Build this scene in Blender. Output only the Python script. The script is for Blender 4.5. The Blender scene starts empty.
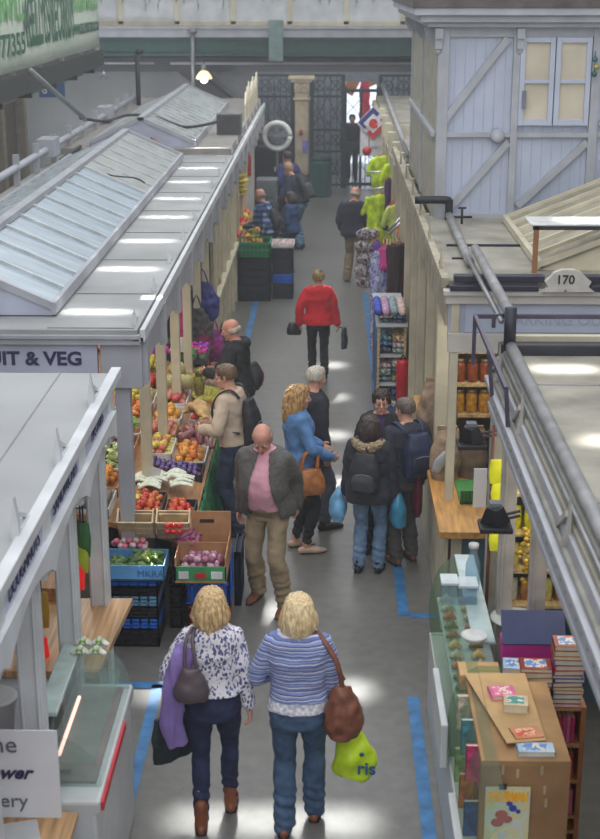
PATCH = 22; EXPO = 0.2; HZ = 0.0045
import bpy, math, random
from math import pi, sin, cos, radians as R
from mathutils import Vector, Matrix, noise
random.seed(7)
SC = bpy.context.scene
COL = SC.collection
# ---------------------------------------------------------------- materials
def s2l(c):
    return tuple((v / 255 / 12.92) if v / 255 <= .04045 else ((v / 255 + .055) / 1.055) ** 2.4 for v in c)
def rgba(c): return (*s2l(c), 1)
class NT:
    def __init__(s, name):
        s.m = bpy.data.materials.new(name); s.m.use_nodes = True
        s.t = s.m.node_tree; s.b = s.t.nodes['Principled BSDF']
        s.tc = s.t.nodes.new('ShaderNodeTexCoord')
    def n(s, typ, **kw):
        x = s.t.nodes.new(typ)
        for k, v in kw.items():
            if k in x.inputs: x.inputs[k].default_value = v
            else: setattr(x, k, v)
        return x
    def l(s, a, b): s.t.links.new(a, b)
    def math(s, op, a, b=None):
        x = s.t.nodes.new('ShaderNodeMath'); x.operation = op
        for i, v in enumerate((a, b)):
            if v is None: continue
            if isinstance(v, (int, float)): x.inputs[i].default_value = v
            else: s.l(v, x.inputs[i])
        return x.outputs[0]
    def mix(s, f, a, b):
        x = s.t.nodes.new('ShaderNodeMix'); x.data_type = 'RGBA'
        for i, v in ((0, f), (6, a), (7, b)):
            if isinstance(v, (int, float)): x.inputs[i].default_value = v
            elif isinstance(v, tuple): x.inputs[i].default_value = rgba(v)
            else: s.l(v, x.inputs[i])
        return x.outputs[2]
    def noise(s, scale, detail=4, vec=None, stretch=None):
        x = s.n('ShaderNodeTexNoise', Scale=scale, Detail=detail)
        v = vec or s.tc.outputs['Object']
        if stretch:
            mp = s.n('ShaderNodeMapping'); mp.inputs['Scale'].default_value = stretch; s.l(v, mp.inputs['Vector']); v = mp.outputs[0]
        s.l(v, x.inputs['Vector']); return x.outputs['Fac']
    def ramp(s, f, stops, const=False):
        x = s.t.nodes.new('ShaderNodeValToRGB'); e = x.color_ramp.elements
        if const: x.color_ramp.interpolation = 'CONSTANT'
        e[0].position = stops[0][0]; e[0].color = rgba(stops[0][1])
        e[1].position = stops[1][0]; e[1].color = rgba(stops[1][1])
        for p, c in stops[2:]:
            k = e.new(p); k.color = rgba(c)
        s.l(f, x.inputs[0]); return x.outputs[0]
    def col(s, c): s.l(c, s.b.inputs['Base Color'])
    def bump(s, h, strength=.3, dist=.01):
        x = s.n('ShaderNodeBump', Strength=strength, Distance=dist); s.l(h, x.inputs['Height']); s.l(x.outputs[0], s.b.inputs['Normal'])
MC = {}
def M(name, c, rough=.6, metal=0, var=.12, scale=6, bump=0, bscale=60, emit=0, stretch=None, trans=0, coat=0):
    if name in MC: return MC[name]
    t = NT(name); t.b.inputs['Roughness'].default_value = rough; t.b.inputs['Metallic'].default_value = metal
    if var:
        f = t.noise(scale, 5, stretch=stretch)
        d = tuple(max(0, v * (1 - var)) for v in c); u = tuple(min(255, v * (1 + var * .6)) for v in c)
        t.col(t.ramp(f, [(.3, d), (.7, u)]))
    else: t.b.inputs['Base Color'].default_value = rgba(c)
    if bump: t.bump(t.noise(bscale, 3), bump, .01)
    if emit:
        t.b.inputs['Emission Color'].default_value = rgba(c); t.b.inputs['Emission Strength'].default_value = emit
    if trans: t.b.inputs['Transmission Weight'].default_value = trans; t.b.inputs['IOR'].default_value = 1.1
    if coat: t.b.inputs['Coat Weight'].default_value = coat
    MC[name] = t.m; return t.m
def glass(name, c=(225, 240, 238), mixv=.25, rough=.05):
    if name in MC: return MC[name]
    m = bpy.data.materials.new(name); m.use_nodes = True; t = m.node_tree; t.nodes.clear()
    o = t.nodes.new('ShaderNodeOutputMaterial'); mx = t.nodes.new('ShaderNodeMixShader')
    a = t.nodes.new('ShaderNodeBsdfTransparent'); a.inputs[0].default_value = rgba(c)
    g = t.nodes.new('ShaderNodeBsdfPrincipled'); g.inputs['Base Color'].default_value = rgba(c); g.inputs['Roughness'].default_value = rough
    mx.inputs[0].default_value = mixv
    t.links.new(a.outputs[0], mx.inputs[1]); t.links.new(g.outputs[0], mx.inputs[2]); t.links.new(mx.outputs[0], o.inputs[0])
    MC[name] = m; return m
# ---------------------------------------------------------------- mesh builder
OFF = {}
def cr(pts, k=4):
    """Catmull-Rom through tuples of any length"""
    if len(pts) < 3 or k < 2: return [tuple(p) for p in pts]
    out = []; n = len(pts)
    for i in range(n - 1):
        p0 = pts[max(i - 1, 0)]; p1 = pts[i]; p2 = pts[i + 1]; p3 = pts[min(i + 2, n - 1)]
        for j in range(k):
            t = j / k
            out.append(tuple(.5 * (2 * b + (c - a) * t + (2 * a - 5 * b + 4 * c - d) * t * t + (3 * b - a - 3 * c + d) * t ** 3) for a, b, c, d in zip(p0, p1, p2, p3)))
    out.append(tuple(pts[-1])); return out
class MB:
    def __init__(s): s.v = []; s.f = []; s.mi = []; s.cur = 0
    def add(s, vs, fs):
        o = len(s.v); s.v += [tuple(v) for v in vs]; s.f += [tuple(i + o for i in f) for f in fs]; s.mi += [s.cur] * len(fs)
    def box(s, x0, x1, y0, y1, z0, z1, rot=None, piv=None):
        if x0 > x1: x0, x1 = x1, x0
        if y0 > y1: y0, y1 = y1, y0
        if z0 > z1: z0, z1 = z1, z0
        vs = [Vector(p) for p in ((x0, y0, z0), (x1, y0, z0), (x1, y1, z0), (x0, y1, z0), (x0, y0, z1), (x1, y0, z1), (x1, y1, z1), (x0, y1, z1))]
        if rot is not None:
            c = Vector(piv) if piv else Vector(((x0 + x1) / 2, (y0 + y1) / 2, (z0 + z1) / 2))
            vs = [rot @ (v - c) + c for v in vs]
        s.add(vs, [(0, 3, 2, 1), (4, 5, 6, 7), (0, 1, 5, 4), (1, 2, 6, 5), (2, 3, 7, 6), (3, 0, 4, 7)]); return s
    def bar(s, a, b, w, h, up=(0, 0, 1)):
        a = Vector(a); b = Vector(b); d = (b - a).normalized(); u = Vector(up)
        sd = d.cross(u)
        if sd.length < 1e-4: sd = d.cross(Vector((1, 0, 0)))
        sd.normalize(); u = sd.cross(d).normalized(); sd *= w / 2; u *= h / 2
        vs = [p + i * sd + j * u for p in (a, b) for i, j in ((-1, -1), (1, -1), (1, 1), (-1, 1))]
        s.add(vs, [(0, 3, 2, 1), (4, 5, 6, 7), (0, 1, 5, 4), (1, 2, 6, 5), (2, 3, 7, 6), (3, 0, 4, 7)]); return s
    def loft(s, pts, rad, side=(1, 0, 0), n=12, k=1, cap=True, ex=2.0):
        """tube through pts; rad = r or (ra along side, rb)"""
        rr = [r if isinstance(r, tuple) else (r, r) for r in rad]
        q = cr([(*p, *r) for p, r in zip(pts, rr)], k)
        P = [Vector(a[:3]) for a in q]; Rr = [(max(a[3], .0005), max(a[4], .0005)) for a in q]
        if cap:
            d0 = (P[0] - P[1]).normalized(); d1 = (P[-1] - P[-2]).normalized()
            r0 = min(Rr[0]); r1 = min(Rr[-1])
            P = [P[0] + d0 * r0 * .9, P[0] + d0 * r0 * .6] + P + [P[-1] + d1 * r1 * .6, P[-1] + d1 * r1 * .9]
            Rr = [(Rr[0][0] - r0 * .6, Rr[0][1] - r0 * .6), (Rr[0][0] - r0 * .22, Rr[0][1] - r0 * .22)] + Rr + [(Rr[-1][0] - r1 * .22, Rr[-1][1] - r1 * .22), (Rr[-1][0] - r1 * .6, Rr[-1][1] - r1 * .6)]
        vs = []; S = Vector(side); N = len(P)
        for i in range(N):
            d = (P[min(i + 1, N - 1)] - P[max(i - 1, 0)])
            d = d.normalized() if d.length > 1e-9 else Vector((0, 0, 1))
            a = S - d * S.dot(d)
            if a.length < .15:
                a = Vector((0, 1, 0)) - d * d.y
            a.normalize(); b = d.cross(a)
            for j in range(n):
                t = 2 * pi * j / n; cx, sy = cos(t), sin(t)
                if ex != 2:
                    cx = math.copysign(abs(cx) ** (2 / ex), cx); sy = math.copysign(abs(sy) ** (2 / ex), sy)
                vs.append(P[i] + a * cx * Rr[i][0] + b * sy * Rr[i][1])
        fs = [(i * n + j, i * n + (j + 1) % n, (i + 1) * n + (j + 1) % n, (i + 1) * n + j) for i in range(N - 1) for j in range(n)]
        fs += [tuple(range(n - 1, -1, -1)), tuple(range((N - 1) * n, N * n))]
        s.add(vs, fs); return s
    def tube(s, a, b, r, n=10): return s.loft([a, b], [r, r], side=(.9, .3, .31), n=n, cap=False)
    def path(s, pts, r, n=8, k=4): return s.loft(pts, [r] * len(pts), side=(.9, .3, .31), n=n, k=k, cap=False)
    def ball(s, c, r, nu=14, nv=9, ex=1.0):
        r = r if isinstance(r, tuple) else (r, r, r); c = Vector(c); vs = [c + Vector((0, 0, -r[2]))]
        for i in range(1, nv):
            p = -pi / 2 + pi * i / nv
            for j in range(nu):
                t = 2 * pi * j / nu; w = [cos(p) * cos(t), cos(p) * sin(t), sin(p)]
                if ex != 1: w = [math.copysign(abs(x) ** ex, x) for x in w]
                vs.append(c + Vector((w[0] * r[0], w[1] * r[1], w[2] * r[2])))
        vs.append(c + Vector((0, 0, r[2]))); L = len(vs) - 1
        fs = [(0, 1 + (j + 1) % nu, 1 + j) for j in range(nu)]
        fs += [(1 + i * nu + j, 1 + i * nu + (j + 1) % nu, 1 + (i + 1) * nu + (j + 1) % nu, 1 + (i + 1) * nu + j) for i in range(nv - 2) for j in range(nu)]
        o = 1 + (nv - 2) * nu; fs += [(o + j, o + (j + 1) % nu, L) for j in range(nu)]
        s.add(vs, fs); return s
    def lathe(s, c, prof, n=20, axis='z'):
        c = Vector(c); vs = []
        for r, h in prof:
            for j in range(n):
                t = 2 * pi * j / n
                v = (r * cos(t), r * sin(t), h) if axis == 'z' else ((r * cos(t), h, r * sin(t)) if axis == 'y' else (h, r * cos(t), r * sin(t)))
                vs.append(c + Vector(v))
        m = len(prof)
        fs = [(i * n + j, i * n + (j + 1) % n, (i + 1) * n + (j + 1) % n, (i + 1) * n + j) for i in range(m - 1) for j in range(n)]
        fs += [tuple(range(n - 1, -1, -1)), tuple(range((m - 1) * n, m * n))]
        s.add(vs, fs); return s
    def prism(s, poly, a, b, axis='y'):
        """poly in the plane across axis, extruded from a to b"""
        def mk(p, h): return {'y': (p[0], h, p[1]), 'x': (h, p[0], p[1]), 'z': (p[0], p[1], h)}[axis]
        n = len(poly); vs = [mk(p, a) for p in poly] + [mk(p, b) for p in poly]
        fs = [tuple(range(n)), tuple(range(2 * n - 1, n - 1, -1))] + [(i, n + i, n + (i + 1) % n, (i + 1) % n) for i in range(n)]
        s.add(vs, fs); return s
    def quad(s, *p): s.add(p, [tuple(range(len(p)))]); return s
    def grid(s, fn, nu, nv):
        vs = [fn(i / nu, j / nv) for i in range(nu + 1) for j in range(nv + 1)]
        s.add(vs, [(i * (nv + 1) + j, (i + 1) * (nv + 1) + j, (i + 1) * (nv + 1) + j + 1, i * (nv + 1) + j + 1) for i in range(nu) for j in range(nv)]); return s
    def mesh(s, name, off=Vector((0, 0, 0))):
        me = bpy.data.meshes.new(name); me.from_pydata([(v[0] - off.x, v[1] - off.y, v[2] - off.z) for v in s.v], [], s.f)
        if any(s.mi): me.polygons.foreach_set('material_index', s.mi)
        return me
    def build(s, name, mat, parent=None, smooth=False, bevel=0, solid=0, sub=0, kind=None, label=None):
        off = OFF.get(parent.name, Vector((0, 0, 0))) if parent else Vector((0, 0, 0))
        me = s.mesh(name, off); o = bpy.data.objects.new(name, me); COL.objects.link(o)
        fixn(me)
        for m in (mat if isinstance(mat, (list, tuple)) else [mat]): me.materials.append(m)
        if smooth: me.polygons.foreach_set('use_smooth', [True] * len(me.polygons))
        if parent: o.parent = parent; OFF[o.name] = off
        if solid:
            md = o.modifiers.new('solid', 'SOLIDIFY'); md.thickness = solid; md.offset = 0
        if bevel:
            md = o.modifiers.new('bevel', 'BEVEL'); md.width = bevel; md.segments = 2; md.limit_method = 'ANGLE'
        if sub:
            md = o.modifiers.new('sub', 'SUBSURF'); md.levels = sub; md.render_levels = sub
        if kind: o['kind'] = kind
        if label: o['label'] = label
        return o
import bmesh
def fixn(me):
    bm = bmesh.new(); bm.from_mesh(me); bmesh.ops.recalc_face_normals(bm, faces=bm.faces); bm.to_mesh(me); bm.free()
def tag(o, label, cat, group=None, kind=None):
    if label: o['label'] = label
    if cat: o['category'] = cat
    if group: o['group'] = group
    if kind: o['kind'] = kind
    return o
def thing(name, label, cat, loc=(0, 0, 0), group=None, rot=0):
    o = bpy.data.objects.new(name, None); COL.objects.link(o); o.location = loc; o.empty_display_size = .1
    OFF[o.name] = Vector(loc) if not rot else Vector((0, 0, 0))
    o.rotation_euler = (0, 0, rot); return tag(o, label, cat, group)
def struct(name, mb, mat, **k):
    o = mb.build(name, mat, **k); o['kind'] = 'structure'; return o
def dup(root, loc, rotz=None, label=None, group=None, mat=None, scale=None, rot=None):
    r = root.copy(); COL.objects.link(r); r.location = loc
    if rotz is not None: r.rotation_euler = (0, 0, rotz)
    if rot is not None: r.rotation_euler = rot
    if scale: r.scale = (scale,) * 3
    if label: r['label'] = label
    if group: r['group'] = group
    for ch in root.children:
        c = ch.copy(); COL.objects.link(c); c.parent = r
        for g in ch.children:
            d = g.copy(); COL.objects.link(d); d.parent = c
    return r
def text(body, name, mat, loc, size, rot=(pi / 2, 0, 0), parent=None, align='LEFT', sx=1, ext=.002, font=None, shear=0, bold=0):
    cu = bpy.data.curves.new(name, 'FONT'); cu.body = body; cu.size = size; cu.extrude = ext; cu.align_x = align; cu.align_y = 'CENTER'; cu.shear = shear; cu.offset = bold
    cu.resolution_u = 3
    cu.materials.append(mat); t = bpy.data.objects.new(name, cu)
    dg = bpy.context.evaluated_depsgraph_get
    COL.objects.link(t)
    me = bpy.data.meshes.new_from_object(t.evaluated_get(dg())); me.name = name
    bpy.data.objects.remove(t); bpy.data.curves.remove(cu)
    o = bpy.data.objects.new(name, me); COL.objects.link(o)
    if not me.materials: me.materials.append(mat)
    off = OFF.get(parent.name, Vector((0, 0, 0))) if parent else Vector((0, 0, 0))
    o.location = Vector(loc) - off; o.rotation_euler = rot; o.scale = (sx, 1, 1)
    if parent: o.parent = parent
    return o
def remesh(mb, voxel, smooth=2, fn=None, cut=None, solid=0, name='m'):
    """fuse overlapping closed shapes into one continuous surface"""
    me = mb.mesh('tmp'); fixn(me); o = bpy.data.objects.new('tmp', me); COL.objects.link(o)
    md = o.modifiers.new('r', 'REMESH'); md.mode = 'VOXEL'; md.voxel_size = voxel
    if smooth:
        sm = o.modifiers.new('s', 'SMOOTH'); sm.factor = .5; sm.iterations = smooth
    m2 = bpy.data.meshes.new_from_object(o.evaluated_get(bpy.context.evaluated_depsgraph_get())); m2.name = name
    bpy.data.objects.remove(o); bpy.data.meshes.remove(me)
    if fn:
        m2.update()
        nn = [v.normal.copy() for v in m2.vertices]
        for v, n in zip(m2.vertices, nn):
            v.co = fn(v.co.copy(), n)
    if cut:
        bm = bmesh.new(); bm.from_mesh(m2); bmesh.ops.delete(bm, geom=[f for f in bm.faces if cut(f.calc_center_median())], context='FACES'); bm.to_mesh(m2); bm.free()
    m2.polygons.foreach_set('use_smooth', [True] * len(m2.polygons)); m2.update()
    return m2
def mobj(name, me, mat, parent=None, solid=0, label=None):
    o = bpy.data.objects.new(name, me); COL.objects.link(o); me.materials.clear(); me.materials.append(mat)
    if parent: o.parent = parent; OFF[o.name] = OFF.get(parent.name, Vector((0, 0, 0)))
    if solid:
        md = o.modifiers.new('solid', 'SOLIDIFY'); md.thickness = solid; md.offset = -1
    if label: o['label'] = label
    return o
# ---------------------------------------------------------------- camera and sight lines used to measure the place
F = 1400; CH = 5.2; P_ = R(17.4); PSI = math.atan(30 * cos(P_) / F)
FW = (-sin(PSI) * cos(P_), cos(PSI) * cos(P_), -sin(P_)); RT = (cos(PSI), sin(PSI), 0); UP = (-sin(PSI) * sin(P_), cos(PSI) * sin(P_), cos(P_))
def ray(px, py):
    a = (px - 300) / F; b = -(py - 419.5) / F
    return [FW[i] + a * RT[i] + b * UP[i] for i in range(3)]
def atz(px, py, z):
    d = ray(px, py); t = (z - CH) / d[2]; return (d[0] * t, d[1] * t, z)
def aty(px, py, y):
    d = ray(px, py); t = y / d[1]; return (d[0] * t, y, CH + d[2] * t)
def atx(px, py, x):
    d = ray(px, py); t = x / d[0]; return (x, d[1] * t, CH + d[2] * t)
cam = bpy.data.cameras.new('camera'); co = bpy.data.objects.new('camera', cam); COL.objects.link(co)
co.location = (0, 0, CH); cam.sensor_fit = 'HORIZONTAL'; cam.sensor_width = 36; cam.lens = 36 * F / 600; cam.clip_end = 200
co.rotation_euler = (pi / 2 - P_, 0, PSI); SC.camera = co
cam.dof.use_dof = True; cam.dof.focus_distance = 12; cam.dof.aperture_fstop = 4.0
# ---------------------------------------------------------------- materials
white = M('painted_white', (205, 208, 212), .5, var=.08, scale=3, bump=.1)
offw = M('painted_cream', (206, 198, 174), .5, var=.1, scale=3)
greyp = M('painted_grey', (168, 170, 178), .5, var=.08, scale=3)
lilac = M('painted_lilac', (176, 180, 200), .5, var=.07, scale=3)
roofm = M('roof_felt', (158, 160, 160), .45, var=.14, scale=1.2, bump=.25, bscale=25)
roofd = M('roof_felt_dusty', (152, 148, 136), .7, var=.2, scale=2.5, bump=.4, bscale=30)
dark = M('dark_metal', (38, 40, 52), .5)
black = M('black_plastic', (26, 27, 33), .5)
steel = M('galvanised_steel', (140, 142, 144), .4, .5)
woodl = M('light_wood', (206, 176, 128), .5, var=.25, scale=3, stretch=(10, 1, 10))
woodm = M('mid_wood', (170, 122, 78), .5, var=.25, scale=3, stretch=(10, 1, 10))
green_b = M('green_beam', (24, 66, 64), .5)
navyb = M('navy_plastic', (34, 38, 62), .5)
# floor
t = NT('polished_concrete'); n1 = t.noise(.7, 6); n2 = t.noise(9, 6)
c = t.mix(.5, t.ramp(n1, [(.3, (98, 97, 95)), (.7, (124, 123, 120))]), t.ramp(n2, [(.3, (94, 93, 91)), (.75, (126, 125, 122))]))
n3 = t.noise(60, 2); c = t.mix(t.ramp(n3, [(.66, (0, 0, 0)), (.74, (90, 90, 90))]), c, (150, 148, 140)); t.col(c)
t.b.inputs['Roughness'].default_value = .33; t.bump(n2, .08, .01); floor_m = t.m
struct('floor', MB().box(-14, 10, 1, 43, -.1, 0), floor_m)
blue = M('blue_floor_paint', (62, 122, 176), .5, var=.2, scale=8)
n = [0]
def trim(mb, mat):
    n[0] += 1; return struct('trim_%d' % n[0], mb, mat)
def ln(x0, x1, y0, y1): trim(MB().box(x0, x1, y0, y1, -.001, .004), blue)
ln(-1.34, -1.26, 3, 9.7); ln(-1.78, -1.26, 9.64, 9.74); ln(-1.27, -1.18, 18.5, 25)
ln(.62, .71, 3, 9.55); ln(.62, .71, 10.97, 13.2); ln(.71, 1.02, 10.93, 11.02); ln(.6, .69, 16.4, 24)
# back of the hall
wallb = M('back_wall_paint', (158, 162, 166), .7, var=.12, scale=.8)
struct('wall_back', MB().box(-14, -1.95, 37.3, 37.6, 0, 3.3).box(2.6, 10, 37.3, 37.6, 0, 3.3), wallb)
struct('wall_back', MB().box(-14, .42, 39.5, 39.7, 0, 3.4).box(1.3, 10, 39.5, 39.7, 0, 3.4).box(.42, 1.3, 39.5, 39.7, 2.55, 3.4), M('porch_wall', (120, 126, 136), .8))
struct('street_glow', MB().box(-4, 6, 42.2, 42.4, -.5, 4), M('street_daylight', (205, 216, 232), .8, var=.25, scale=1.2, emit=1.5))  # glowing plane added beyond the doorway to stand for the bright street
struct('wall_left', MB().box(-8.3, -8, 2, 37.3, 0, 4), M('side_wall_paint', (118, 116, 112), .8, var=.2, scale=.6))
struct('wall_right', MB().box(6.5, 6.8, 2, 37.3, 0, 4), M('side_wall_paint', (118, 116, 112)))
# gallery across the back
gal = thing('gallery', 'white panelled gallery balcony running across the far end above the gates', 'gallery', (0, 35, 3.5)); gal['kind'] = 'structure'
MB().box(-14, 10, 35, 37.6, 4.14, 4.2).box(-14, 10, 34.9, 35.05, 3.9, 4.16).box(-14, 10, 34.85, 35.1, 4.1, 4.16).build('gallery_ledge', greyp, gal)
MB().box(-14, 10, 35.0, 37.3, 3.5, 3.9).box(-14, 10, 34.92, 35.0, 3.84, 3.9).box(-14, 10, 34.92, 35.0, 3.46, 3.52).build('gallery_beam', green_b, gal)
MB().box(-14, 10, 36.4, 36.8, 3.0, 3.35).box(-14, 10, 37.25, 37.7, 3.2, 3.7).build('lower_beam', dark, gal)
MB().box(-14, 10, 35.04, 35.08, 4.2, 5.3).build('balcony_panel', white, gal)
m = MB()
for i in range(17):
    x = -13.2 + i * 1.36; m.box(x - .06, x + .06, 34.98, 35.1, 4.2, 5.3)
m.box(-14, 10, 34.98, 35.06, 4.16, 4.27).box(-14, 10, 34.98, 35.1, 5.2, 5.4); m.build('panel_frame', offw, gal)
MB().tube((-3.9, 35.3, 3.27), (2.5, 35.3, 3.27), .035).tube((-9, 35.3, 3.27), (-4.3, 35.3, 3.27), .025).build('pipe', greyp, gal, True)
MB().box(-1.46, -1.12, 34.8, 34.95, 3.35, 4.3).build('beam_bracket', M('green_white', (120, 142, 140), .6), gal)
MB().tube((-3.3, 34.8, 2.3), (-3.3, 34.8, 4.1), .05).box(-3.4, -3.2, 34.7, 34.9, 4.0, 4.1).build('post', steel, gal, True)
ice = MB()
for i in range(300):
    x = -8 + i * .035 + random.uniform(-.01, .01); L = random.choice([.12, .2, .32, .45, .6]) * random.uniform(.7, 1.1)
    if i % 3 == 0:
        pts = [(x, 34.93, 5.15 + random.uniform(-.02, .02))]
        for k in range(5): pts.append((x + random.uniform(-.03, .03), 34.93, 5.15 - L * (k + 1) / 5))
        ice.path(pts, .008, 5, 1)
        for k in range(1, 5): ice.ball((pts[k][0] + .02, 34.92, pts[k][2]), .018, 6, 4)
for z in (5.2, 5.05): ice.tube((-8, 34.93, z), (3, 34.93, z), .009, 5)
tag(ice.build('icicle_lights', M('grey_wire', (96, 98, 100), .6)), 'strings of unlit icicle lights hanging along the far balcony panels', 'string lights')
# column between gates
pil = M('stone_column', (176, 160, 136), .8, var=.2, scale=3)
cx = -.7
col_ = thing('column', 'tall cream square column with carved capital between the iron gates', 'column', (cx, 36.5, 0)); col_['kind'] = 'structure'
MB().box(cx - .17, cx + .17, 36.35, 36.65, .42, 2.6).build('shaft', pil, col_, bevel=.02)
MB().box(cx - .22, cx + .22, 36.3, 36.7, 2.3, 2.36).box(cx - .19, cx + .19, 36.32, 36.68, 2.5, 2.75).box(cx - .27, cx + .27, 36.25, 36.75, 2.75, 2.82).box(cx - .33, cx + .33, 36.2, 36.8, 2.82, 2.92).build('capital', pil, col_, bevel=.02)
mm = MB()
for i in range(5): mm.ball((cx - .16 + i * .08, 36.31, 2.62 + (i % 2) * .05), (.035, .03, .07), 8, 6)
mm.build('carved_leaves', pil, col_, True)
MB().box(cx - .24, cx + .24, 36.28, 36.72, 0, .42).build('plinth', dark, col_)
nt_ = tag(MB().box(-.68, -.55, 36.32, 36.345, .98, 1.3).build('notice', M('purple_notice', (120, 110, 190), .5, var=.3, scale=20)), 'small purple notice fixed to the cream column', 'notice')
tag(MB().ball((-.72, 36.28, 1.5), (.05, .04, .08)).build('red_bell', M('red_paint', (170, 40, 50), .4), smooth=True), 'small dark red bell on the cream column above the purple notice', 'bell')
# iron gates
iron = M('wrought_iron', (28, 44, 50), .5, .3)
def gate(name, x0, x1, label, leafy=True):
    g = thing(name, label, 'gate', ((x0 + x1) / 2, 37, 0))
    f = MB()
    for x in (x0, x1): f.box(x - .05, x + .05, 36.96, 37.04, 0, 2.9)
    for z in (.08, .95, 1.5, 2.35, 2.88): f.box(x0, x1, 36.97, 37.03, z - .03, z + .03)
    f.build('gate_frame', iron, g)
    b = MB(); nb = int((x1 - x0) / .14)
    for i in range(1, nb):
        x = x0 + (x1 - x0) * i / nb; b.tube((x, 37, 0), (x, 37, 2.9), .011, 6)
    b.build('bars', iron, g)
    s = MB()
    nn = max(2, int(round((x1 - x0) / .42))); w = (x1 - x0) / nn
    for i in range(nn):
        for z0, z1 in ((.1, .92), (1.0, 1.47), (1.53, 2.32), (2.38, 2.86)):
            a = x0 + i * w; c_ = (a + w / 2, 37, (z0 + z1) / 2)
            s.bar((a + .02, 37, z0), (a + w - .02, 37, z1), .02, .02); s.bar((a + .02, 37, z1), (a + w - .02, 37, z0), .02, .02)
            rr = min(w, z1 - z0) * .32
            s.path([(c_[0] + rr * cos(k * pi / 6), 36.99, c_[2] + rr * sin(k * pi / 6)) for k in range(13)], .012, 5, 1)
            for q in (-1, 1): s.path([(c_[0] + q * (w / 2 - .03) + .06 * cos(k), 36.99, z0 + .12 + .06 * sin(k) + k * .01) for k in range(8)], .009, 5, 1)
    s.build('scrollwork', iron, g)
    return g
gate('iron_gate', -1.9, -.95, 'dark wrought iron lattice panel left of the cream column')
gate('iron_gate', -.45, .36, 'dark wrought iron lattice gate right of the cream column')
gate('iron_gate', 1.32, 2.5, 'dark wrought iron gate right of the bright open doorway')
g = thing('iron_gate', 'narrow open wrought iron gate leaf crossing the bright doorway', 'gate', (.9, 37, 0))
f = MB()
for x in (.42, .82, 1.26): f.box(x - .035, x + .035, 36.96, 37.04, 0, 2.6)
for z in (.1, 1.06, 1.14, 2.5): f.box(.42, 1.26, 36.97, 37.03, z - .04, z + .04)
f.build('gate_frame', iron, g)
s = MB()
for x in (.52, .62, .72, .95, 1.1): s.tube((x, 37, 0), (x, 37, 1.1), .012, 5)
for a, b in ((.42, .82), (.82, 1.26)):
    for z in (.15, .6, 1.2, 1.85): s.bar((a, 37, z), (b, 37, z + .45), .015, .015); s.bar((b, 37, z), (a, 37, z + .45), .015, .015)
s.build('scrollwork', iron, g)
# stairs
st = thing('staircase', 'dark steel staircase rising to the gallery along the far wall', 'stairs', (-2.3, 36.9, 0)); st['kind'] = 'structure'
MB().bar((-4.3, 36.7, 3.5), (-1.0, 36.7, .95), .06, .3).bar((-4.3, 37.2, 3.5), (-1.0, 37.2, .95), .06, .3).build('stringer', dark, st)
s = MB()
for i in range(16): s.box(-4.2 + i * .2, -3.95 + i * .2, 36.7, 37.2, 3.35 - i * .156, 3.39 - i * .156)
s.build('treads', black, st)
MB().bar((-4.3, 36.66, 4.1), (-1.0, 36.66, 1.6), .05, .05).bar((-4.3, 36.66, 3.9), (-1.0, 36.66, 1.4), .03, .03).build('handrail', M('grey_rail', (88, 92, 98), .5), st)
tag(MB().box(-1.98 - .15, -1.58, 36.4, 36.43, 1.9, 2.2).build('green_sign', M('green_sign_face', (28, 96, 84), .5), bevel=.005), 'small green sign on the pale far wall left of the iron gates', 'sign')
# litter bin
b = thing('litter_bin', 'dark green ribbed litter bin standing before the iron gate', 'bin', (-.2, 35.5, 0))
bb = MB().lathe((-.2, 35.5, 0), [(.25, 0), (.27, .05), (.28, .85), (.26, .9)], 24)
bb.build('bin_body', M('bin_green', (24, 74, 68), .5), b, False)
MB().lathe((-.2, 35.5, .9), [(.27, 0), (.29, .03), (.26, .12), (.1, .16)], 24).build('lid', M('bin_lid', (20, 52, 50), .5), b, True)
# red dress and bright banners seen outside
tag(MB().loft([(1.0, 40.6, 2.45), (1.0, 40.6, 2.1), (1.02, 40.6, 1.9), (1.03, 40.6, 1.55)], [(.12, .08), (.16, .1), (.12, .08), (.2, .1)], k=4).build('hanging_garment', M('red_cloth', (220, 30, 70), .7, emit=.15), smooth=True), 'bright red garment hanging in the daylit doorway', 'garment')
tag(MB().box(.45, .8, 41, 41.02, 2.1, 2.6, rot=Matrix.Rotation(.5, 3, 'Y')).build('hanging_flag', M('orange_cloth', (226, 150, 70), .7)), 'orange flag hanging at the top left of the daylit doorway', 'flag')
tag(MB().box(.95, 1.3, 41.1, 41.12, 2.3, 2.7, rot=Matrix.Rotation(-.4, 3, 'Y')).build('hanging_flag', M('orange_cloth2', (210, 160, 90), .7)), 'orange flag hanging above the red garment in the doorway', 'flag')
# ---------------------------------------------------------------- left gallery with banner
lg = thing('side_gallery', 'dark timber edge of the left gallery carrying the record shop banner', 'gallery', (-5.4, 24, 3.6)); lg['kind'] = 'structure'
MB().box(-8.3, -4.98, 12, 31.2, 3.5, 3.64).box(-5.1, -4.9, 12, 31.2, 3.45, 3.78).box(-5.5, -5.35, 12, 31.2, 3.25, 3.5).build('deck', M('dark_beam', (52, 56, 56), .6), lg)
s = MB()
for i in range(9): s.bar((-8, 13 + i * 2.2, 3.4), (-5, 13 + i * 2.2, 3.4), .1, .16)
s.build('joists', M('dark_beam', (52, 56, 56)), lg)
m = MB()
for i in range(10): m.box(-5.02, -4.94, 12 + i * 2.1, 12.08 + i * 2.1, 3.7, 5.2)
m.box(-5.04, -4.92, 12, 31.2, 5.15, 5.25).build('balustrade', greyp, lg)
bn = thing('banner', 'long white vinyl banner advertising records in green capitals', 'banner', (-4.88, 25, 3.9))
pts = lambda u, v: (-4.88 + .02 * sin(u * 23) * (1 - v), 14 + u * 16.6, 3.86 + 1.3 * v)
MB().grid(pts, 60, 4).build('cloth', M('banner_vinyl', (208, 220, 204), .5, var=.05), bn, True, solid=.006)
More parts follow.
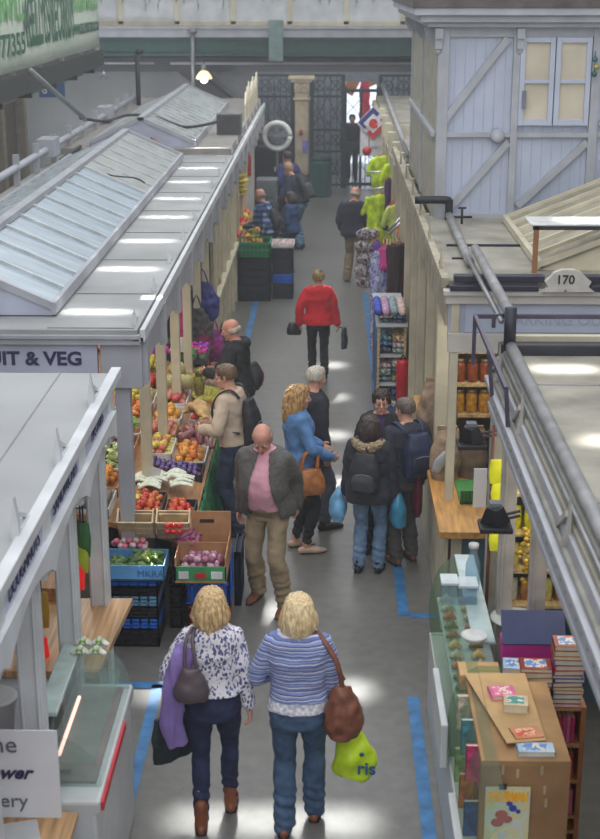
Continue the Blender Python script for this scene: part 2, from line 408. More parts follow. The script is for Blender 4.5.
lgreen = M('light_green_ink', (104, 170, 100), .6, var=0); dgreen = M('dark_green_ink', (34, 92, 70), .6, var=0)
def bt(body, y0, y1, z, h, mat, bold=.01):
    o = text(body, 'lettering', mat, (-4.83, y0, z), h, (pi / 2, 0, pi / 2), bn, bold=bold)
    w = o.dimensions.x or 1
    xs = [v.co.x for v in o.data.vertices]; w = max(xs) - min(xs)
    o.scale = ((y1 - y0) / w, 1, 1)
bt('NEW VINYL', 18.6, 22.9, 4.82, .62, lgreen, .02); bt('029 20 377355', 18.6, 22.9, 4.25, .46, dgreen)
bt('KELLYS', 23.0, 25.0, 4.56, 1.15, dgreen, .03); bt('RECORDS', 25.15, 27.35, 4.56, 1.15, dgreen, .03)
bt('BOUGHT & SOLD', 27.4, 30.3, 4.82, .55, lgreen, .02); bt('WWW.KELLYSRECORDS.COM', 27.4, 30.3, 4.3, .26, dgreen)
# pendant lamps
def lamp(name, x, y, z, label, s=1, glow=(255, 236, 190), e=6):
    l = thing(name, label, 'lamp', (x, y, z), 'pendant lamps')
    MB().lathe((x, y, z), [(.19 * s, 0), (.2 * s, .015), (.17 * s, .08 * s), (.11 * s, .16 * s), (.05 * s, .2 * s)], 24).build('lamp_shade', M('shade_' + str(glow[2]), glow, .4, emit=.8 if e else 0), l, True)
    MB().lathe((x, y, z + .2 * s), [(.05 * s, 0), (.06 * s, .08 * s), (.03 * s, .16 * s)], 16).build('lamp_cap', steel, l, True)
    MB().tube((x, y, z + .3 * s), (x, y, 3.62 if y > 33 else z + .9), .012).build('cord', dark, l)
    if e: MB().ball((x, y, z - .01), .09 * s).build('bulb', M('bulb', (255, 250, 235), emit=e), l, True)
    return l
p = aty(204, 79, 34); lamp('pendant_lamp', p[0], p[1], p[2], 'glowing cone pendant lamp hanging in the middle of the dark far beam', 1.0)
p = aty(38, 85, 26); lamp('pendant_lamp', p[0], p[1], p[2] , 'pale green pendant lamp hanging below the banner, second from left edge', .75, (200, 205, 120), 3)
p = aty(0, 96, 25); lamp('pendant_lamp', p[0], p[1], p[2], 'pale green pendant lamp at the left edge below the banner', .75, (200, 205, 120), 3)
p = aty(104, 79, 34); cd = lamp('dark_spotlight', p[0], p[1], p[2], 'small unlit dark lamp hanging before the grey far wall', .5, (50, 52, 60), 0)
# left back shop fronts
lf = thing('timber_shop', 'brown timber shop front under the left gallery with a lit yellow window', 'shop front', (-6.4, 22, 0))
MB().box(-6.6, -6.4, 8, 29, 0, 3.2).build('fascia', M('brown_panel', (92, 84, 74), .7, var=.2), lf)
for y in range(9, 30, 2): MB().box(-6.4, -6.22, y, y + .25, 0, 3.3).build('pilaster', M('beige_post', (138, 130, 116), .6), lf)
p0 = aty(5, 150, 21)
MB().box(-6.4, -6.3, 19.4, 20.6, .6, 2.4).box(-6.4, -6.3, 21.5, 22.8, .6, 2.4).build('lit_window', M('yellow_window', (222, 186, 100), .5, var=.3, scale=2, emit=.7), lf)
pb = aty(52, 90, 30)
sg = thing('blue_sign', 'small blue sign with a white letter under the left gallery', 'sign', pb)
MB().box(pb[0] - .27, pb[0] + .27, 29.98, 30.02, pb[2] - .15, pb[2] + .15).build('sign_board', M('blue_sign_face', (44, 88, 140), .5), sg)
text('8', 'lettering', M('white_ink', (230, 232, 235), .5, var=0), (pb[0] - .15, 29.96, pb[2]), .24, parent=sg, align='CENTER')
# ---------------------------------------------------------------- long left stall: FRUIT & VEG
LX = -1.44
sk1 = M('skylight_glass', (160, 176, 188), .25, var=.12, scale=2, stretch=(1, 6, 1)); sk2 = M('skylight_glass_far', (160, 166, 164), .3, var=.1)
ms = thing('market_stall', 'long white fruit and vegetable stall with grey felt roof on the left of the aisle', 'market stall', (-2.9, 10.7, 0))
MB().box(-4.2, LX - .05, 10.62, 22.1, 2.52, 2.6).build('roof', roofm, ms, bevel=.01)
MB().box(-4.2, LX - .1, 22.1, 31.9, 2.55, 2.7).build('roof', M('roof_felt_far', (140, 136, 132), .6, var=.1), ms, bevel=.01)
for y in (10.64, 11.9, 13.45, 15.0, 16.5, 18.0, 19.55, 21.1): MB().box(-2.2, LX - .08, y, y + .02, 2.6, 2.608).build('roof_seam', M('roof_seam_grey', (134, 136, 138), .5), ms)
# front board with lettering
fb = MB().box(-4.2, -1.82, 10.66, 10.72, 2.02, 2.5); fb.build('fascia', lilac, ms)
MB().box(-4.2, LX - .03, 10.62, 10.68, 2.47, 2.52).box(-4.2, LX - .03, 10.6, 10.66, 2.52, 2.555).box(-4.2, -1.82, 10.63, 10.68, 2.02, 2.07).build('moulding', greyp, ms, bevel=.006)
ink = M('navy_ink', (50, 46, 84), .6, var=0)
g = aty(82, 359.5, 10.65)
text('FRUIT & VEG', 'lettering', ink, (g[0], 10.655, g[2]), .152, parent=ms, align='RIGHT', bold=.005, sx=1.08)
# posts
py = [10.78, 12.05, 13.3, 14.6, 15.9, 17.15, 18.4, 19.7, 21.0, 22.3, 23.6, 24.9, 26.2, 27.5, 28.8, 30.1, 31.4]
for i, y in enumerate(py):
    m = MB(); w = .048 if i else .06
    m.box(-1.64 - w, -1.64 + w, y - w, y + w, 0, 2.5)
    if i == 0: m.box(-1.8, -1.47, y - .1, y + .1, 2.1, 2.5)
    m.build('post', greyp if i == 0 else offw, ms, bevel=.008)
for i in range(len(py) - 1):
    a, b = py[i], py[i + 1]
    # side fascia with an arched lower edge
    poly = [(a, 2.5), (b, 2.5), (b, 2.14)] + [(b - (b - a) * t, 2.14 + .1 * sin(pi * t)) for t in (.08, .2, .35, .5, .65, .8, .92)] + [(a, 2.14)]
    MB().prism(poly, LX - .07, LX - .03, 'x').build('fascia', greyp, ms)
s = MB().box(LX - .1, LX, 10.62, 31.9, 2.5, 2.54).box(LX - .03, LX + .01, 10.62, 31.9, 2.5, 2.6)
s.build('gutter', white, ms, bevel=.005)
for y in py: MB().box(LX - .05, LX + .012, y - .05, y + .05, 2.12, 2.5).build('bracket', greyp, ms, bevel=.006)
for i, y in enumerate(py):
    for d in (0,):
        s = MB().prism([(-1.55, 2.6), (-1.51, 2.6), (-1.515, 2.67), (-1.53, 2.73), (-1.545, 2.67)], y + d - .012, y + d + .012, 'y')
        s.bar((-1.54, y + d, 2.62), (-1.54, y + d + .2, 2.62), .02, .02); s.bar((-1.54, y + d + .18, 2.61), (-1.54, y + d, 2.69), .014, .014)
        s.build('finial', white, ms)
s = MB()
for i in range(9): s.prism([(26.6 + i * .5, 2.6), (27.05 + i * .5, 2.6), (27.05 + i * .5, 3.0 + (i % 3) * .08), (26.82 + i * .5, 3.22 + (i % 3) * .06), (26.6 + i * .5, 3.0)], -1.58, -1.55, 'x')
s.build('parapet_board', offw, ms)
# inner shadowy back wall and ceiling of the stall
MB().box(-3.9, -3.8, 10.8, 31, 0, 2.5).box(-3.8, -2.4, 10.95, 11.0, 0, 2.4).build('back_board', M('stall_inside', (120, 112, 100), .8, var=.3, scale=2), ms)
MB().box(-4.15, -4.05, 10.7, 31.9, 0, 2.5).build('rear_wall', greyp, ms)
# skylights
def skylight(name, x0, xr, x1, y0, y1, ze, zr, label, mat, step, warm=None):
    k = thing(name, label, 'skylight', ((x0 + x1) / 2, y0, ze))
    m = MB(); m.prism([(x0, ze - .05), (x0, ze), (xr, zr), (x1, ze), (x1, ze - .05)], y0, y1, 'y'); m.build('glazing', mat, k)
    if warm: 
        MB().add and MB().prism([(xr + .02, zr + .004), (x1, ze + .012), (x1, ze + .004), (xr + .02, zr - .004)], warm, y1, 'y').build('glazing', sk2, k)
    y = y0 + step
    while y < y1 - .1:
        s = MB().bar((x1, y, ze + .012), (xr, y, zr + .012), .035, .03); s.bar((x0, y, ze + .012), (xr, y, zr + .012), .035, .03); y += step
        s.build('glazing_bar', M('glazing_bar_paint', (188, 194, 196), .5), k)
    MB().bar((xr, y0 - .05, zr + .02), (xr, y1 + .05, zr + .02), .1, .06).bar((x1 + .01, y0 - .05, ze), (x1 + .01, y1 + .05, ze), .04, .1).bar((x0, y0, ze), (x0, y1, ze), .04, .08).bar((x1, y0 - .02, ze + .02), (xr, y0 - .02, zr + .02), .06, .06).bar((x0, y0 - .02, ze + .02), (xr, y0 - .02, zr + .02), .06, .06).bar((x1, y1, ze + .02), (xr, y1, zr + .02), .06, .06).build('ridge_frame', greyp, k)
    MB().prism([(x0, ze - .06), (x0, ze), (xr, zr), (x1, ze), (x1, ze - .06)], y0 - .03, y0 - .01, 'y').build('gable_panel', lilac, k)
    return k
skylight('skylight', -3.9, -3.05, -2.23, 11.08, 21.3, 2.67, 3.03, 'near pitched glass skylight on the fruit stall roof', sk1, .62, 17.3)
skylight('skylight', -3.75, -2.95, -2.12, 22.3, 29.6, 2.76, 3.12, 'far pitched ribbed skylight on the fruit stall roof', sk2, .42)
# left parapet pipe on brackets and dark gutter
q = thing('pipe_run', 'pale pipe carried on brackets along the left edge of the fruit stall roof', 'pipe', (-4.1, 11, 2.7))
MB().tube((-4.12, 11, 2.85), (-4.12, 31, 2.85), .05).build('pipe', greyp, q, True)
s = MB()
for i in range(15): MB().box(-4.16, -4.08, 12 + i * 1.3, 12.06 + i * 1.3, 2.6, 3.02).build('bracket', greyp, q)
for y in (20.5, 26): MB().box(-4.25, -4.0, y, y + .5, 2.75, 3.0).build('junction_box', greyp, q)
MB().bar((-3.93, 10.8, 2.6), (-3.93, 31.5, 2.6), .05, .04).build('dark_channel', dark, q)
def cable(pts, r, label, mat=dark, name='cable'): return tag(MB().path(pts, r, 6, 6).build(name, mat, smooth=True), label, 'cable')
cable([aty(80, 118, 22), aty(105, 121, 22.5), aty(128, 115, 23), aty(155, 117, 23.2), aty(185, 127, 23.5), aty(217, 122, 24)], .025, 'thick black cable looping over the far skylight to the speaker box')
cable([(-4.0, 21, 2.65), (-3.9, 22, 2.72), (-4.0, 23, 2.64), (-3.9, 24.4, 2.66)], .03, 'black hose lying on the left edge of the fruit stall roof')
cable([atz(96, 166, 2.95), atz(110, 175, 2.9), atz(135, 178, 2.85), atz(145, 183, 2.78)], .01, 'thin wire sagging over the near skylight panels')
pa = aty(30, 70, 19); pb_ = aty(85, 119, 21)
tag(MB().tube(pa, pb_, .035).build('pole', steel, smooth=True), 'grey diagonal pole rising from the stall roof to the banner', 'pole')
pa = aty(137, 52, 30)
tag(MB().tube((pa[0], 30, 2.6), pa, .05).tube((pa[0] - .02, 30, pa[2]), (pa[0] + .12, 30, pa[2] + .02), .06).build('pole', black, smooth=True), 'slim black pole standing at the far left roof corner', 'pole')
bx = atz(229, 135, 2.7)
sb = thing('speaker_box', 'dark grey ventilation box standing on the far part of the fruit stall roof', 'box', bx)
MB().box(bx[0] - .21, bx[0] + .21, bx[1], bx[1] + .3, 2.7, 3.05).build('case', M('box_grey', (96, 98, 98), .6), sb, bevel=.01)
s = MB()
for i in range(9): s.box(bx[0] - .18, bx[0] + .18, bx[1] - .01, bx[1], 2.73 + i * .034, 2.745 + i * .034)
s.build('louvre', M('louvre', (70, 72, 74), .6), sb)
bp = atz(152, 148, 2.72)
tag(MB().loft([(bp[0] - .15, bp[1], bp[2]), (bp[0], bp[1], bp[2] + .08), (bp[0] + .15, bp[1] + .1, bp[2])], [.05, .09, .04]).build('rag', M('brown_rag', (132, 94, 70), .9)), 'small brown rag left on the roof between the skylights', 'rag')
# ---------------------------------------------------------------- near left stall
ns = thing('market_stall', 'near left white food stall with wide grey roof and lettered side boards', 'market stall', (-2.7, 3.4, 0))
NR = M('roof_felt_near', (160, 162, 164), .5, var=.1, scale=.8, bump=.2, bscale=20)
MB().box(-4.4, LX - .06, 2.5, 9.35, 2.54, 2.6).build('roof', NR, ns, bevel=.01)
MB().box(-1.86, -1.85, 2.5, 9.35, 2.6, 2.604).build('roof_seam', M('roof_seam_grey', (126, 128, 130)), ns)
tag(MB().box(*[v for v in (-2.9, -2.78, 8.1, 8.2, 2.6, 2.615)]).build('paper_scrap', white), 'small white paper scrap lying on the near left roof', 'scrap')
MB().box(LX - .07, LX, 2.5, 9.4, 2.56, 2.63).build('gutter', white, ns, bevel=.006)
MB().box(-4.4, LX - .05, 9.3, 9.35, 2.3, 2.55).build('fascia', greyp, ns)
np_ = [9.05, 7.9, 6.8, 5.7, 4.6, 3.5]
for i, y in enumerate(np_):
    MB().box(-1.66, -1.53, y - .06, y + .06, 0, 2.5).box(-1.65, -1.635, y - .075, y - .06, 0, 2.2).box(-1.56, -1.545, y - .075, y - .06, 0, 2.2).build('post', white, ns, bevel=.006)
    s = MB().box(LX - .09, LX - .018, y - .09, y + .09, 2.2, 2.56); s.build('bracket', white, ns, bevel=.01)
    MB().prism([(-1.53, 2.6), (-1.49, 2.6), (-1.492, 2.7), (-1.51, 2.82), (-1.528, 2.7)], y - .52, y - .47, 'y').bar((-1.51, y - .5, 2.63), (-1.51, y - .25, 2.63), .03, .02).bar((-1.51, y - .5, 2.74), (-1.51, y - .27, 2.64), .02, .02).build('finial', white, ns)
for i in range(len(np_) - 1):
    b, a = np_[i], np_[i + 1]
    MB().box(LX - .06, LX - .03, a + .08, b - .08, 2.42, 2.56).build('fascia', lilac, ns)
    poly = [(a, 2.42), (b, 2.42), (b, 2.22)] + [(b - (b - a) * t, 2.24 + .12 * sin(pi * t)) for t in (.1, .3, .5, .7, .9)] + [(a, 2.22)]
    MB().prism(poly, LX - .05, LX + .01, 'x').build('valance', white, ns)
    text(['PASTRIES', 'SANDWICHES', 'DOUGHNUTS', 'ROLLS', 'CAKES'][i], 'lettering', ink, (LX - .024, (a + b) / 2, 2.49), .115, (pi / 2, 0, pi / 2), ns, align='CENTER', sx=[1.0, 1.0, 1.0, 1, 1][i])
# counters
wc = thing('wooden_counter', 'striped wooden counter flap at the far corner of the near left stall', 'counter', (-1.65, 8.7, 0))
stripew = M('butcher_block', (190, 150, 108), .35, var=.28, scale=2, stretch=(14, .6, 1))
MB().prism([(-2.15, 9.1), (-1.38, 9.12), (-1.45, 8.0), (-2.1, 8.0)], .95, 1.0, 'z').build('worktop', stripew, wc, bevel=.005)
MB().box(-2.1, -1.62, 8.1, 9.0, 0, .95).build('cupboard', M('brown_panel', (92, 84, 74)), wc)
wc2 = thing('wooden_counter', 'striped wooden counter behind the white sign card in the near left corner', 'counter', (-1.65, 5.9, 0))
MB().box(-2.6, -1.33, 5.0, 6.55, .88, .92).build('worktop', stripew, wc2, bevel=.005)
MB().box(-2.5, -1.45, 5.0, 6.6, 0, .88).build('cupboard', greyp, wc2)
# chilled display case: curved glass
gl = glass('case_glass', (236, 244, 242), .07)
dc = thing('display_case', 'curved glass chilled display case with red stripe on the near left counter', 'display case', (-1.45, 7.2, 0))
casew = M('case_white', (196, 198, 200), .35, var=.04)
MB().box(-1.56, -1.24, 6.6, 7.95, 0, .9).box(-1.56, -1.22, 6.6, 7.95, .86, .95).build('cabinet', casew, dc, bevel=.02)
MB().box(-1.22, -1.205, 6.62, 7.5, .885, .935).build('red_stripe', M('red_stripe', (200, 40, 56), .4), dc)
prof = [(-1.235, .95), (-1.235, 1.02), (-1.27, 1.12), (-1.34, 1.2), (-1.43, 1.25), (-1.52, 1.27)]
pc = cr(prof, 4)
m = MB()
m.grid(lambda u, v: (*[pc[int(v * (len(pc) - 1) + .5)][0:1][0]], 6.75 + u * 1.15, pc[int(v * (len(pc) - 1) + .5)][1]), 6, len(pc) - 1)
m.build('curved_glass', gl, dc, True)
for yy in (6.75, 7.88): MB().prism([(-1.55, .95)] + [tuple(p) for p in prof] + [(-1.55, 1.27)], yy, yy + .008, 'y').build('end_glass', gl, dc)
MB().box(-1.63, -1.51, 6.98, 7.93, 1.25, 1.28).build('top_panel', M('pale_green_top', (178, 196, 192), .25), dc, bevel=.006)
MB().box(-1.5, -1.4, 6.76, 6.8, 1.02, 1.05).build('serving_shelf', steel, dc)
MB().box(-1.54, -1.28, 6.77, 7.87, 1.08, 1.088).build('glass_shelf', gl, dc)
MB().tube((-1.47, 6.8, 1.12), (-1.47, 7.45, 1.12), .011).build('strip_light', M('pink_tube', (255, 190, 175), emit=1.5), dc)
MB().box(-1.54, -1.27, 6.78, 7.86, .95, .97).build('tray', M('pinkish_tray', (150, 134, 134), .5), dc)
for i in range(4):
    p = thing('paper_bag', 'white and green sandwich packet on top of the glass case', 'packet', (-1.45 + .08 * (i % 2), 7.72 + .13 * (i // 2), 1.28), 'packets on the glass case')
    z = 1.275; x, y = -1.5 + .1 * (i % 2), 7.7 + .12 * (i // 2)
    MB().loft([(x - .05, y, z + .01), (x, y + .01, z + .03), (x + .05, y, z + .01)], [(.02, .012), (.045, .025), (.02, .012)], side=(0, 1, 0)).build('wrapper', M('packet_white', (210, 214, 206), .4, var=.3, scale=25), p, True)
    MB().box(x - .02, x + .02, y - .03, y + .03, z + .02, z + .045).build('sticker', M('packet_green', (130, 170, 70), .5), p)
tb = thing('plastic_tub', 'white lidded plastic tub inside the near left stall', 'tub', (-1.98, 7.5, .95))
MB().lathe((-1.95, 7.35, .95), [(.1, 0), (.12, .2), (.13, .21)], 24).build('bucket', casew, tb, True)
MB().lathe((-1.95, 7.35, 1.16), [(.135, 0), (.135, .02), (.11, .025)], 24).build('lid', casew, tb, True)
tag(MB().box(-2.6, -1.75, 6.8, 8.0, 0, .95).build('back_counter', greyp), 'grey back counter inside the near left stall', 'counter')
# sign card
sc = thing('sign_card', 'white card lettered in grey and navy leaning on the near left counter', 'sign', (-1.6, 6.4, .92))
rt = Matrix.Rotation(-.12, 3, 'X')
a0 = aty(57, 730, 6.45); a1 = aty(57, 820, 6.42)
cw, ch_ = .62, a0[2] - a1[2]
MB().box(a0[0] - cw, a0[0], 6.44, 6.45, a1[2], a0[2]).build('card', M('card_white', (222, 224, 232), .5, var=.02), sc)
g1 = M('grey_ink', (100, 102, 116), .6, var=0)
text('the', 'lettering', g1, (aty(17, 746, 6.43)[0], 6.435, aty(17, 746, 6.43)[2]), .14, parent=sc, align='RIGHT')
text('Flower', 'lettering', ink, (aty(30, 774, 6.43)[0], 6.435, aty(30, 774, 6.43)[2]), .105, parent=sc, align='RIGHT', shear=.4, bold=.003)
text('Pottery', 'lettering', g1, (aty(28, 802, 6.43)[0], 6.435, aty(28, 802, 6.43)[2]), .115, parent=sc, align='RIGHT')
tag(MB().box(-1.85, -1.48, 6.1, 6.4, .925, .945, rot=Matrix.Rotation(.3, 3, 'Z')).build('steel_tray', casew, bevel=.006), 'flat pale tray lying on the counter under the white sign card', 'tray')
# inside: dark shelves with bright packets
ish = thing('shelf_unit', 'wooden shelf unit with dark shelves at the back of the near left stall', 'shelf', (-2.4, 8.6, 0))
MB().box(-2.9, -2.2, 9.2, 9.4, 0, 1.05).box(-2.15, -1.8, 9.05, 9.35, .4, 1.1).build('case', woodm, ish)
for i, (px, py_, c_) in enumerate(((78, 573, (235, 40, 40)), (42, 655, (235, 40, 40)), (82, 556, (170, 190, 60)), (42, 610, (190, 150, 50)), (84, 540, (60, 110, 60)))):
    p = aty(px, py_, 8.9 if px > 60 else 8.2)
    o = thing('snack_packet', ['glossy red packet hanging behind the second near left post', 'glossy red packet hanging low behind the leftmost post', 'yellow green packet hanging behind the posts', 'tall amber packet hanging behind the leftmost post', 'dark green packet hanging high behind the near left posts'][i], 'packet', p)
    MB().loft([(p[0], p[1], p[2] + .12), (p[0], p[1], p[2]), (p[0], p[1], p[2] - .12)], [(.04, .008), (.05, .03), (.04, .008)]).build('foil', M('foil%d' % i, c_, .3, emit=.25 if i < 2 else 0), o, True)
    MB().box(p[0] - .006, p[0] + .006, p[1] - .003, p[1] + .003, p[2] + .12, 2.45).build('hook', dark, o)

# ---------------------------------------------------------------- stall 170
rs = thing('market_stall', 'cream right hand stall numbered 170 with dark gutter and shuttered aisle side', 'market stall', (2.5, 10.7, 0))
RZ = 2.88
MB().box(.98, 6.4, 11.2, 14.5, 2.8, RZ).box(1.15, 6.4, 14.5, 22, 2.8, 2.86).build('roof', roofd, rs, bevel=.008)
FY = 11.15
def fz(y): return aty(500, y, FY)[2]
def fx(px): return aty(px, 290, FY)[0]
MB().box(.98, 6.4, FY, FY + .06, fz(341), fz(290)).build('fascia', lilac, rs)
MB().box(.93, 6.4, FY - .08, FY + .02, fz(294), fz(289)).box(.95, 6.4, FY - .05, FY + .02, fz(303), fz(294)).box(.98, 6.4, FY - .03, FY + .02, fz(352), fz(333)).build('moulding', M('trim_rosy_white', (200, 194, 188), .5, var=.05), rs, bevel=.005)
for x0, x1, x2, x3 in ((fx(453), fx(543), fx(449), fx(537)), (fx(579), 6.4, fx(588), 6.4)):
    MB().box(x0, x1, FY - .07, FY + .02, fz(281), fz(274)).box(x2, x3, FY - .1, FY, fz(289), fz(283)).build('dark_gutter', M('gutter_navy', (44, 44, 60), .4), rs, bevel=.008)
pl = [(546, 284), (543, 279), (549, 274), (552, 270), (560, 267), (572, 267), (580, 270), (583, 274), (589, 279), (586, 284), (592, 289), (540, 289)]
MB().prism([(aty(x, y, FY)[0], aty(x, y, FY)[2]) for x, y in pl], FY - .12, FY - .06, 'y').build('number_plate', M('plate_white', (196, 192, 186), .5), rs)
kink = M('black_ink', (40, 38, 40), .6, var=0)
q = aty(563, 277, FY)
text('170', 'number', kink, (q[0], FY - .123, q[2]), .1, parent=rs, align='CENTER', bold=.002)
MB().ball((q[0] + .005, FY - .12, fz(287)), .01).build('screw', steel, rs)
q = aty(556, 320, FY)
MB().box(fx(466), 6.3, FY - .015, FY, fz(332), fz(304)).build('sign_panel', M('panel_pale', (178, 186, 206), .5, var=.04), rs)
text('MARKING OUT', 'faded_lettering', M('faded_ink', (162, 168, 186), .6, var=0), (q[0], FY - .018, q[2]), .13, parent=rs, align='CENTER')
for x0, x1 in ((1.0, 1.07), (2.6, 2.7)):
    MB().box(x0, x1, FY - .02, FY + .08, 0, fz(300)).build('post', offw, rs, bevel=.006)
# aisle side: posts, bottom rails and folded shutters
ys = [12.2, 13.6, 15.0, 16.4, 17.8, 19.2, 20.6, 22, 23.5, 25, 26.5, 28]
ys = [12.3] + ys[1:]
for i, y in enumerate(ys): MB().box(.98, 1.1, y - .05, y + .05, 0, 2.82).build('post', offw, rs, bevel=.006)
sh = M('shutter_board', (150, 144, 126), .6, var=.15, scale=4)
for i in range(len(ys) - 1):
    s = MB(); y0 = ys[i] + .07
    for k in range(4):
        y = y0 + k * .32
        s.box(1.03 + .05 * (k % 2), 1.08 + .05 * (k % 2), y, y + .28, .1, 2.5)
    s.build('shutter', sh if i % 2 else M('shutter_pale', (176, 168, 146), .6), rs, bevel=.004)
MB().box(.96, 1.04, 11.2, 20.6, 2.5, 2.84).box(.92, .98, 11.2, 20.6, 2.82, 2.9).box(1.0, 1.08, 20.6, 28, 2.3, 2.5).build('side_fascia', M('fascia_worn', (170, 162, 142), .6, var=.2, scale=5), rs)
for i in range(6): MB().prism([(.93, 2.9), (.96, 2.9), (.955, 3.0), (.94, 3.08)], 11.6 + i * 1.4, 11.62 + i * 1.4, 'y').bar((.95, 11.6 + i * 1.4, 3.0), (.95, 11.85 + i * 1.4, 2.9), .015, .015).build('finial', M('fascia_worn', (170, 162, 142)), rs)
s = MB()
s.box(1.08, 1.75, 12.72, 12.75, 2.88, 2.9).box(1.08, 1.25, 12.1, 12.13, 2.88, 2.895).build('roof_seam', dark, rs)
# counter and interior of 170
MB().box(.9, 1.7, 10.42, 11.3, .94, 1.0).box(.9, 1.25, 11.3, 14.3, .94, 1.0).build('counter_top', M('honey_wood', (200, 148, 82), .4, var=.2, scale=3, stretch=(8, 1, 8)), rs, bevel=.006)
MB().box(1.1, 1.3, 10.62, 10.66, 0, .94).box(1.38, 1.7, 10.62, 10.66, 0, .94).build('front_panel', M('blue_grey_panel', (84, 112, 124), .6), rs)
MB().box(1.3, 1.38, 10.6, 10.68, 0, .94).box(1.02, 1.1, 10.6, 10.68, 0, .94).box(.96, 1.0, 10.7, 14.2, 0, .94).build('front_stile', offw, rs)
MB().box(1.1, 6, 14.4, 14.5, 0, 2.8).box(1.9, 6, 12.2, 12.3, 0, 2.8).build('back_board', M('stall_inside_r', (150, 128, 98), .8, var=.3, scale=3), rs)
MB().box(1.15, 1.9, 12.6, 12.9, 1.28, 1.31).box(1.15, 1.9, 12.6, 12.9, 1.58, 1.61).box(1.15, 1.9, 12.6, 12.9, 1.9, 1.93).build('shelf', woodl, rs)
jars = []
jm = [M('amber_jar', (196, 140, 40), .3, var=.3, scale=20), M('brown_jar', (150, 74, 36), .3, var=.3, scale=20)]
def make_jar(mat, label, loc):
    j = thing('storage_jar', label, 'jar', loc, 'jars on the shelves of stall 170')
    MB().lathe((0, 0, 0), [(.05, 0), (.055, .02), (.055, .16), (.04, .19)], 16).build('jar_body', mat, None, True).parent = j
    MB().lathe((0, 0, .19), [(.043, 0), (.043, .03)], 16).build('lid', M('gold_lid', (200, 180, 120), .3, .5), None, True).parent = j
    return j
OFF_ = OFF
for zi, z in enumerate((1.31, 1.61, 1.93)):
    pr0 = make_jar(jm[zi % 2], ['amber jar on the lowest shelf of stall 170', 'brown jar on the middle shelf of stall 170', 'amber jar on the top shelf of stall 170'][zi], (1.24, 12.7, z))
    for k in range(1, 6): dup(pr0, (1.24 + k * .12, 12.7, z))
def sack(c, s, label, mat, name='paper_sack', cat='sack'):
    o = thing(name, label, cat, c)
    m = MB(); x, y, z = c
    m.loft([(x, y, z), (x, y, z + .25 * s), (x + .02 * s, y, z + .55 * s), (x + .03 * s, y + .02, z + .72 * s)], [(.2 * s, .14 * s), (.23 * s, .17 * s), (.19 * s, .12 * s), (.15 * s, .03 * s)], k=4, n=18)
    me = remesh(m, .014, 2, lambda v, n_: v + n_ * .03 * s * noise.noise(v * 9))
    mobj('bag_body', me, mat, None).parent = o
    for v in me.vertices: v.co -= Vector(c)
    MB().box(-.12 * s, .16 * s, .0, .03, .7 * s, .78 * s).build('folded_top', mat, None, bevel=.005).parent = o
    return o
kraft = M('kraft_paper', (156, 132, 108), .8, var=.25, scale=12, bump=.5, bscale=30)
sack((1.04, 11.7, 1.0), .62, 'crumpled brown sack on the stall 170 counter beside the cream post', kraft)
sack((1.02, 12.6, 1.0), .85, 'taller crumpled brown sack further back on the stall 170 counter', kraft)
sack((1.28, 11.75, 1.0), .6, 'dull brown sack behind the cream corner post of stall 170', M('brown_sack', (128, 104, 84), .8, var=.2))
tag(MB().loft([(.95, 11.55, 1.12), (.98, 11.5, 1.22), (1.02, 11.5, 1.3)], [(.04, .02), (.05, .03), (.02, .01)]).build('plastic_bag', M('silver_plastic', (186, 190, 198), .3), smooth=True), 'silvery plastic bag lying against the brown sacks on the counter', 'bag')
tag(MB().box(1.22, 1.33, 10.98, 10.99, 1.0, 1.34).build('price_card', M('card_white', (222, 224, 232))), 'tall white card standing on the stall 170 counter', 'card')
gb = thing('green_basket', 'green ribbed basket behind the white card on stall 170', 'basket', (1.25, 11.3, 1.0))
MB().box(1.12, 1.48, 11.05, 11.6, 1.0, 1.02).box(1.12, 1.48, 11.05, 11.07, 1.0, 1.12).build('basket', M('grass_green', (70, 140, 70), .6), gb)
s = MB()
for i in range(12): s.box(1.13 + i * .03, 1.14 + i * .03, 11.03, 11.05, 1.0, 1.12)
s.build('ribs', M('grass_green_d', (40, 96, 50), .6), gb)
hb = thing('handbag', 'dark red handbag hanging at the end of the stall 170 counter', 'bag', (.83, 11.95, .6))
hm = M('maroon_leather', (110, 22, 44), .4)
mobj('bag_body', remesh(MB().loft([(.83, 12.1, .55), (.83, 12.1, .75), (.83, 12.1, .98)], [(.05, .16), (.05, .15), (.03, .1)], k=3), .012, 2), hm, hb).location = -Vector((.83, 11.95, .6))
MB().path([(.83, 12.0, .95), (.84, 12.04, 1.1), (.84, 12.16, 1.1), (.83, 12.2, .95)], .01).build('handle', hm, hb, True)
# ---------------------------------------------------------------- white upper cabin
hs = thing('upper_cabin', 'pale lilac timber cabin with braced panels and window above stall 170', 'cabin', (2.4, 14.4, 2.88))
HY = 14.4
def hx(px, y=120): return aty(px, y, HY)[0]
def hz(y): return aty(500, y, HY)[2]
boardm = M('cabin_board', (186, 194, 214), .5, var=.06, scale=2)
trimc = M('cabin_trim', (172, 176, 184), .5, var=.06)
MB().box(1.1, 5.6, HY, HY + .05, 2.86, 4.85).build('front_wall', boardm, hs)
MB().box(1.07, 1.12, HY, 18.6, 2.86, 4.85).build('side_wall', M('cabin_side', (168, 164, 150), .6, var=.12), hs)
s = MB()
x = 1.15
while x < 5.5: s.box(x, x + .006, HY - .004, HY, 2.88, 4.8); x += .1
s.build('board_joint', M('joint_line', (168, 176, 196), .6), hs)  # thin joint lines a little darker than the boards
for i, (px0, px1) in enumerate(((436, 447), (510, 517), (588, 597))):
    MB().box(hx(px0), hx(px1), HY - .06, HY + .02, 2.87, 4.85).build('upright', trimc, hs, bevel=.006)
MB().box(3.9, 4.0, HY - .06, HY + .02, 2.87, 4.85).build('upright', trimc, hs)
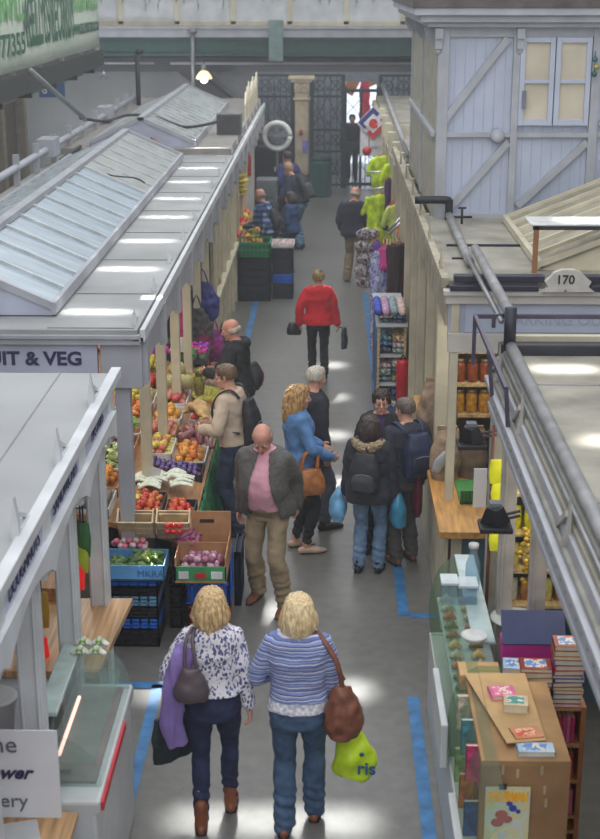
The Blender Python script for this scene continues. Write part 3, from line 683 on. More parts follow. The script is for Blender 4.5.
for y in (16.4, 18.5): MB().box(1.05, 1.08, y - .05, y + .05, 2.86, 4.85).build('upright', trimc, hs)
MB().box(1.08, 5.6, HY - .05, HY + .02, hz(137), hz(132)).box(1.08, 5.6, HY - .04, HY + .02, hz(37), hz(27)).box(1.08, 5.6, HY - .05, HY + .02, hz(219), hz(213)).box(1.03, 1.08, HY, 18.6, hz(137), hz(132)).build('rail', trimc, hs, bevel=.004)
for (x0, y0, x1, y1) in ((440, 126, 508, 38), (450, 208, 508, 142), (517, 206, 587, 142), (597, 206, 660, 142), (600, 126, 668, 40)):
    a = aty(x0, y0, HY - .03); b = aty(x1, y1, HY - .03)
    MB().bar((a[0], HY - .03, a[2]), (b[0], HY - .03, b[2]), .05, .07, (0, 0, 1)).build('brace', trimc, hs)
def corb(x, z): return MB().box(x - .04, x + .04, HY - .13, HY, z - .08, z + .02).box(x - .035, x + .035, HY - .1, HY, z - .18, z - .07).lathe((x, HY - .05, z - .24), [(.01, 0), (.035, .03), (.035, .08)], 10)
for px in (433, 513, 595): corb(hx(px) + .03, hz(30)).build('corbel', trimc, hs, bevel=.004)
MB().lathe((hx(497), HY - .1, hz(135)), [(0.0, -.02), (.055, -.015), (.07, 0), (.07, .08)], 24, 'y').build('round_boss', trimc, hs, True)
for a, b in ((517, 551), (552, 587)):
    x0, x1, z0, z1 = hx(a), hx(b), hz(125), hz(37)
    w = MB().box(x0, x0 + .05, HY - .07, HY, z0, z1).box(x1 - .05, x1, HY - .07, HY, z0, z1).box(x0 + .05, x1 - .05, HY - .068, HY, z0, z0 + .06).box(x0 + .05, x1 - .05, HY - .068, HY, z1 - .05, z1).box(x0 + .05, x1 - .05, HY - .06, HY, (z0 + z1) / 2 - .015, (z0 + z1) / 2 + .02).build('window_frame', boardm, hs, bevel=.004)
    MB().box(x0 + .05, x1 - .05, HY - .03, HY - .02, z0 + .05, z1 - .05).build('pane', M('blind_cream', (205, 196, 176), .35, var=.12, scale=2), w)
MB().box(hx(520), hx(524), HY - .09, HY - .07, hz(108), hz(90)).build('window_handle', M('dull_handle', (120, 122, 140), .4), hs)
MB().box(.88, 5.8, HY - .22, 18.8, hz(22), hz(15)).box(.96, 5.8, HY - .15, 18.7, hz(27), hz(22)).box(.82, 5.8, HY - .28, 18.9, hz(15), hz(7)).build('cornice', trimc, hs, bevel=.01)
MB().box(.8, 5.8, HY - .3, 18.9, hz(7), hz(-1)).build('roof', M('cabin_roof', (92, 84, 84), .8, var=.2), hs)
s = MB()
for i, y in enumerate((14.5, 16.4, 18.3)): s.prism([(1.06, 4.55), (1.06, 4.76), (.94, 4.76), (.97, 4.66), (1.02, 4.6)], y, y + .06, 'y')
s.build('side_corbel', trimc, hs)
for k, (z, c_) in enumerate(((4.48, (60, 120, 150)), (4.41, (180, 170, 90)), (4.34, (40, 110, 90)))):
    p = aty(595, 60, HY - .12)
    tag(MB().ball((p[0] + .02 * (k % 2), HY - .12, z - .02), .028).tube((p[0], HY - .12, z), (p[0], HY - .12, z + .06), .006).build('glass_bauble', M('bauble%d' % k, c_, .15, .3), smooth=True), ['blue bauble hanging beside the cabin window, topmost of the string', 'gold bauble in the middle of the string by the cabin window', 'green bauble lowest on the string by the cabin window'][k], 'bauble')
# small slatted lantern roof on 170
lr = thing('roof_lantern', 'pitched slatted cream lantern roof standing on the stall 170 roof', 'roof lantern', (2.6, 13.5, 2.6))
g0 = atz(505, 218, 2.92); g1 = atz(540, 266, 2.92); g2 = aty(600, 181, g0[1])
sl_ = (g2[2] - 2.92) / (g2[0] - g0[0]); a = (g0[0], 2.92); b = (g0[0] + 1.3, 2.92 + 1.3 * sl_)
m = MB(); m.prism([a, b, (b[0], b[1] - .04), (a[0], a[1] - .03)], g1[1], g0[1], 'y'); m.build('slope', M('lantern_board', (158, 152, 134), .7, var=.15), lr)
for i in range(7):
    y_ = g1[1] + .03 + i * (g0[1] - g1[1] - .06) / 6; MB().bar((a[0], y_, a[1] + .015), (b[0], y_, b[1] + .015), .045, .03).build('slat', offw, lr)
MB().bar((a[0], g1[1], a[1]), (a[0], g0[1], a[1]), .05, .06).build('eave', offw, lr)
MB().prism([(a[0], 2.88), (b[0], b[1]), (b[0], 2.88)], g1[1] + .02, g1[1] + .05, 'y').build('gable_board', offw, lr)
wt = thing('roof_hatch', 'white topped hatch box on a brown post on the stall 170 roof', 'hatch', (2.3, 11.5, 2.88))
p = aty(531, 224, 11.5); z = p[2]
MB().box(p[0], 4.5, 11.5, 11.9, z - .02, z).build('hatch_top', M('hatch_white', (200, 202, 200), .4), wt, bevel=.01)
MB().box(p[0] + .02, 4.5, 11.5, 11.53, z - .05, z - .02).build('dark_edge', dark, wt)
MB().box(p[0] + .03, p[0] + .07, 11.5, 11.54, 2.88, z - .02).build('post', M('rust_wood', (150, 104, 70), .8), wt)
MB().bar((p[0] + .08, 11.6, 2.93), (p[0] + .9, 11.6, z - .04), .02, .05).build('side_board', offw, wt)
# ---------------------------------------------------------------- near right stall
nr = thing('market_stall', 'near right dusty grey roofed book and snack stall with lattice edged gutter', 'market stall', (2.8, 3, 0))
MB().box(1.18, 6.4, 2.5, 9.5, 2.64, 2.7).build('roof', roofd, nr, bevel=.006)
nz = lambda y: aty(540, y, 9.55)[2]
MB().box(1.2, 6.4, 9.5, 9.6, nz(360), nz(343)).build('dark_gutter', M('gutter_navy', (44, 44, 60)), nr, bevel=.01)
MB().box(1.25, 6.4, 9.6, 9.66, nz(344), nz(338)).build('moulding', offw, nr)
MB().box(1.14, 1.17, 2.5, 9.5, 2.37, 2.52).box(1.1, 1.18, 2.5, 9.5, 2.52, 2.56).box(1.13, 1.17, 2.5, 9.5, 2.33, 2.37).box(1.16, 1.2, 2.5, 9.5, 2.56, 2.66).build('fascia', greyp, nr, bevel=.004)
s = MB()
for i in range(44): s.ball((1.14, 3 + i * .15, 2.445), (.006, .03, .035), 8, 6)
s.build('fascia_ornament', M('ornament_grey', (146, 146, 150), .6), nr, True)  # raised beads in a slightly darker grey than the fascia
MB().tube((1.24, 2.5, 2.72), (1.24, 9.45, 2.72), .028).build('edge_roll', M('roll_grey', (138, 136, 130), .7), nr, True)
MB().tube((1.15, 2.5, 2.58), (1.15, 9.45, 2.58), .02).build('edge_roll', M('roll_grey', (138, 136, 130)), nr, True)
for x_, y in ((1.2, 9.4), (1.2, 8.7), (1.33, 8.15), (1.2, 4.6)):
    MB().box(x_ - .05, x_ + .05, y - .05, y + .05, 0, 2.6).box(x_ - .035, x_ - .02, y - .065, y - .05, 0, 2.4).build('post', M('post_worn', (178, 172, 164), .6, var=.12), nr, bevel=.006)
for y in (9.2, 8.05, 6.3, 4.6):
    MB().prism([(1.13, 2.56), (1.19, 2.56), (1.175, 2.68), (1.165, 2.86), (1.15, 2.68)], y - .02, y + .02, 'y').bar((1.16, y, 2.76), (1.16, y + .3, 2.58), .03, .03).bar((1.2, y, 2.66), (1.34, y + .02, 2.72), .01, .02).build('finial', M('ornament_pale', (168, 166, 162), .6), nr)
MB().tube((1.14, 9.15, .3), (1.14, 9.15, 2.3), .012).build('brown_conduit', M('brown_pipe', (110, 66, 52), .5), nr, True)
for y in (8.75, 6.6): MB().box(1.3, 6.4, y, y + .012, 2.7, 2.704).build('roof_seam', M('roof_seam_grey', (126, 128, 130)), nr)
pipem = M('pipe_grey', (140, 140, 142), .5, var=.15)
pp = thing('roof_pipe', 'long grey pipe running along both right hand roofs and up over the gap', 'pipe', (1.25, 10, 2.9))
MB().path([(1.24, 11.75, 3.04), (1.24, 9.4, 3.04)], .04, 12, 1).path([(1.26, 9.35, 2.8), (1.26, 2.6, 2.8)], .04, 12, 1).build('pipe', pipem, pp, True)
MB().tube((1.25, 9.38, 2.78), (1.25, 9.38, 3.07), .042).build('dark_riser', dark, pp, True)
MB().tube((1.18, 11.75, 2.97), (1.19, 9.4, 2.97), .02).tube((1.2, 9.35, 2.74), (1.2, 2.6, 2.74), .015).build('thin_pipe', steel, pp, True)
p1 = atz(415, 200, 3.08); p2 = atz(448, 198, 3.08)
e = thing('elbow_pipe', 'black elbow pipe emerging at the lilac cabin corner above the roof', 'pipe', (p1[0], p1[1], 3.08))
MB().path([(p1[0], p1[1], 3.08), (p2[0] - .03, p1[1], 3.08), (p2[0], p1[1], 3.04), (p2[0], p1[1], 2.88)], .04, 10, 4).build('pipe', black, e, True)
q1 = atz(449, 216, 2.92); q2 = atz(470, 264, 2.92)
MB().tube((q1[0], q1[1], 2.93), (q2[0], q2[1], 2.93), .04).build('pipe_tail', pipem, e, True)
v = atz(462, 216, 2.96)
MB().tube((v[0] - .1, v[1], 2.95), (v[0] + .1, v[1], 2.95), .012).tube((v[0], v[1], 2.88), (v[0], v[1], 3.04), .012).tube((v[0] - .04, v[1], 3.04), (v[0] + .04, v[1], 3.04), .01).build('valve', black, e, True)
rl = thing('railing', 'dark purple grey metal railing around the near right roof edge', 'railing', (1.1, 9.5, 2.7))
rm = M('rail_purple', (70, 64, 84), .45)
tz = aty(475, 316, 9.5)[2]; xr_ = aty(475, 316, 9.5)[0]
MB().bar((xr_, 9.5, tz), (6.4, 9.5, tz), .035, .03).bar((xr_, 9.5, tz), (1.1, 8.3, tz - .18), .025, .03).bar((xr_, 9.5, tz), (xr_, 9.5, tz - .35), .025, .025).bar((1.06, 9.0, tz - .08), (1.1, 9.0, 2.55), .025, .025).bar((1.1, 8.3, tz - .18), (1.12, 8.3, 2.55), .025, .025).bar((1.15, 9.5, tz), (1.15, 9.5, tz - .08), .04, .025).build('rail_bar', rm, rl)
# floodlights
for (px, py_, y, lb) in ((473, 436, 9.3, 'upper black floodlight on a bracket from the near right gutter'), (497, 517, 8.0, 'lower black floodlight on a bracket from the near right gutter')):
    p = aty(px, py_, y); px_ = p[0]; z = p[2]
    fl = thing('floodlight', lb, 'floodlight', (px_, y, z))
    m = MB(); m.loft([(px_ - .02, y - .03, z + .08), (px_ - .01, y, z - .04)], [(.055, .05), (.1, .085)], n=4, cap=False); m.box(px_ - .11, px_ + .09, y - .1, y + .08, z - .075, z - .04); m.build('housing', black, fl, bevel=.008)
    MB().box(px_ - .05, px_ + .02, y - .04, y + .03, z + .07, z + .1).build('heat_sink', M('sink_grey', (110, 116, 124), .4), fl)
    MB().bar((px_ + .06, y, z + .02), (1.18, y, z + .04), .015, .015).bar((px_ + .06, y, z - .01), (1.18, y, z + .01), .015, .015).build('bracket', M('bracket_purple', (66, 52, 66), .5), fl)
# glass counter along the aisle (near right)
gc = thing('glass_counter', 'long glass fronted snack counter with white trim beside the right blue line', 'counter', (.95, 8, 0))
MB().box(.76, 1.12, 6.0, 9.4, 0, .62).build('cabinet', casew, gc, bevel=.01)
MB().box(.72, .77, 6.0, 7.2, .6, .66).box(.7, .745, 7.55, 8.3, .6, .9).build('white_trim', white, gc, bevel=.01)
gg = glass('green_glass', (222, 234, 222), .08)
m = MB(); gp = cr([(.77, .62), (.75, .8), (.76, .98), (.82, 1.16), (.92, 1.24)], 4)
for k in range(len(gp) - 1): m.quad((gp[k][0], 6.0, gp[k][1]), (gp[k][0], 9.35, gp[k][1]), (gp[k + 1][0], 9.35, gp[k + 1][1]), (gp[k + 1][0], 6.0, gp[k + 1][1]))
m.build('curved_glass', gg, gc, True)
MB().prism([(.76, .62)] + [tuple(q) for q in gp] + [(1.1, 1.24), (1.1, .62)], 9.34, 9.35, 'y').prism([(.76, .62)] + [tuple(q) for q in gp] + [(1.1, 1.24), (1.1, .62)], 7.66, 7.67, 'y').build('end_glass', gg, gc)
MB().box(.92, 1.06, 7.95, 9.35, 1.24, 1.26).build('top_shelf', M('pale_aqua', (170, 190, 196), .3), gc, bevel=.004)
MB().box(.8, 1.1, 7.7, 9.3, .93, .945).build('inner_shelf', M('pale_aqua', (170, 190, 196)), gc)
snacks = [(214, 186, 120), (150, 120, 60), (110, 130, 70), (190, 120, 70), (200, 190, 160)]
for i in range(22):
    y = 7.75 + (i % 11) * .145; x = .86 + .14 * (i // 11)
    o = thing('wrapped_snack', 'small wrapped snack in the rows inside the right glass counter', 'snack', (x, y, .945), 'snacks in the glass counter')
    MB().loft([(x - .04, y, .965), (x, y, .99), (x + .04, y, .965)], [(.02, .01), (.04, .03), (.02, .01)], side=(0, 1, 0), n=8).build('wrapper', M('snack%d' % (i % 5), snacks[i % 5], .5, var=.3, scale=30), o, True)
# clear boxes and jars at far end of the counter
aq = glass('aqua_plastic', (206, 226, 236), .22)
for i, (px, py_, w, h, lb) in enumerate(((449, 588, .1, .14, 'clear aqua plastic box at the far end of the glass counter, left of the pair'), (467, 588, .12, .12, 'clear aqua plastic box at the far end of the glass counter, right of the pair'))):
    p = atz(px, py_, 1.35)
    o = thing('clear_box', lb, 'box', (p[0], p[1], 1.3))
    MB().box(p[0] - w / 2, p[0] + w / 2, p[1] - .07, p[1] + .07, 1.26, 1.26 + h).build('box_body', aq, o)
    MB().box(p[0] - w / 2 - .008, p[0] + w / 2 + .008, p[1] - .08, p[1] + .08, 1.26 + h, 1.26 + h + .02).build('lid', M('pale_lid', (196, 206, 214), .3), o, bevel=.004)
p = atz(465, 640, 1.3)
o = thing('clear_bottle', 'tall clear bottle shaped jar lying on the glass counter top', 'bottle', (p[0], p[1], 1.3))
MB().lathe((.99, 8.75, 1.26), [(.045, 0), (.05, .02), (.05, .18), (.025, .26), (.025, .3)], 20).build('jar_body', aq, o, True)
MB().lathe((.99, 8.75, 1.56), [(.035, 0), (.035, .03)], 16).build('cap', casew, o, True)
p = atz(476, 636, 1.3)
o = thing('white_bowl', 'white oval bowl on the glass counter beyond the purple box', 'bowl', (p[0], p[1], 1.3))
MB().lathe((p[0] - .01, p[1], 1.26), [(.04, 0), (.075, .03), (.085, .05), (.075, .05), (.06, .03)], 24).build('bowl', casew, o, True)
o = thing('white_bowl', 'shallow white dish hanging on wires behind the post in the near right stall', 'bowl', (1.15, 8.2, 1.3))
p = aty(515, 619, 8.6)
MB().lathe(p, [(.05, -.02), (.16, 0), (.17, .012), (.15, .01)], 24).build('dish', casew, o, True)
# chip and snack bags on the shelves inside
sv = thing('snack_shelf', 'cream shelf unit filled with yellow snack bags inside the near right stall', 'shelf', (1.6, 9.3, 0))
MB().box(1.28, 2.3, 9.5, 9.56, 0, 2.2).build('back_panel', M('blue_grey_panel', (84, 112, 124)), sv)
for z in (.95, 1.22, 1.5, 1.8): MB().box(1.26, 2.3, 9.15, 9.5, z - .02, z).build('shelf_board', woodl, sv)
yel = [(236, 220, 40), (240, 228, 70), (200, 160, 60), (226, 210, 120), (190, 130, 70), (214, 206, 190)]
for i in range(28):
    r_, k = divmod(i, 7); z = (.95, 1.22, 1.5, 1.8)[r_]; x = 1.32 + k * .125; y = 9.25
    ci = (0 if r_ > 1 else random.choice([2, 3, 4, 5, 0]))
    o = thing('snack_bag', ['packet on the lowest shelf inside the near right stall', 'packet on the second lowest shelf inside the near right stall', 'yellow packet on the second highest shelf inside the near right stall', 'yellow packet on the top shelf inside the near right stall'][r_], 'packet', (x, y, z), 'packets on shelf level %s' % ['one', 'two', 'three', 'four'][r_])
    MB().loft([(x, y, z + .01), (x, y, z + .08), (x, y, z + .17)], [(.05, .012), (.055, .035), (.05, .008)], n=8).build('foil', M('ybag%d' % ci, yel[ci], .35, var=.25, scale=18), o, True)
o = thing('yellow_banner_bag', 'bunch of bright yellow snack bags hanging beside the near right post', 'packet', (1.25, 9.0, 1.9))
m = MB()
for i, z in enumerate((1.98, 1.82, 1.66, 1.48)): p = aty(498, 490, 9.1); m.loft([(p[0] + .02 * (i % 2), 9.1, z + .08), (p[0] + .02 * (i % 2), 9.1, z), (p[0] + .02 * (i % 2), 9.1, z - .08)], [(.06, .01), (.07, .04), (.06, .01)])
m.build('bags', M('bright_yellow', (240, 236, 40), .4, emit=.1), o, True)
o = thing('yellow_flowers', 'golden yellow artificial flower spray hanging in the near right stall', 'flowers', (1.4, 8.9, 1.6))
m = MB(); c0 = aty(530, 560, 8.7)
for i in range(60):
    v = Vector((random.gauss(0, .05), random.gauss(0, .04), random.gauss(0, .11))) + Vector(c0); m.ball(v, (.02, .02, .014), 6, 4)
m.build('petals', M('gold_petal', (206, 170, 50), .6, var=.3, scale=20), o, True)
MB().path([(c0[0], c0[1], c0[2] - .1), (c0[0] + .02, c0[1], 2.2)], .008).build('stem', M('stem_green', (70, 90, 50), .7), o)
# ---------------------------------------------------------------- books
cardb = M('cardboard', (172, 134, 92), .8, var=.14, scale=4)
cb = thing('book_cabinet', 'brown cardboard faced book cabinet in the bottom right corner', 'cabinet', (1.15, 7.2, 0))
ZT = 1.2; CX0, CX1, CY0, CY1 = .84, 1.32, 6.65, 7.55
MB().box(CX0, CX1, CY0, CY1, ZT - .03, ZT).build('top', cardb, cb)
MB().box(CX0, CX1, CY0, CY0 + .03, 0, ZT - .03).build('front_panel', M('cardboard_front', (166, 126, 90), .8, var=.18, scale=3), cb)
MB().box(CX1 - .04, CX1, CY0 + .03, CY1, 0, ZT - .03).box(CX0, CX1 - .04, CY1 - .03, CY1, 0, ZT - .03).build('side_panel', woodm, cb)
for y in (CY0 + .03, 6.95, 7.24, 7.5): MB().box(CX0, CX0 + .03, y, y + .03, 0, ZT - .03).build('rack_upright', M('orange_wood', (176, 116, 72), .6, var=.2), cb)
for z in (.25, .6, .95): MB().box(CX0 + .01, CX1 - .06, CY0 + .03, CY1 - .03, z - .02, z).build('rack_shelf', M('orange_wood', (176, 116, 72)), cb)
s = MB()
for (x, z) in ((.95, 1.12), (1.03, 1.1), (1.18, 1.0), (1.19, .92), (1.16, 1.12)): s.box(x, x + .014, CY0 - .005, CY0, z, z + .05)
s.build('tape_mark', M('tape', (190, 170, 140), .3), cb)
covers = [(190, 60, 110), (80, 140, 150), (200, 190, 170), (60, 90, 150), (210, 120, 60), (150, 180, 120)]
def book(loc, w, d, h, mat, label, group, rz=0, lying=True, art=None):
    b = thing('book', label, 'book', loc, group, rot=rz if rz else .0001)
    if lying:
        MB().box(-w / 2, w / 2, -d / 2, d / 2, 0, .003).box(-w / 2, w / 2, -d / 2, d / 2, h - .003, h).box(-w / 2, -w / 2 + .003, -d / 2, d / 2, 0, h).build('cover', mat, None).parent = b
        MB().box(-w / 2 + .003, w / 2 - .004, -d / 2 + .004, d / 2 - .004, .003, h - .003).build('pages', M('pages', (222, 212, 190), .8), None).parent = b
        if art: MB().box(-w * .34, w * .34, -d * .32, d * .38, h, h + .001).build('cover_picture', art, None).parent = b
    else:
        MB().box(-h / 2, h / 2, -d / 2, -d / 2 + .003, 0, w).box(-h / 2, -h / 2 + .003, -d / 2, d / 2, 0, w).box(h / 2 - .003, h / 2, -d / 2, d / 2, 0, w).build('cover', mat, None).parent = b
        MB().box(-h / 2 + .003, h / 2 - .003, -d / 2 + .003, d / 2 - .004, .003, w - .004).build('pages', M('pages', (222, 212, 190)), None).parent = b
    return b
for i in range(9):
    z = (.97, .62, .27)[i // 3]; y = 6.83 + .28 * (i % 3)
    book((.855, y, z), .22, .16, .03, M('cov%d' % (i % 6), covers[i % 6], .4, var=.4, scale=20), 'coloured paperback facing the aisle in the side rack, %s row' % ['top', 'middle', 'bottom'][i // 3], 'paperbacks in the side rack', rz=-pi / 2, lying=False)
tag(MB().prism([atz(507, 744, ZT + .03)[:2], atz(546, 741, ZT + .03)[:2], atz(525, 674, ZT + .03)[:2], atz(464, 674, ZT + .03)[:2]], ZT + .03, ZT + .036, 'z').build('card_sheet', M('card_sheet', (196, 160, 112), .7, var=.08)), 'loose brown card sheet lying skewed on the book cabinet', 'card')
tag(MB().box(.81, 1.06, 7.62, 7.8, 1.1, 1.2).build('carton', M('card_sheet', (196, 160, 112)), bevel=.004), 'flattened brown carton behind the book cabinet', 'carton')
zt = ZT + .036
def artm(name, c, sc=25):
    if name in MC: return MC[name]
    t = NT(name); f = t.noise(sc, 3); t.col(t.ramp(f, [(.35, c[0]), (.5, c[1]), (.62, c[2]), (.75, c[0])], True)); MC[name] = t.m; return t.m
A1 = artm('art_pink', ((226, 120, 160), (240, 220, 210), (180, 60, 100))); A2 = artm('art_teal', ((70, 150, 140), (220, 230, 230), (180, 60, 60))); A3 = artm('art_red', ((210, 70, 60), (230, 190, 150), (220, 90, 90))); A4 = artm('art_blue', ((90, 140, 210), (230, 220, 200), (180, 90, 90)))
P1 = atz(502, 695, zt); P2 = atz(515, 708, zt); P3 = atz(526, 733, zt); P4 = atz(535, 752, ZT)
book(P1, .15, .13, .028, M('pinkcov', (226, 110, 160), .4), 'pink covered paperback lying on the loose card sheet', None, .1, art=A1)
book(P2, .14, .12, .05, M('creamcov', (216, 196, 160), .4), 'thick cream and teal paperback lying below the pink one', None, -.1, art=A2)
book(P3, .16, .12, .006, M('redcov', (206, 130, 90), .4), 'thin red picture booklet at the near end of the card sheet', None, .2, art=A3)
book(P4, .2, .1, .03, M('lbcov', (170, 200, 230), .4), 'pale blue paperback lying at the cabinet front edge', None, 0, art=A4)
P5 = atz(513, 669, ZT)
book((P5[0], P5[1], ZT), .13, .14, .04, M('lbcov', (170, 200, 230)), 'pale paperback leaning by the carton left of the book stacks', None, -.1, art=A4)
# poster
po = thing('poster', 'bright comic poster clipped to the front of the book cabinet', 'poster', (1.0, 6.64, .8))
a = aty(486, 789, 6.63); b = aty(531, 787, 6.63)
X0, X1, Z1 = a[0], b[0], a[2] + .01; Z0 = Z1 - .42
MB().box(X0, X1, 6.635, 6.64, Z0, Z1).build('sheet', artm('poster_art', ((216, 216, 210), (220, 214, 170), (196, 206, 214)), 9), po)
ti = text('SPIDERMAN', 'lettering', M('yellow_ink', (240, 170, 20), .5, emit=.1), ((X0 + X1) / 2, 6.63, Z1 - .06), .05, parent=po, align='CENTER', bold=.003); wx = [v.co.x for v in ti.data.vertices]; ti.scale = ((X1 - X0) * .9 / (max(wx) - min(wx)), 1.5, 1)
m = MB()
for (x, z, r_) in ((.07, .14, .035), (.12, .12, .03), (.09, .09, .035)): m.ball((X0 + x, 6.634, Z1 - z - .08), (r_, .002, r_ * .8))
m.build('red_shape', M('red_ink', (190, 40, 50), .5), po)
m = MB()
for (x, z, r_) in ((.13, .05, .018), (.15, .08, .022), (.18, .1, .014)): m.ball((X0 + x, 6.634, Z1 - z - .05), (r_, .002, r_))
m.build('blue_shape', M('blue_ink', (60, 80, 180), .5), po)
MB().box(X0 + .07, X0 + .11, 6.625, 6.635, Z1 - .01, Z1 + .02).build('clip', dark, po)
# bookcase facing the aisle end
bc = thing('bookcase', 'orange wood bookcase full of pink spined paperbacks in the right corner', 'bookcase', (1.5, 7.6, 0))
bx0, bx1, by = 1.14, 1.55, 7.6
ZB = aty(560, 711, 7.6)[2]
MB().box(bx1, bx1 + .03, by, by + .2, 0, ZB + .025).box(bx0 - .03, bx0, by + .02, by + .2, 0, ZB + .025).box(bx0, bx1, by + .17, by + .2, 0, ZB).build('side_panel', M('orange_wood', (176, 116, 72)), bc)
lv = [.0, .12, ZB - .75, ZB - .5, ZB - .25, ZB]
for z in lv: MB().box(bx0, bx1, by, by + .18, z, z + .025).build('shelf', M('pine_shelf', (196, 144, 92), .5, var=.15), bc)
pk = [(196, 40, 100), (214, 70, 130), (170, 30, 90), (220, 110, 150), (206, 60, 50)]
for r_ in range(2, 5):
    x = bx0 + .012
    k = 0
    while x < bx1 - .03:
        w = random.uniform(.02, .028)
        book((x + w / 2, by + .07, lv[r_] + .025), random.uniform(.17, .185), .11, w, M('spine%d' % ((k * 7 + r_) % 5), pk[(k * 7 + r_) % 5], .4), 'pink or red spined paperback on the %s visible shelf of the bookcase' % ['bottom', 'middle', 'top'][r_ - 2], 'paperbacks on the %s visible shelf' % ['bottom', 'middle', 'top'][r_ - 2], lying=False)
        x += w + .002; k += 1
stk = [(150, 60, 50), (190, 40, 120), (200, 120, 60), (70, 70, 150), (190, 60, 70), (190, 150, 90), (60, 90, 150), (40, 120, 170)]
for s_, (x, y, n_, wd) in enumerate(((1.27, 7.68, 9, .19), (1.46, 7.67, 14, .18))):
    z = ZB + .026
    for k in range(n_):
        h = random.uniform(.02, .035)
        book((x + random.uniform(-.008, .008), y, z), wd, .15, h, M('stk%d' % ((k * 3 + s_) % 8), stk[(k * 3 + s_) % 8], .4), ['book in the shorter stack before the navy and magenta box', 'book in the taller rightmost stack on top of the bookcase'][s_], ['books in the shorter stack', 'books in the rightmost stack'][s_], random.uniform(-.05, .05), art=A4 if k == n_ - 1 else None)
        z += h + .001
bxp = thing('gift_box', 'large navy box with magenta lower edge behind the book stacks', 'box', (1.25, 7.85, 1.25))
MB().box(1.09, 1.47, 7.84, 8.0, 1.16, 1.3).build('magenta_base', M('magenta_card', (190, 50, 150), .5), bxp)
MB().box(1.085, 1.475, 7.83, 8.05, 1.3, 1.32, rot=Matrix.Rotation(.8, 3, 'X'), piv=(1.25, 7.83, 1.3)).build('navy_lid', M('navy_card', (52, 62, 106), .5, var=.06), bxp)
# ---------------------------------------------------------------- clothes stall goods on the right, farther back
eg = thing('shop_sign', 'square white sign with a red and blue letter e on a diamond', 'sign', (.85, 27, 2.4))
c0 = aty(373, 123, 27); w = .22
rot45 = Matrix.Rotation(pi / 4, 3, 'Y')
MB().box(c0[0] - .24, c0[0] + .24, 27.0, 27.03, c0[2] - .62, c0[2] + .05).build('sign_board', M('sign_white', (216, 214, 220), .5), eg)
MB().box(c0[0] - w, c0[0] + w, 26.95, 26.99, c0[2] - w, c0[2] + w, rot=rot45).build('white_diamond', M('sign_white', (216, 214, 220)), eg)
MB().prism([(c0[0] + .28, c0[2] - .02), (c0[0], c0[2] - .3), (c0[0] - .12, c0[2] - .18), (c0[0] + .16, c0[2] + .1)], 26.93, 26.95, 'y').build('red_band', M('red_ink2', (200, 50, 50), .5), eg)
MB().prism([(c0[0] - .28, c0[2] + .02), (c0[0], c0[2] + .3), (c0[0] + .12, c0[2] + .18), (c0[0] - .16, c0[2] - .1)], 26.93, 26.95, 'y').build('blue_band', M('blue_ink2', (50, 60, 130), .5), eg)
MB().box(c0[0] - .13, c0[0] + .13, 26.91, 26.925, c0[2] - .13, c0[2] + .13, rot=rot45).build('white_centre', M('sign_white', (216, 214, 220)), eg)
text('e', 'letter', M('red_ink2', (200, 50, 50)), (c0[0], 26.9, c0[2] + .02), .3, parent=eg, align='CENTER', bold=.02)
text('repair', 'lettering', M('grey_ink', (100, 102, 116)), (c0[0], 26.97, c0[2] - .45), .1, parent=eg, align='CENTER')
def garment(px, y, ztop, h, w, mat, label, name='hanging_shirt', cat='shirt', sleeves=True, x=None):
    x = x if x is not None else aty(px, 150, y)[0]
    g = thing(name, label, cat, (x, y, ztop - h))
    m = MB(); 
    m.loft([(x, y, ztop), (x, y, ztop - .05), (x, y, ztop - h * .5), (x, y, ztop - h)], [(w * .2, .03), (w * .5, .05), (w * .45, .06), (w * .5, .07)], k=4, n=16)
    if sleeves:
        for q in (-1, 1): m.loft([(x + q * w * .42, y, ztop - .06), (x + q * w * .62, y, ztop - .3)], [.05, .045])
    me = remesh(m, .02, 1, lambda v, n_: v + n_ * .04 * noise.noise(Vector((v.x * 14, v.y * 14, v.z * 3))))
    for v in me.vertices: v.co -= Vector((x, y, ztop - h))
    mobj('cloth', me, mat, None).parent = g
    MB().path([(x - w * .4, y, ztop - .04), (x, y, ztop + .04), (x + w * .4, y, ztop - .04)], .01).path([(x, y, ztop + .04), (x, y, ztop + .12)], .006).build('hanger', woodm, g, True)
    return g
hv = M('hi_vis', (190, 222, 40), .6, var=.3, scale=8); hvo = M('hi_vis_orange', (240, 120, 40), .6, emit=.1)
garment(384, 24.5, 2.3, .5, .42, hv, 'bright yellow green vest hanging topmost at the clothes stall')
garment(396, 23.2, 2.35, .6, .36, hv, 'bright yellow green shirt hanging nearer the shutters of the clothes stall')
garment(382, 22.6, 1.9, .7, .5, hv, 'large bright yellow green jacket hanging above the patterned scarves', 'hanging_jacket', 'jacket')
garment(379, 21.8, 1.5, .8, .22, hv, 'narrow yellow green vest hanging at the aisle edge below the jacket', 'hanging_vest', 'vest', False)
garment(402, 21.0, 2.0, .6, .4, M('pale_green_cloth', (196, 214, 110), .7, var=.2), 'pale lime shirt hanging beside the orange vest')
garment(408, 20.2, 1.9, .5, .24, hvo, 'orange vest hanging against the cream shutters', 'hanging_vest', 'vest', False)
garment(389, 22.3, 2.2, .75, .16, M('purple_scarf', (80, 44, 90), .7), 'dark purple scarf hanging between the yellow shirts', 'hanging_scarf', 'scarf', False)
garment(396, 21.6, 1.95, .55, .2, M('red_scarf', (180, 30, 60), .7), 'crimson scarf hanging above the wooden hangers', 'hanging_scarf', 'scarf', False)
def patm(name, base, cols, sc):
    if name in MC: return MC[name]
    t = NT(name); f = t.noise(sc, 3, stretch=(1, 1, .6)); st = [(.0, base)] + [(.42 + .08 * i, c) for i, c in enumerate(cols)]
    t.col(t.ramp(f, st, True)); MC[name] = t.m; return t.m
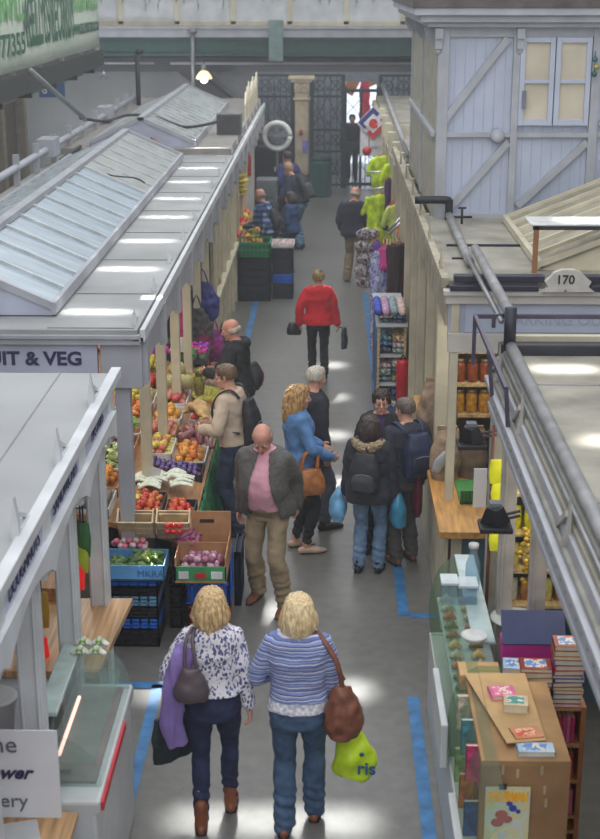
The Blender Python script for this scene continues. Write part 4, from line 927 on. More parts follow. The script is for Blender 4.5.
sc1 = patm('blue_paisley', (110, 124, 190), [(190, 196, 226), (120, 130, 196), (206, 210, 232)], 16)
sc2 = patm('lilac_print', (150, 150, 196), [(206, 204, 226), (150, 156, 206)], 12)
garment(383, 19.2, 1.62, 1.35, .3, sc1, 'long blue and white patterned scarf hanging over the fabric table', 'hanging_scarf', 'scarf', False)
garment(389, 19.5, 1.62, 1.3, .22, sc2, 'pale lilac patterned scarf hanging just right of the blue one', 'hanging_scarf', 'scarf', False)
garment(379, 19.6, 1.7, .25, .16, M('violet_cloth', (116, 60, 180), .7), 'small violet cloth above the patterned scarves', 'hanging_scarf', 'scarf', False)
garment(386, 19.1, 1.72, .28, .14, M('pink_cloth', (226, 70, 160), .7), 'small hot pink cloth hanging over the blue scarf', 'hanging_scarf', 'scarf', False)
for i, (px, c_, lb) in enumerate(((396, (60, 40, 44), 'dark brown dress hanging under the wooden hangers, leftmost'), (401, (84, 44, 50), 'dark maroon dress hanging under the wooden hangers, middle'), (406, (100, 36, 64), 'plum dress hanging under the wooden hangers, beside the shutters'))):
    garment(px, 19.0 + i * .1, 1.75, 1.0, .2, M('dress%d' % i, c_, .7, var=.3, scale=10), lb, 'hanging_dress', 'dress', False)
garment(401, 18.7, .95, .5, .14, M('yellow_dress', (214, 170, 40), .6), 'mustard yellow cloth hanging low behind the fabric pile', 'hanging_cloth', 'cloth', False)
for i in range(5):
    p = aty(368 - (i % 2) * 2, 235 + i * 12, 21.5)
    tag(MB().loft([(p[0] - .12, p[1], p[2]), (p[0], p[1] - .02, p[2] + .02), (p[0] + .12, p[1], p[2])], [(.1, .06), (.13, .1), (.1, .06)], k=3).build('checked_bag', patm('check%d' % i, (60, 56, 66), [(200, 190, 196), (90, 60, 80), (214, 204, 200)], 14), smooth=True), 'checked soft bag in the column hanging at the aisle edge, %s' % ['topmost', 'second from top', 'third from top', 'fourth from top', 'lowest'][i], 'bag')
# rails
ra = thing('clothes_rail', 'chrome clothes rails sticking out over the aisle from the clothes stall', 'rail', (.9, 22, 2))
m = MB()
for (x0, y0, x1, y1, yy) in ((366, 172, 400, 172, 24), (368, 190, 402, 186, 22.6)):
    a = aty(x0, y0, yy); b = aty(x1, y1, yy); m.tube(a, (1.05, yy, b[2]), .015)
a = aty(388, 212, 19.8); b = aty(411, 197, 20.8); m.tube((a[0], 19.4, 1.82), (1.05, 19.4, 2.05), .018).tube((a[0], 19.7, 1.82), (1.05, 19.7, 2.05), .018)
m.build('rail_bar', M('chrome', (200, 205, 210), .25, .8), ra, True)
for i in range(6):
    o = thing('wooden_hanger', 'empty wooden hanger bunched on the rail over the dark dresses', 'hanger', (.9, 19.4, 1.8), 'empty wooden hangers on the rail')
    x = .78 + i * .045
    MB().path([(x - .02, 19.2, 1.68), (x, 19.4, 1.76), (x + .02, 19.6, 1.68)], .014).build('shoulder_bar', woodl, o, True)
    MB().path([(x, 19.4, 1.76), (x, 19.4, 1.86)], .006).build('hook', steel, o, True)
# fabric table
ft = thing('goods_table', 'blue draped table piled with folded fabrics beside the right shutters', 'table', (.8, 17.6, 0))
MB().box(.6, .98, 16.9, 18.6, 0, .05).box(.62, .65, 16.9, 18.6, 0, .9).box(.62, .98, 18.4, 18.6, 0, .9).build('blue_drape', M('blue_drape', (62, 110, 160), .7, var=.2), ft)
MB().box(.6, .99, 16.85, 18.7, 1.12, 1.15).box(.64, .98, 16.9, 18.6, .72, .75).box(.64, .98, 16.9, 18.6, .35, .38).build('shelf', white, ft)
for x in (.63, .96):
    for y in (16.9, 18.6): MB().box(x - .015, x + .015, y - .015, y + .015, 0, 1.12).build('leg', woodl, ft)
fabs = [(200, 170, 180), (70, 110, 160), (60, 90, 96), (140, 160, 150), (50, 60, 84), (180, 150, 110), (90, 130, 140), (220, 190, 180)]
k = 0
for zi, z0 in enumerate((.05, .4, .77, 1.15)):
    nl = 3 if zi < 3 else 2
    for col in range(2):
        z = z0
        for j in range(nl):
            h = random.uniform(.06, .1) if zi < 3 else .05
            x = .72 + col * .17; y = 16.95 + (.0 if col else .03)
            c_ = fabs[(k * 5) % 8]; k += 1
            f = thing('folded_fabric', 'folded patterned fabric in the piles on the %s shelf of the blue draped table' % ['lowest', 'second lowest', 'third', 'top'][zi], 'fabric', (x, y + .25, z), 'folded fabrics on the %s shelf' % ['lowest', 'second lowest', 'third', 'top'][zi])
            mm_ = patm('fab%d' % (k % 8), c_, [tuple(min(255, v + 70) for v in c_), tuple(max(0, v - 40) for v in c_)], 22)
            MB().loft([(x, y, z + h / 2), (x, y + .55, z + h / 2)], [(.085, h * .48), (.085, h * .48)], n=16, ex=4).build('fold', mm_, f, True)
            z += h + .004
for i, (px, c_, lb) in enumerate(((366, (70, 90, 200), 'blue rolled cloth on the near top corner of the fabric table'), (376, (200, 160, 190), 'pink rolled cloth lying on the fabric table top'), (392, (150, 170, 180), 'grey green rolled cloth on the fabric table top'), (404, (226, 190, 180), 'peach rolled cloth on the fabric table top by the shutters'))):
    x = .62 + i * .1
    tag(MB().loft([(x, 16.9, 1.3), (x, 17.6, 1.3)], [.05, .05]).build('rolled_cloth', M('roll%d' % i, c_, .8, var=.3, scale=15), smooth=True), lb, 'cloth')
rc = thing('red_case', 'bright red upright cylinder case standing at the near end of the fabric table', 'case', (.93, 16.75, 0))
MB().lathe((.93, 16.72, .22), [(.07, 0), (.08, .02), (.08, .48), (.06, .52)], 20).build('case_body', M('red_gloss', (200, 26, 44), .3), rc, True)
MB().path([(.9, 16.72, .74), (.93, 16.72, .8), (.96, 16.72, .74)], .01).build('handle', black, rc, True)
tag(MB().box(.85, 1.0, 16.62, 16.82, 0, .22).build('dark_crate', M('dark_blue_crate', (40, 60, 90), .6), bevel=.01), 'dark blue crate under the red cylinder case', 'crate')
lamp2 = tag(MB().ball(aty(367, 151, 26), (.085, .08, .085)).build('red_lantern', M('red_lantern', (170, 30, 40), .5), smooth=True), 'round dark red lantern hanging beneath the white letter sign', 'lantern')
MBx = MB().path([(aty(369, 150, 26)[0], 26, 1.9), (aty(369, 150, 26)[0], 26, 2.5)], .008)
MBx.build('lantern_cord', dark, lamp2).location = (0, 0, 0)
# wall side roofs further back (right)
br = thing('market_stall', 'distant right hand stall roofs with cream side boards beyond the cabin', 'market stall', (2, 24, 0))
MB().box(1.1, 6.4, 22.1, 26, 2.4, 2.5).box(1.1, 6.4, 27, 34, 2.5, 2.6).box(1.15, 6.4, 26.2, 26.9, 2.2, 2.3).build('roof', roofd, br)
MB().box(1.02, 1.12, 22.1, 34, 2.25, 2.5).box(1.1, 6.4, 22.0, 22.1, 2.2, 2.45).box(1.1, 6.4, 26.9, 27.0, 2.2, 2.6).build('fascia', offw, br)
MB().box(1.1, 6.4, 25.9, 26.3, 2.3, 2.42).build('dark_gutter', dark, br)
for y in (28.5, 30, 31.5, 33): MB().box(1.02, 1.14, y - .06, y + .06, 0, 2.5).build('post', offw, br)
for y in (29.2, 30.7, 32.2): MB().box(1.04, 1.08, y - .6, y + .6, 0, 2.3).build('shutter', M('shutter_pale', (176, 168, 146)), br)
MB().tube((1.25, 22, 2.6), (1.25, 34, 2.85), .05).build('pipe', pipem, br, True)
# ---------------------------------------------------------------- people
def V(*a): return Vector(a)
def ik(a, t, l1, l2, hint):
    d = t - a; L = min(d.length, (l1 + l2) * .998); dn = d.normalized(); t = a + dn * L
    x = (l1 * l1 - l2 * l2 + L * L) / (2 * L); h = math.sqrt(max(l1 * l1 - x * x, 0)); hp = (hint - dn * hint.dot(dn))
    hp = hp.normalized() if hp.length > 1e-4 else Vector((0, 1, 0))
    return a + dn * x + hp * h, t
def skinm(name, c):
    if name in MC: return MC[name]
    t = NT(name); t.col(t.ramp(t.noise(25, 3), [(.3, tuple(v * .93 for v in c)), (.7, c)])); t.b.inputs['Roughness'].default_value = .5
    t.b.inputs['Subsurface Weight'].default_value = .08; t.b.inputs['Subsurface Scale'].default_value = .02; MC[name] = t.m; return t.m
skin = skinm('skin', (214, 160, 138)); skinp = skinm('skin_pink', (208, 148, 128))
def hairm(name, a, b):
    if name in MC: return MC[name]
    t = NT(name); f = t.noise(90, 3, stretch=(1, 1, .07)); t.col(t.ramp(f, [(.32, a), (.66, b)])); t.b.inputs['Roughness'].default_value = .45; t.bump(f, .5, .01); MC[name] = t.m; return t.m
def clothm(name, c, var=.14, scale=7, rough=.85):
    return M(name, c, rough, var=var, scale=scale, bump=.35, bscale=14)
def person(name, label, loc, face, H=1.7, lean=0, feet=None, hands=None, head=(0, 0), build=1.0, belly=0, female=False, top=None, bottom=None,
           shoe=None, hair=None, glasses=None, sk=None, detail=.0085, elb=None, group=None, tilt=0, knees=None, curl=(.6, .6), handdir=None, roots=False):
    """face: heading (0 = away from the camera side, +Y).  feet/hands: two targets (left, right) in the body's own frame, for a 1.70 m figure"""
    s = H / 1.7
    root = thing(name, label, 'person', loc, group, rot=face or .0001)
    sk = sk or skin
    feet = feet or [(-.1, 0, .0), (.1, 0, .0)]
    hands = hands or [(-.25, .05, .78), (.25, .05, .78)]
    hipw = .095 if female else .09; shw = (.15 if female else .17) * (1 + (build - 1) * .6)
    def T(p):      # lean of the trunk about the pelvis, sideways tilt
        p = Vector(p); z0 = .93
        if p.z <= z0: return p
        k = min(1, (p.z - z0) / .22); a = R(lean) * k; b = R(tilt) * k
        q = p - Vector((0, 0, z0)); q.rotate(Matrix.Rotation(-a, 3, 'X')); q.rotate(Matrix.Rotation(b, 3, 'Y')); return q + Vector((0, 0, z0))
    hb = Vector(((Vector(feet[0]) + Vector(feet[1])) / 2)[:2] + (0,))
    drop = 0
    hips = [V(-hipw, 0, .9), V(hipw, 0, .9)]
    an = [Vector(f) + V(0, -.02, .085) for f in feet]
    kn = []
    for i in (0, 1):
        k, a2 = ik(hips[i], an[i], .43, .42, Vector((knees[i] if knees else 0, 1, 0))); kn.append(k); an[i] = a2
    sh = [T((-shw, 0, 1.375)), T((shw, 0, 1.375))]
    el, wr = [], []
    for i in (0, 1):
        hint = Vector(elb[i]) * 1 if elb else V(-.3 if i == 0 else .3, -1, 0)
        e, w_ = ik(sh[i], Vector(hands[i]), .285, .25, hint); el.append(e); wr.append(w_)
    nb = T((0, -.01, 1.44)); hd = head
    Rh = Matrix.Rotation(R(hd[0]), 3, 'Z') @ Matrix.Rotation(R(-hd[1]), 3, 'X')
    hc = T((0, .0, 1.585)); up = (hc - nb).normalized()
    hc = nb + (Rh @ V(0, .012, .135) * .5 + up * .145 * .5 + V(0, .02, 0))
    hs_ = 1.0
    def HP(x, y, z): return hc + Rh @ (V(x, y, z) * hs_)
    tors = [(.80, .10, .085, -.01), (.88, .165, .115, -.015), (.97, .158, .108 + belly * .3, -.005 + belly * .25), (1.06, .138 if female else .148, .095 + belly * .55, belly * .45),
            (1.16, .143 if female else .155, .098 + belly * .6, belly * .5), (1.26, .158, .11 + belly * .3 + (.018 if female else 0), (.01 if female else 0) + belly * .2), (1.34, .168, .108, 0), (1.40, .155, .09, -.008), (1.445, .10, .068, -.01), (1.475, .058, .055, -.008)]
    def torso(m, off, z0, z1, flare=0, ext=1):
        sec = [t_ for t_ in tors if z0 - .001 <= t_[0] <= z1 + .001]
        pts = []; rr = []
        def interp(z):
            for a, b in zip(tors, tors[1:]):
                if a[0] <= z <= b[0]:
                    k = (z - a[0]) / (b[0] - a[0]); return tuple(a[i] + (b[i] - a[i]) * k for i in range(4))
            return tors[0] if z < .8 else tors[-1]
        zs = [z0] + [t_[0] for t_ in sec if z0 + .02 < t_[0] < z1 - .02] + [z1]
        for z in zs:
            a = interp(max(z, .86)) ; f = flare * max(0, (1.1 - z)) 
            p = T((0, a[3], z)); pts.append(p); rr.append((a[1] * build * (1.0 if z > .8 else 1) + off + f, a[2] * (1 + (build - 1) * .6) + off + f))
        m.loft(pts, rr, n=28, k=3, ex=2.4, cap=False)
    def arm(m, i, off, t1=1.0, cuff=None):
        a, e, w_ = sh[i], el[i], wr[i]
        r = [.05 * build + off * .6, .05 * build + off, .046 * build + off, .040 + off, .038 + off, (.034 + off if t1 < .99 else (.027 + off if off < .003 else .03 + off))]
        P = [a, a.lerp(e, .35), a.lerp(e, .7), e, e.lerp(w_, .35), e.lerp(w_, t1)]
        m.loft(P, r, n=16, k=4); m.ball(a, .05 * build + off * .6, 16, 10)
    def leg(m, i, off, wide=0, z1=1.0):
        h, k, a = hips[i], kn[i], an[i]
        e = k.lerp(a, z1)
        m.loft([h + V(0, 0, .0), h.lerp(k, .3), h.lerp(k, .7), k, k.lerp(a, .35) + V(0, -.01, 0), e], [(.088 + off), (.085 + off), (.066 + off + wide * .3), (.056 + off + wide * .5), (.056 + off + wide * .7), (.042 + off + wide)], n=18, k=4)
    # body: one continuous surface
    b = MB(); torso(b, -.006, .82, 1.475)
    for i in (0, 1): arm(b, i, -.004); leg(b, i, -.008)
    b.loft([T((0, -.012, 1.42)), nb.lerp(hc, .45), hc + Rh @ V(0, -.02, -.03)], [.062, .052 if female else .057, .055], n=16, k=2)
    secs = [(-.112, .022, .018, .062), (-.098, .042, .036, .05), (-.07, .054, .06, .026), (-.035, .062, .078, .008), (.005, .070, .090, 0), (.045, .074, .096, -.006), (.08, .066, .086, -.01), (.104, .046, .062, -.012), (.115, .024, .034, -.012), (.119, .006, .008, -.012)]
    ax = Rh @ V(1, 0, 0)
    b.loft([HP(0, c_, z) for z, _, _, c_ in secs], [(w_, d) for _, w_, d, _ in secs], side=tuple(ax), n=24, k=2, ex=2.1, cap=False)
    b.loft([HP(0, .084, .022), HP(0, .104, -.008), HP(0, .112, -.03), HP(0, .092, -.042)], [.009, .012, .016, .012], n=10, k=2)
    b.loft([HP(-.05, .068, .026), HP(-.03, .086, .03), HP(0, .09, .026), HP(.03, .086, .03), HP(.05, .068, .026)], [.007, .01, .01, .01, .007], n=8)
    b.loft([HP(-.024, .082, -.068), HP(0, .09, -.066), HP(.024, .082, -.068)], [.006, .0105, .006], n=8)
    b.ball(HP(0, .078, -.098), .02, 10, 7)
    for q in (-1, 1):
        b.ball(HP(q * .042, .062, -.03), .024, 10, 7)
        b.loft([HP(q * .072, -.005, -.035), HP(q * .08, -.012, -.005), HP(q * .08, -.016, .02)], [(.007, .013), (.009, .018), (.007, .014)], side=tuple(Rh @ V(1, .4, 0)), n=10, k=2)
    for i in (0, 1):
        fw = (wr[i] - el[i]).normalized(); q = -1 if i == 0 else 1
        if handdir and handdir[i]: fw = Vector(handdir[i]).normalized()
        inn = V(-q, .15, 0); inn = (inn - fw * inn.dot(fw)); inn = inn.normalized() if inn.length > .1 else V(0, 0, -1)
        acr = fw.cross(inn).normalized()     # across the palm
        if acr.dot(V(0, 1, .3)) < 0: acr = -acr      # thumb side looks forward or up
        w_ = wr[i]
        b.loft([w_ - fw * .015, w_ + fw * .03, w_ + fw * .085], [(.024, .02), (.036, .017), (.04, .014)], side=tuple(acr), n=14, k=2)
        cu = curl[i]
        for f_, (o_, L) in enumerate(((.03, .068), (.010, .078), (-.011, .072), (-.031, .056))):
            p = w_ + fw * (.082 - .004 * abs(f_ - 1)) + acr * o_; d = fw.copy(); P = [p]
            for sgm, fr in enumerate((.45, .32, .26)):
                an_ = cu * (.6 + .5 * sgm); dd = (d * cos(an_) + inn * sin(an_)).normalized(); p = p + dd * L * fr; P.append(p)
                d = dd
            b.loft(P, [.0105, .0098, .009, .008], n=8, k=1)
        tb_ = w_ + fw * .025 + acr * .03; b.loft([tb_, tb_ + (fw * .5 + acr * .7 + inn * .3).normalized() * .035, tb_ + (fw * .9 + acr * .5 + inn * .5).normalized() * .068], [.014, .0115, .009], n=8, k=2)
    for i in (0, 1):
        f = Vector(feet[i]); b.loft([an[i] + V(0, 0, .03), an[i] + V(0, 0, -.03), an[i] + V(0, .04, -.05)], [.038, .036, .034], n=12)
    def sc(me):
        for v in me.vertices: v.co *= s
        me.update(); return me
    dv = detail if detail < .009 else detail
    mobj('body', sc(remesh(b, min(dv, .0085) if detail < .01 else detail, 2)), sk, root)
    info = dict(root=root, HP=lambda x, y, z: HP(x, y, z) * s, wr=[w_ * s for w_ in wr], sh=[x * s for x in sh], T=lambda *p: T(p) * s, s=s, el=[e * s for e in el], face=face, loc=Vector(loc))
    # eyes, brows, mouth
    for q in (-1, 1):
        e = MB().ball(HP(q * .031, .079, .006) * s, .0125 * s, 10, 8).build('eye', M('eye_white', (225, 220, 215), .2, var=0), root, True)
        MB().ball(HP(q * .031, .0895, .006) * s, .0052 * s, 8, 6).build('iris', M('iris', (60, 45, 35), .2, var=0), e, True)
    MB().loft([HP(-.022, .0925, -.068) * s, HP(0, .099, -.067) * s, HP(.022, .0925, -.068) * s], [.003, .0045, .003], n=8).build('mouth', M('lips', (168, 84, 84), .5, var=0), root, True)
    # trousers
    if bottom:
        mat, wide = bottom[0], bottom[1]
        m = MB(); torso(m, .006, .80, bottom[3] if len(bottom) > 3 else 1.0)
        for i in (0, 1): leg(m, i, .006, wide, bottom[2] if len(bottom) > 2 else .97)
        def wr_(v, n_):
            f = noise.noise(Vector((v.x * 9, v.y * 9, v.z * 16))) * .010 + noise.noise(Vector((v.x * 22, v.y * 22, v.z * 30))) * .004
            if v.z < .3: f += .005 * sin(v.z * 90 + v.x * 20)
            return v + n_ * f
        mobj('trousers', sc(remesh(m, max(detail, .01), 2, wr_)), mat, root)
    # upper clothes, inner to outer
    for t_ in (top or []):
        m = MB(); z0 = t_.get('z0', .9)
        torso(m, t_.get('off', .014), z0, t_.get('z1', 1.455), t_.get('flare', .0))
        if t_.get('sleeves', True):
            for i in (0, 1): arm(m, i, t_.get('soff', t_.get('off', .014) * .75), t_.get('sl', .96))
        if t_.get('collar'):
            m.loft([T((0, -.01, 1.43)), T((0, -.012, 1.48))], [(.075, .07), (.066, .066)], n=16, cap=False)
        if t_.get('hood'):
            m.loft([T((-.10, .0, 1.45)), T((-.09, -.09, 1.44)), T((0, -.13, 1.42)), T((.09, -.09, 1.44)), T((.10, 0, 1.45))], [.03, .045, .055, .045, .03], n=12, k=4)
        am = t_.get('fold', .010); sd = t_.get('seed', len(name))
        def wf(v, n_):
            f = am * noise.noise(Vector((v.x * 8 + sd, v.y * 8, v.z * 11))) + am * .45 * noise.noise(Vector((v.x * 19, v.y * 19 + sd, v.z * 26)))
            return v + n_ * f
        def cutn(c_):
            r_ = (c_ - T((0, .02, 1.475)))
            if r_.length < t_.get('neck', .06): return True
            if t_.get('open'):
                o_ = t_['open']; w1 = o_[0] + (o_[1] - o_[0]) * min(1, max(0, (1.42 - c_.z) / .5))
                return c_.y > .03 + (T((0, 0, c_.z)).y if c_.z > .95 else 0) and abs(c_.x - o_[2]) < w1 and c_.z < 1.5
            return False
        me = remesh(m, max(detail, .01), 2, wf, cutn)
        mobj(t_.get('name', 'top'), sc(me), t_['mat'], root, solid=t_.get('solid', 0))
    # shoes
    for i in (0, 1):
        f = an[i] + V(0, .02, -.085); q = -1 if i == 0 else 1; up_ = an[i].z - .085
        m = MB().loft([f + V(0, -.075, .035), f + V(0, -.03, .04), f + V(q * .008, .06, .034), f + V(q * .012, .13, .026), f + V(q * .01, .175, .02)], [(.028, .032), (.037, .04), (.044, .034), (.04, .025), (.022, .016)], n=16, k=3, ex=2.4)
        if not (shoe and len(shoe) > 1 and shoe[1] == 'flat'):
            m.loft([f + V(0, -.035, .05), f + V(0, -.035, .12 if not (shoe and len(shoe) > 1 and shoe[1] == 'boot') else .2)], [.045, .044], n=14)
        o = mobj('shoe', sc(remesh(m, .009, 1)), shoe[0] if shoe else black, root)
        MB().loft([(f + V(0, -.075, .008)) * s, (f + V(q * .008, .05, .008)) * s, (f + V(q * .01, .17, .008)) * s], [(.036 * s, .009 * s), (.045 * s, .009 * s), (.03 * s, .009 * s)], n=14, k=3).build('sole', black if not (shoe and len(shoe) > 2) else shoe[2], o, True)
    # hair
    if hair:
        st, hm_ = hair; m = MB(); cut = None; amp = .006
        def cap(off, front=.06, low=-.04, top_=.0):
            sl = [z for z in (-.06, -.02, .02, .06, .09, .108, .119 + top_) if z >= low]
            P = []; Q = []
            for z in sl:
                k = max(0, min(1, (z - .025) / .045)); w_ = {-.06: .066, -.02: .073, .02: .077, .06: .075, .09: .062, .108: .045}.get(z, .008 - off)
                d = {-.06: .062, -.02: .074, .02: .082, .06: .086, .09: .073, .108: .052}.get(z, .01 - off)
                P.append(HP(0, -.024 + .021 * k, z)); Q.append((w_ + off, d + off))
            m.loft(P, Q, side=tuple(ax), n=24, k=3, cap=False)
        if st == 'short': cap(.011, top_=.006); amp = .005
        elif st == 'curly':
            cap(.014, top_=.01); amp = .01
            for j in range(26):
                a = random.uniform(0, 2 * pi); z = random.uniform(-.03, .12); r_ = .078 if z < .07 else .05
                if sin(a) > .55 and z < .05: continue
                m.ball(HP(r_ * cos(a), -.015 + r_ * sin(a) * 1.1, z), .024, 8, 6)
        elif st == 'fringe':
            P = [HP(.076 * cos(a), -.016 + .088 * sin(a), -.01 + .015 * cos(a * 2)) for a in [R(v) for v in range(170, 371, 20)]]
            m.loft(P, [(.014, .03)] * len(P), side=tuple(Rh @ V(1, .01, 0)), n=10)
            m = MB()
            for a in range(165, 376, 12): m.ball(HP(.074 * cos(R(a)), -.014 + .086 * sin(R(a)), -.005), (.016, .016, .034), 10, 7)
            amp = .004
        elif st in ('bob', 'long', 'wavy'):
            cap(.014, top_=.008); L = {'bob': -.15, 'long': -.2, 'wavy': -.27}[st]
            for j in range(-5, 6):
                a = R(270 + j * (23 if st != 'wavy' else 21)); x, y = .078 * cos(a), -.018 + .086 * sin(a)
                wv = .012 * sin(j * 2.1)
                m.loft([HP(x * .9, y * .9, .07), HP(x * 1.1, y * 1.08 - .004, .0), HP(x * 1.18 + wv, y * 1.12 - .008, L * .5), HP(x * (1.02 if st != 'wavy' else 1.25), y * 1.0 - .012, L + .02 * abs(sin(j * 1.7)))], [(.02), (.027), (.027), (.014)], n=10, k=4)
            amp = .008 if st != 'wavy' else .014
        elif st == 'bun':
            cap(.008); m.ball(HP(0, -.1, .06), .04, 12, 8)
        def hf(v, n_): 
            l_ = Rh.inverted() @ (v - hc)
            return v + n_ * amp * (noise.noise(Vector((l_.x * 70, l_.y * 70, l_.z * 12))) + .5 * noise.noise(l_ * 30))
        mobj('hair', sc(remesh(m, min(.0075, max(detail, .007)), 1, hf)), hm_, root)
    if glasses:
        m = MB()
        for q in (-1, 1):
            m.path([HP(q * .031 + .019 * cos(k * pi / 6), .098, .004 + .014 * sin(k * pi / 6)) * s for k in range(13)], .0022 * s, 5, 1)
            m.path([HP(q * .05, .096, .008) * s, HP(q * .074, .07, .01) * s, HP(q * .079, 0, .008) * s], .002 * s, 5, 1)
        m.path([HP(-.012, .1, .006) * s, HP(.012, .1, .006) * s], .002 * s, 5, 1)
        m.build('glasses', glasses, root, True)
    return info
def world_of(inf, p):
    q = Vector(p); q.rotate(Matrix.Rotation(inf['face'], 3, 'Z')); return q + inf['loc']
def carried(name, label, cat, inf):
    return thing(name, label, cat, tuple(inf['loc']), None, rot=inf['face'] or .0001)
def soft(P, Rr, vox=.01, side=(1, 0, 0), k=4, n=20, ex=2.4, amp=.008, fr=14, extra=None):
    m = MB().loft(P, Rr, side=side, n=n, k=k, ex=ex, cap=False)
    if extra: extra(m)
    return remesh(m, vox, 2, lambda v, n_: v + n_ * amp * noise.noise(v * fr))
def backpack(inf, label, mat, w=.15, h=.44, d=.09, panel=None, dz=0, dx=0, tri=False):
    T = inf['T']; r_ = carried('backpack', label, 'backpack', inf)
    y = -.145 - d * .6
    P = [T(dx, y + .01, 1.40 + dz - h), T(dx, y - .01, 1.40 + dz - h * .7), T(dx, y - .01, 1.40 + dz - h * .35), T(dx, y + .01, 1.40 + dz)]
    mobj('pack_body', soft(P, [(w * .92, d * .9), (w, d), (w * .95, d * .95), (w * (.6 if not tri else .35), d * .6)], ex=3), mat, r_)
    P2 = [T(dx, y - d * .8, 1.40 + dz - h * .92), T(dx, y - d * .95, 1.40 + dz - h * .62), T(dx, y - d * .75, 1.40 + dz - h * .42)]
    mobj('front_pocket', soft(P2, [(w * .72, d * .35), (w * .75, d * .45), (w * .6, d * .3)], ex=3), panel or mat, r_)
    m = MB()
    for q in (-1, 1):
        m.loft([T(dx + q * .09, -.13, 1.39), T(q * .12, -.06, 1.475), T(q * .125, .06, 1.44), T(q * .13, .14, 1.3), T(q * .15, .1, 1.15), T(q * .14, -.12, 1.06)], [(.024, .007)] * 6, n=8, k=4, cap=False)
    m.build('strap', mat, r_, True)
    MB().path([T(dx - .03, y, 1.41 + dz), T(dx, y, 1.45 + dz), T(dx + .03, y, 1.41 + dz)], .008).build('grab_loop', mat, r_, True)
    MB().path([T(dx - w * .5, y - d * 1.32, 1.40 + dz - h * .5), T(dx, y - d * 1.38, 1.40 + dz - h * .47), T(dx + w * .5, y - d * 1.32, 1.40 + dz - h * .5)], .004).build('zip', M('zip_grey', (120, 122, 128), .4), r_, True)
    return r_
# -- cloth patterns
def stripes():
    t = NT('striped_knit'); sx = t.n('ShaderNodeSeparateXYZ'); t.l(t.tc.outputs['Object'], sx.inputs[0])
    nz = t.math('MULTIPLY', t.noise(14, 3), .02); z = t.math('FRACT', t.math('MULTIPLY', t.math('ADD', sx.outputs[2], nz), 6.1))
    A, B, C_, D = (84, 104, 172), (176, 188, 220), (52, 58, 116), (120, 140, 204)
    c = t.ramp(z, [(0, A), (.07, (196, 204, 226)), (.11, C_), (.16, D), (.24, (214, 214, 226)), (.28, (40, 46, 104)), (.33, D), (.42, B), (.46, C_), (.5, A), (.58, (206, 206, 222)), (.63, C_), (.67, D), (.74, (60, 66, 130)), (.78, (180, 192, 222)), (.84, A), (.9, (48, 54, 112)), (.94, (150, 168, 214))], True)
    c = t.mix(t.math('MULTIPLY', t.noise(120, 2), .3), c, (200, 204, 226)); t.col(c); t.b.inputs['Roughness'].default_value = .9; t.bump(t.noise(90, 2), .3, .004); return t.m
def floral():
    t = NT('floral_print'); v = t.n('ShaderNodeTexVoronoi', Scale=52.0); v.feature = 'F1'
    mp = t.n('ShaderNodeMapping'); mp.inputs['Scale'].default_value = (1, 1, .6); t.l(t.tc.outputs['Object'], mp.inputs[0])
    ns_ = t.n('ShaderNodeTexNoise', Scale=26.0); t.l(mp.outputs[0], ns_.inputs['Vector'])
    ad = t.n('ShaderNodeMixRGB'); ad.inputs[0].default_value = .05; t.l(mp.outputs[0], ad.inputs[1]); t.l(ns_.outputs['Color'], ad.inputs[2]); t.l(ad.outputs[0], v.inputs['Vector'])
    f = t.math('ADD', v.outputs['Distance'], t.math('MULTIPLY', t.noise(50, 2), .5))
    c = t.ramp(f, [(0, (84, 86, 132)), (.62, (124, 126, 166)), (.7, (226, 222, 230)), (1, (226, 222, 230))], True); t.col(c); t.b.inputs['Roughness'].default_value = .85; return t.m
def plaid():
    t = NT('plaid_check'); sx = t.n('ShaderNodeSeparateXYZ'); t.l(t.tc.outputs['Object'], sx.inputs[0])
    xx = t.math('ADD', sx.outputs[0], sx.outputs[1])
    a = t.math('GREATER_THAN', t.math('SINE', t.math('MULTIPLY', xx, 62)), .1); b = t.math('GREATER_THAN', t.math('SINE', t.math('MULTIPLY', sx.outputs[2], 62)), .1)
    f = t.math('MULTIPLY', t.math('ADD', a, b), .5)
    t.col(t.ramp(f, [(0, (30, 44, 84)), (.4, (70, 96, 140)), (.8, (150, 172, 196))], True)); t.b.inputs['Roughness'].default_value = .9; return t.m
denim = clothm('blue_denim', (68, 92, 122), .2, 14); denimd = clothm('dark_denim', (40, 46, 78), .2, 14); denimn = clothm('navy_denim', (44, 56, 82), .2, 14)
khaki = clothm('khaki_cotton', (150, 132, 106)); grayw = clothm('grey_tweed', (92, 90, 88), .15, 40); blackc = clothm('black_cloth', (34, 34, 38)); navyc = clothm('navy_cloth', (38, 42, 62))
brownl = M('brown_leather', (120, 72, 54), .45, var=.2, scale=20, bump=.2); tanl = M('tan_leather', (178, 112, 60), .45, var=.2, scale=15, bump=.2)
blonde_h = hairm('blonde_hair', (150, 116, 74), (226, 196, 148)); pale_h = hairm('pale_blonde_hair', (188, 158, 112), (238, 218, 176)); dk = hairm('dark_hair', (34, 26, 26), (66, 50, 46)); gy = hairm('grey_hair', (86, 82, 80), (150, 146, 142)); br_ = hairm('brown_hair', (78, 58, 44), (120, 94, 72)); wh = hairm('white_hair', (150, 142, 130), (214, 206, 192))
brown_shoe = M('brown_shoe', (134, 78, 52), .5)
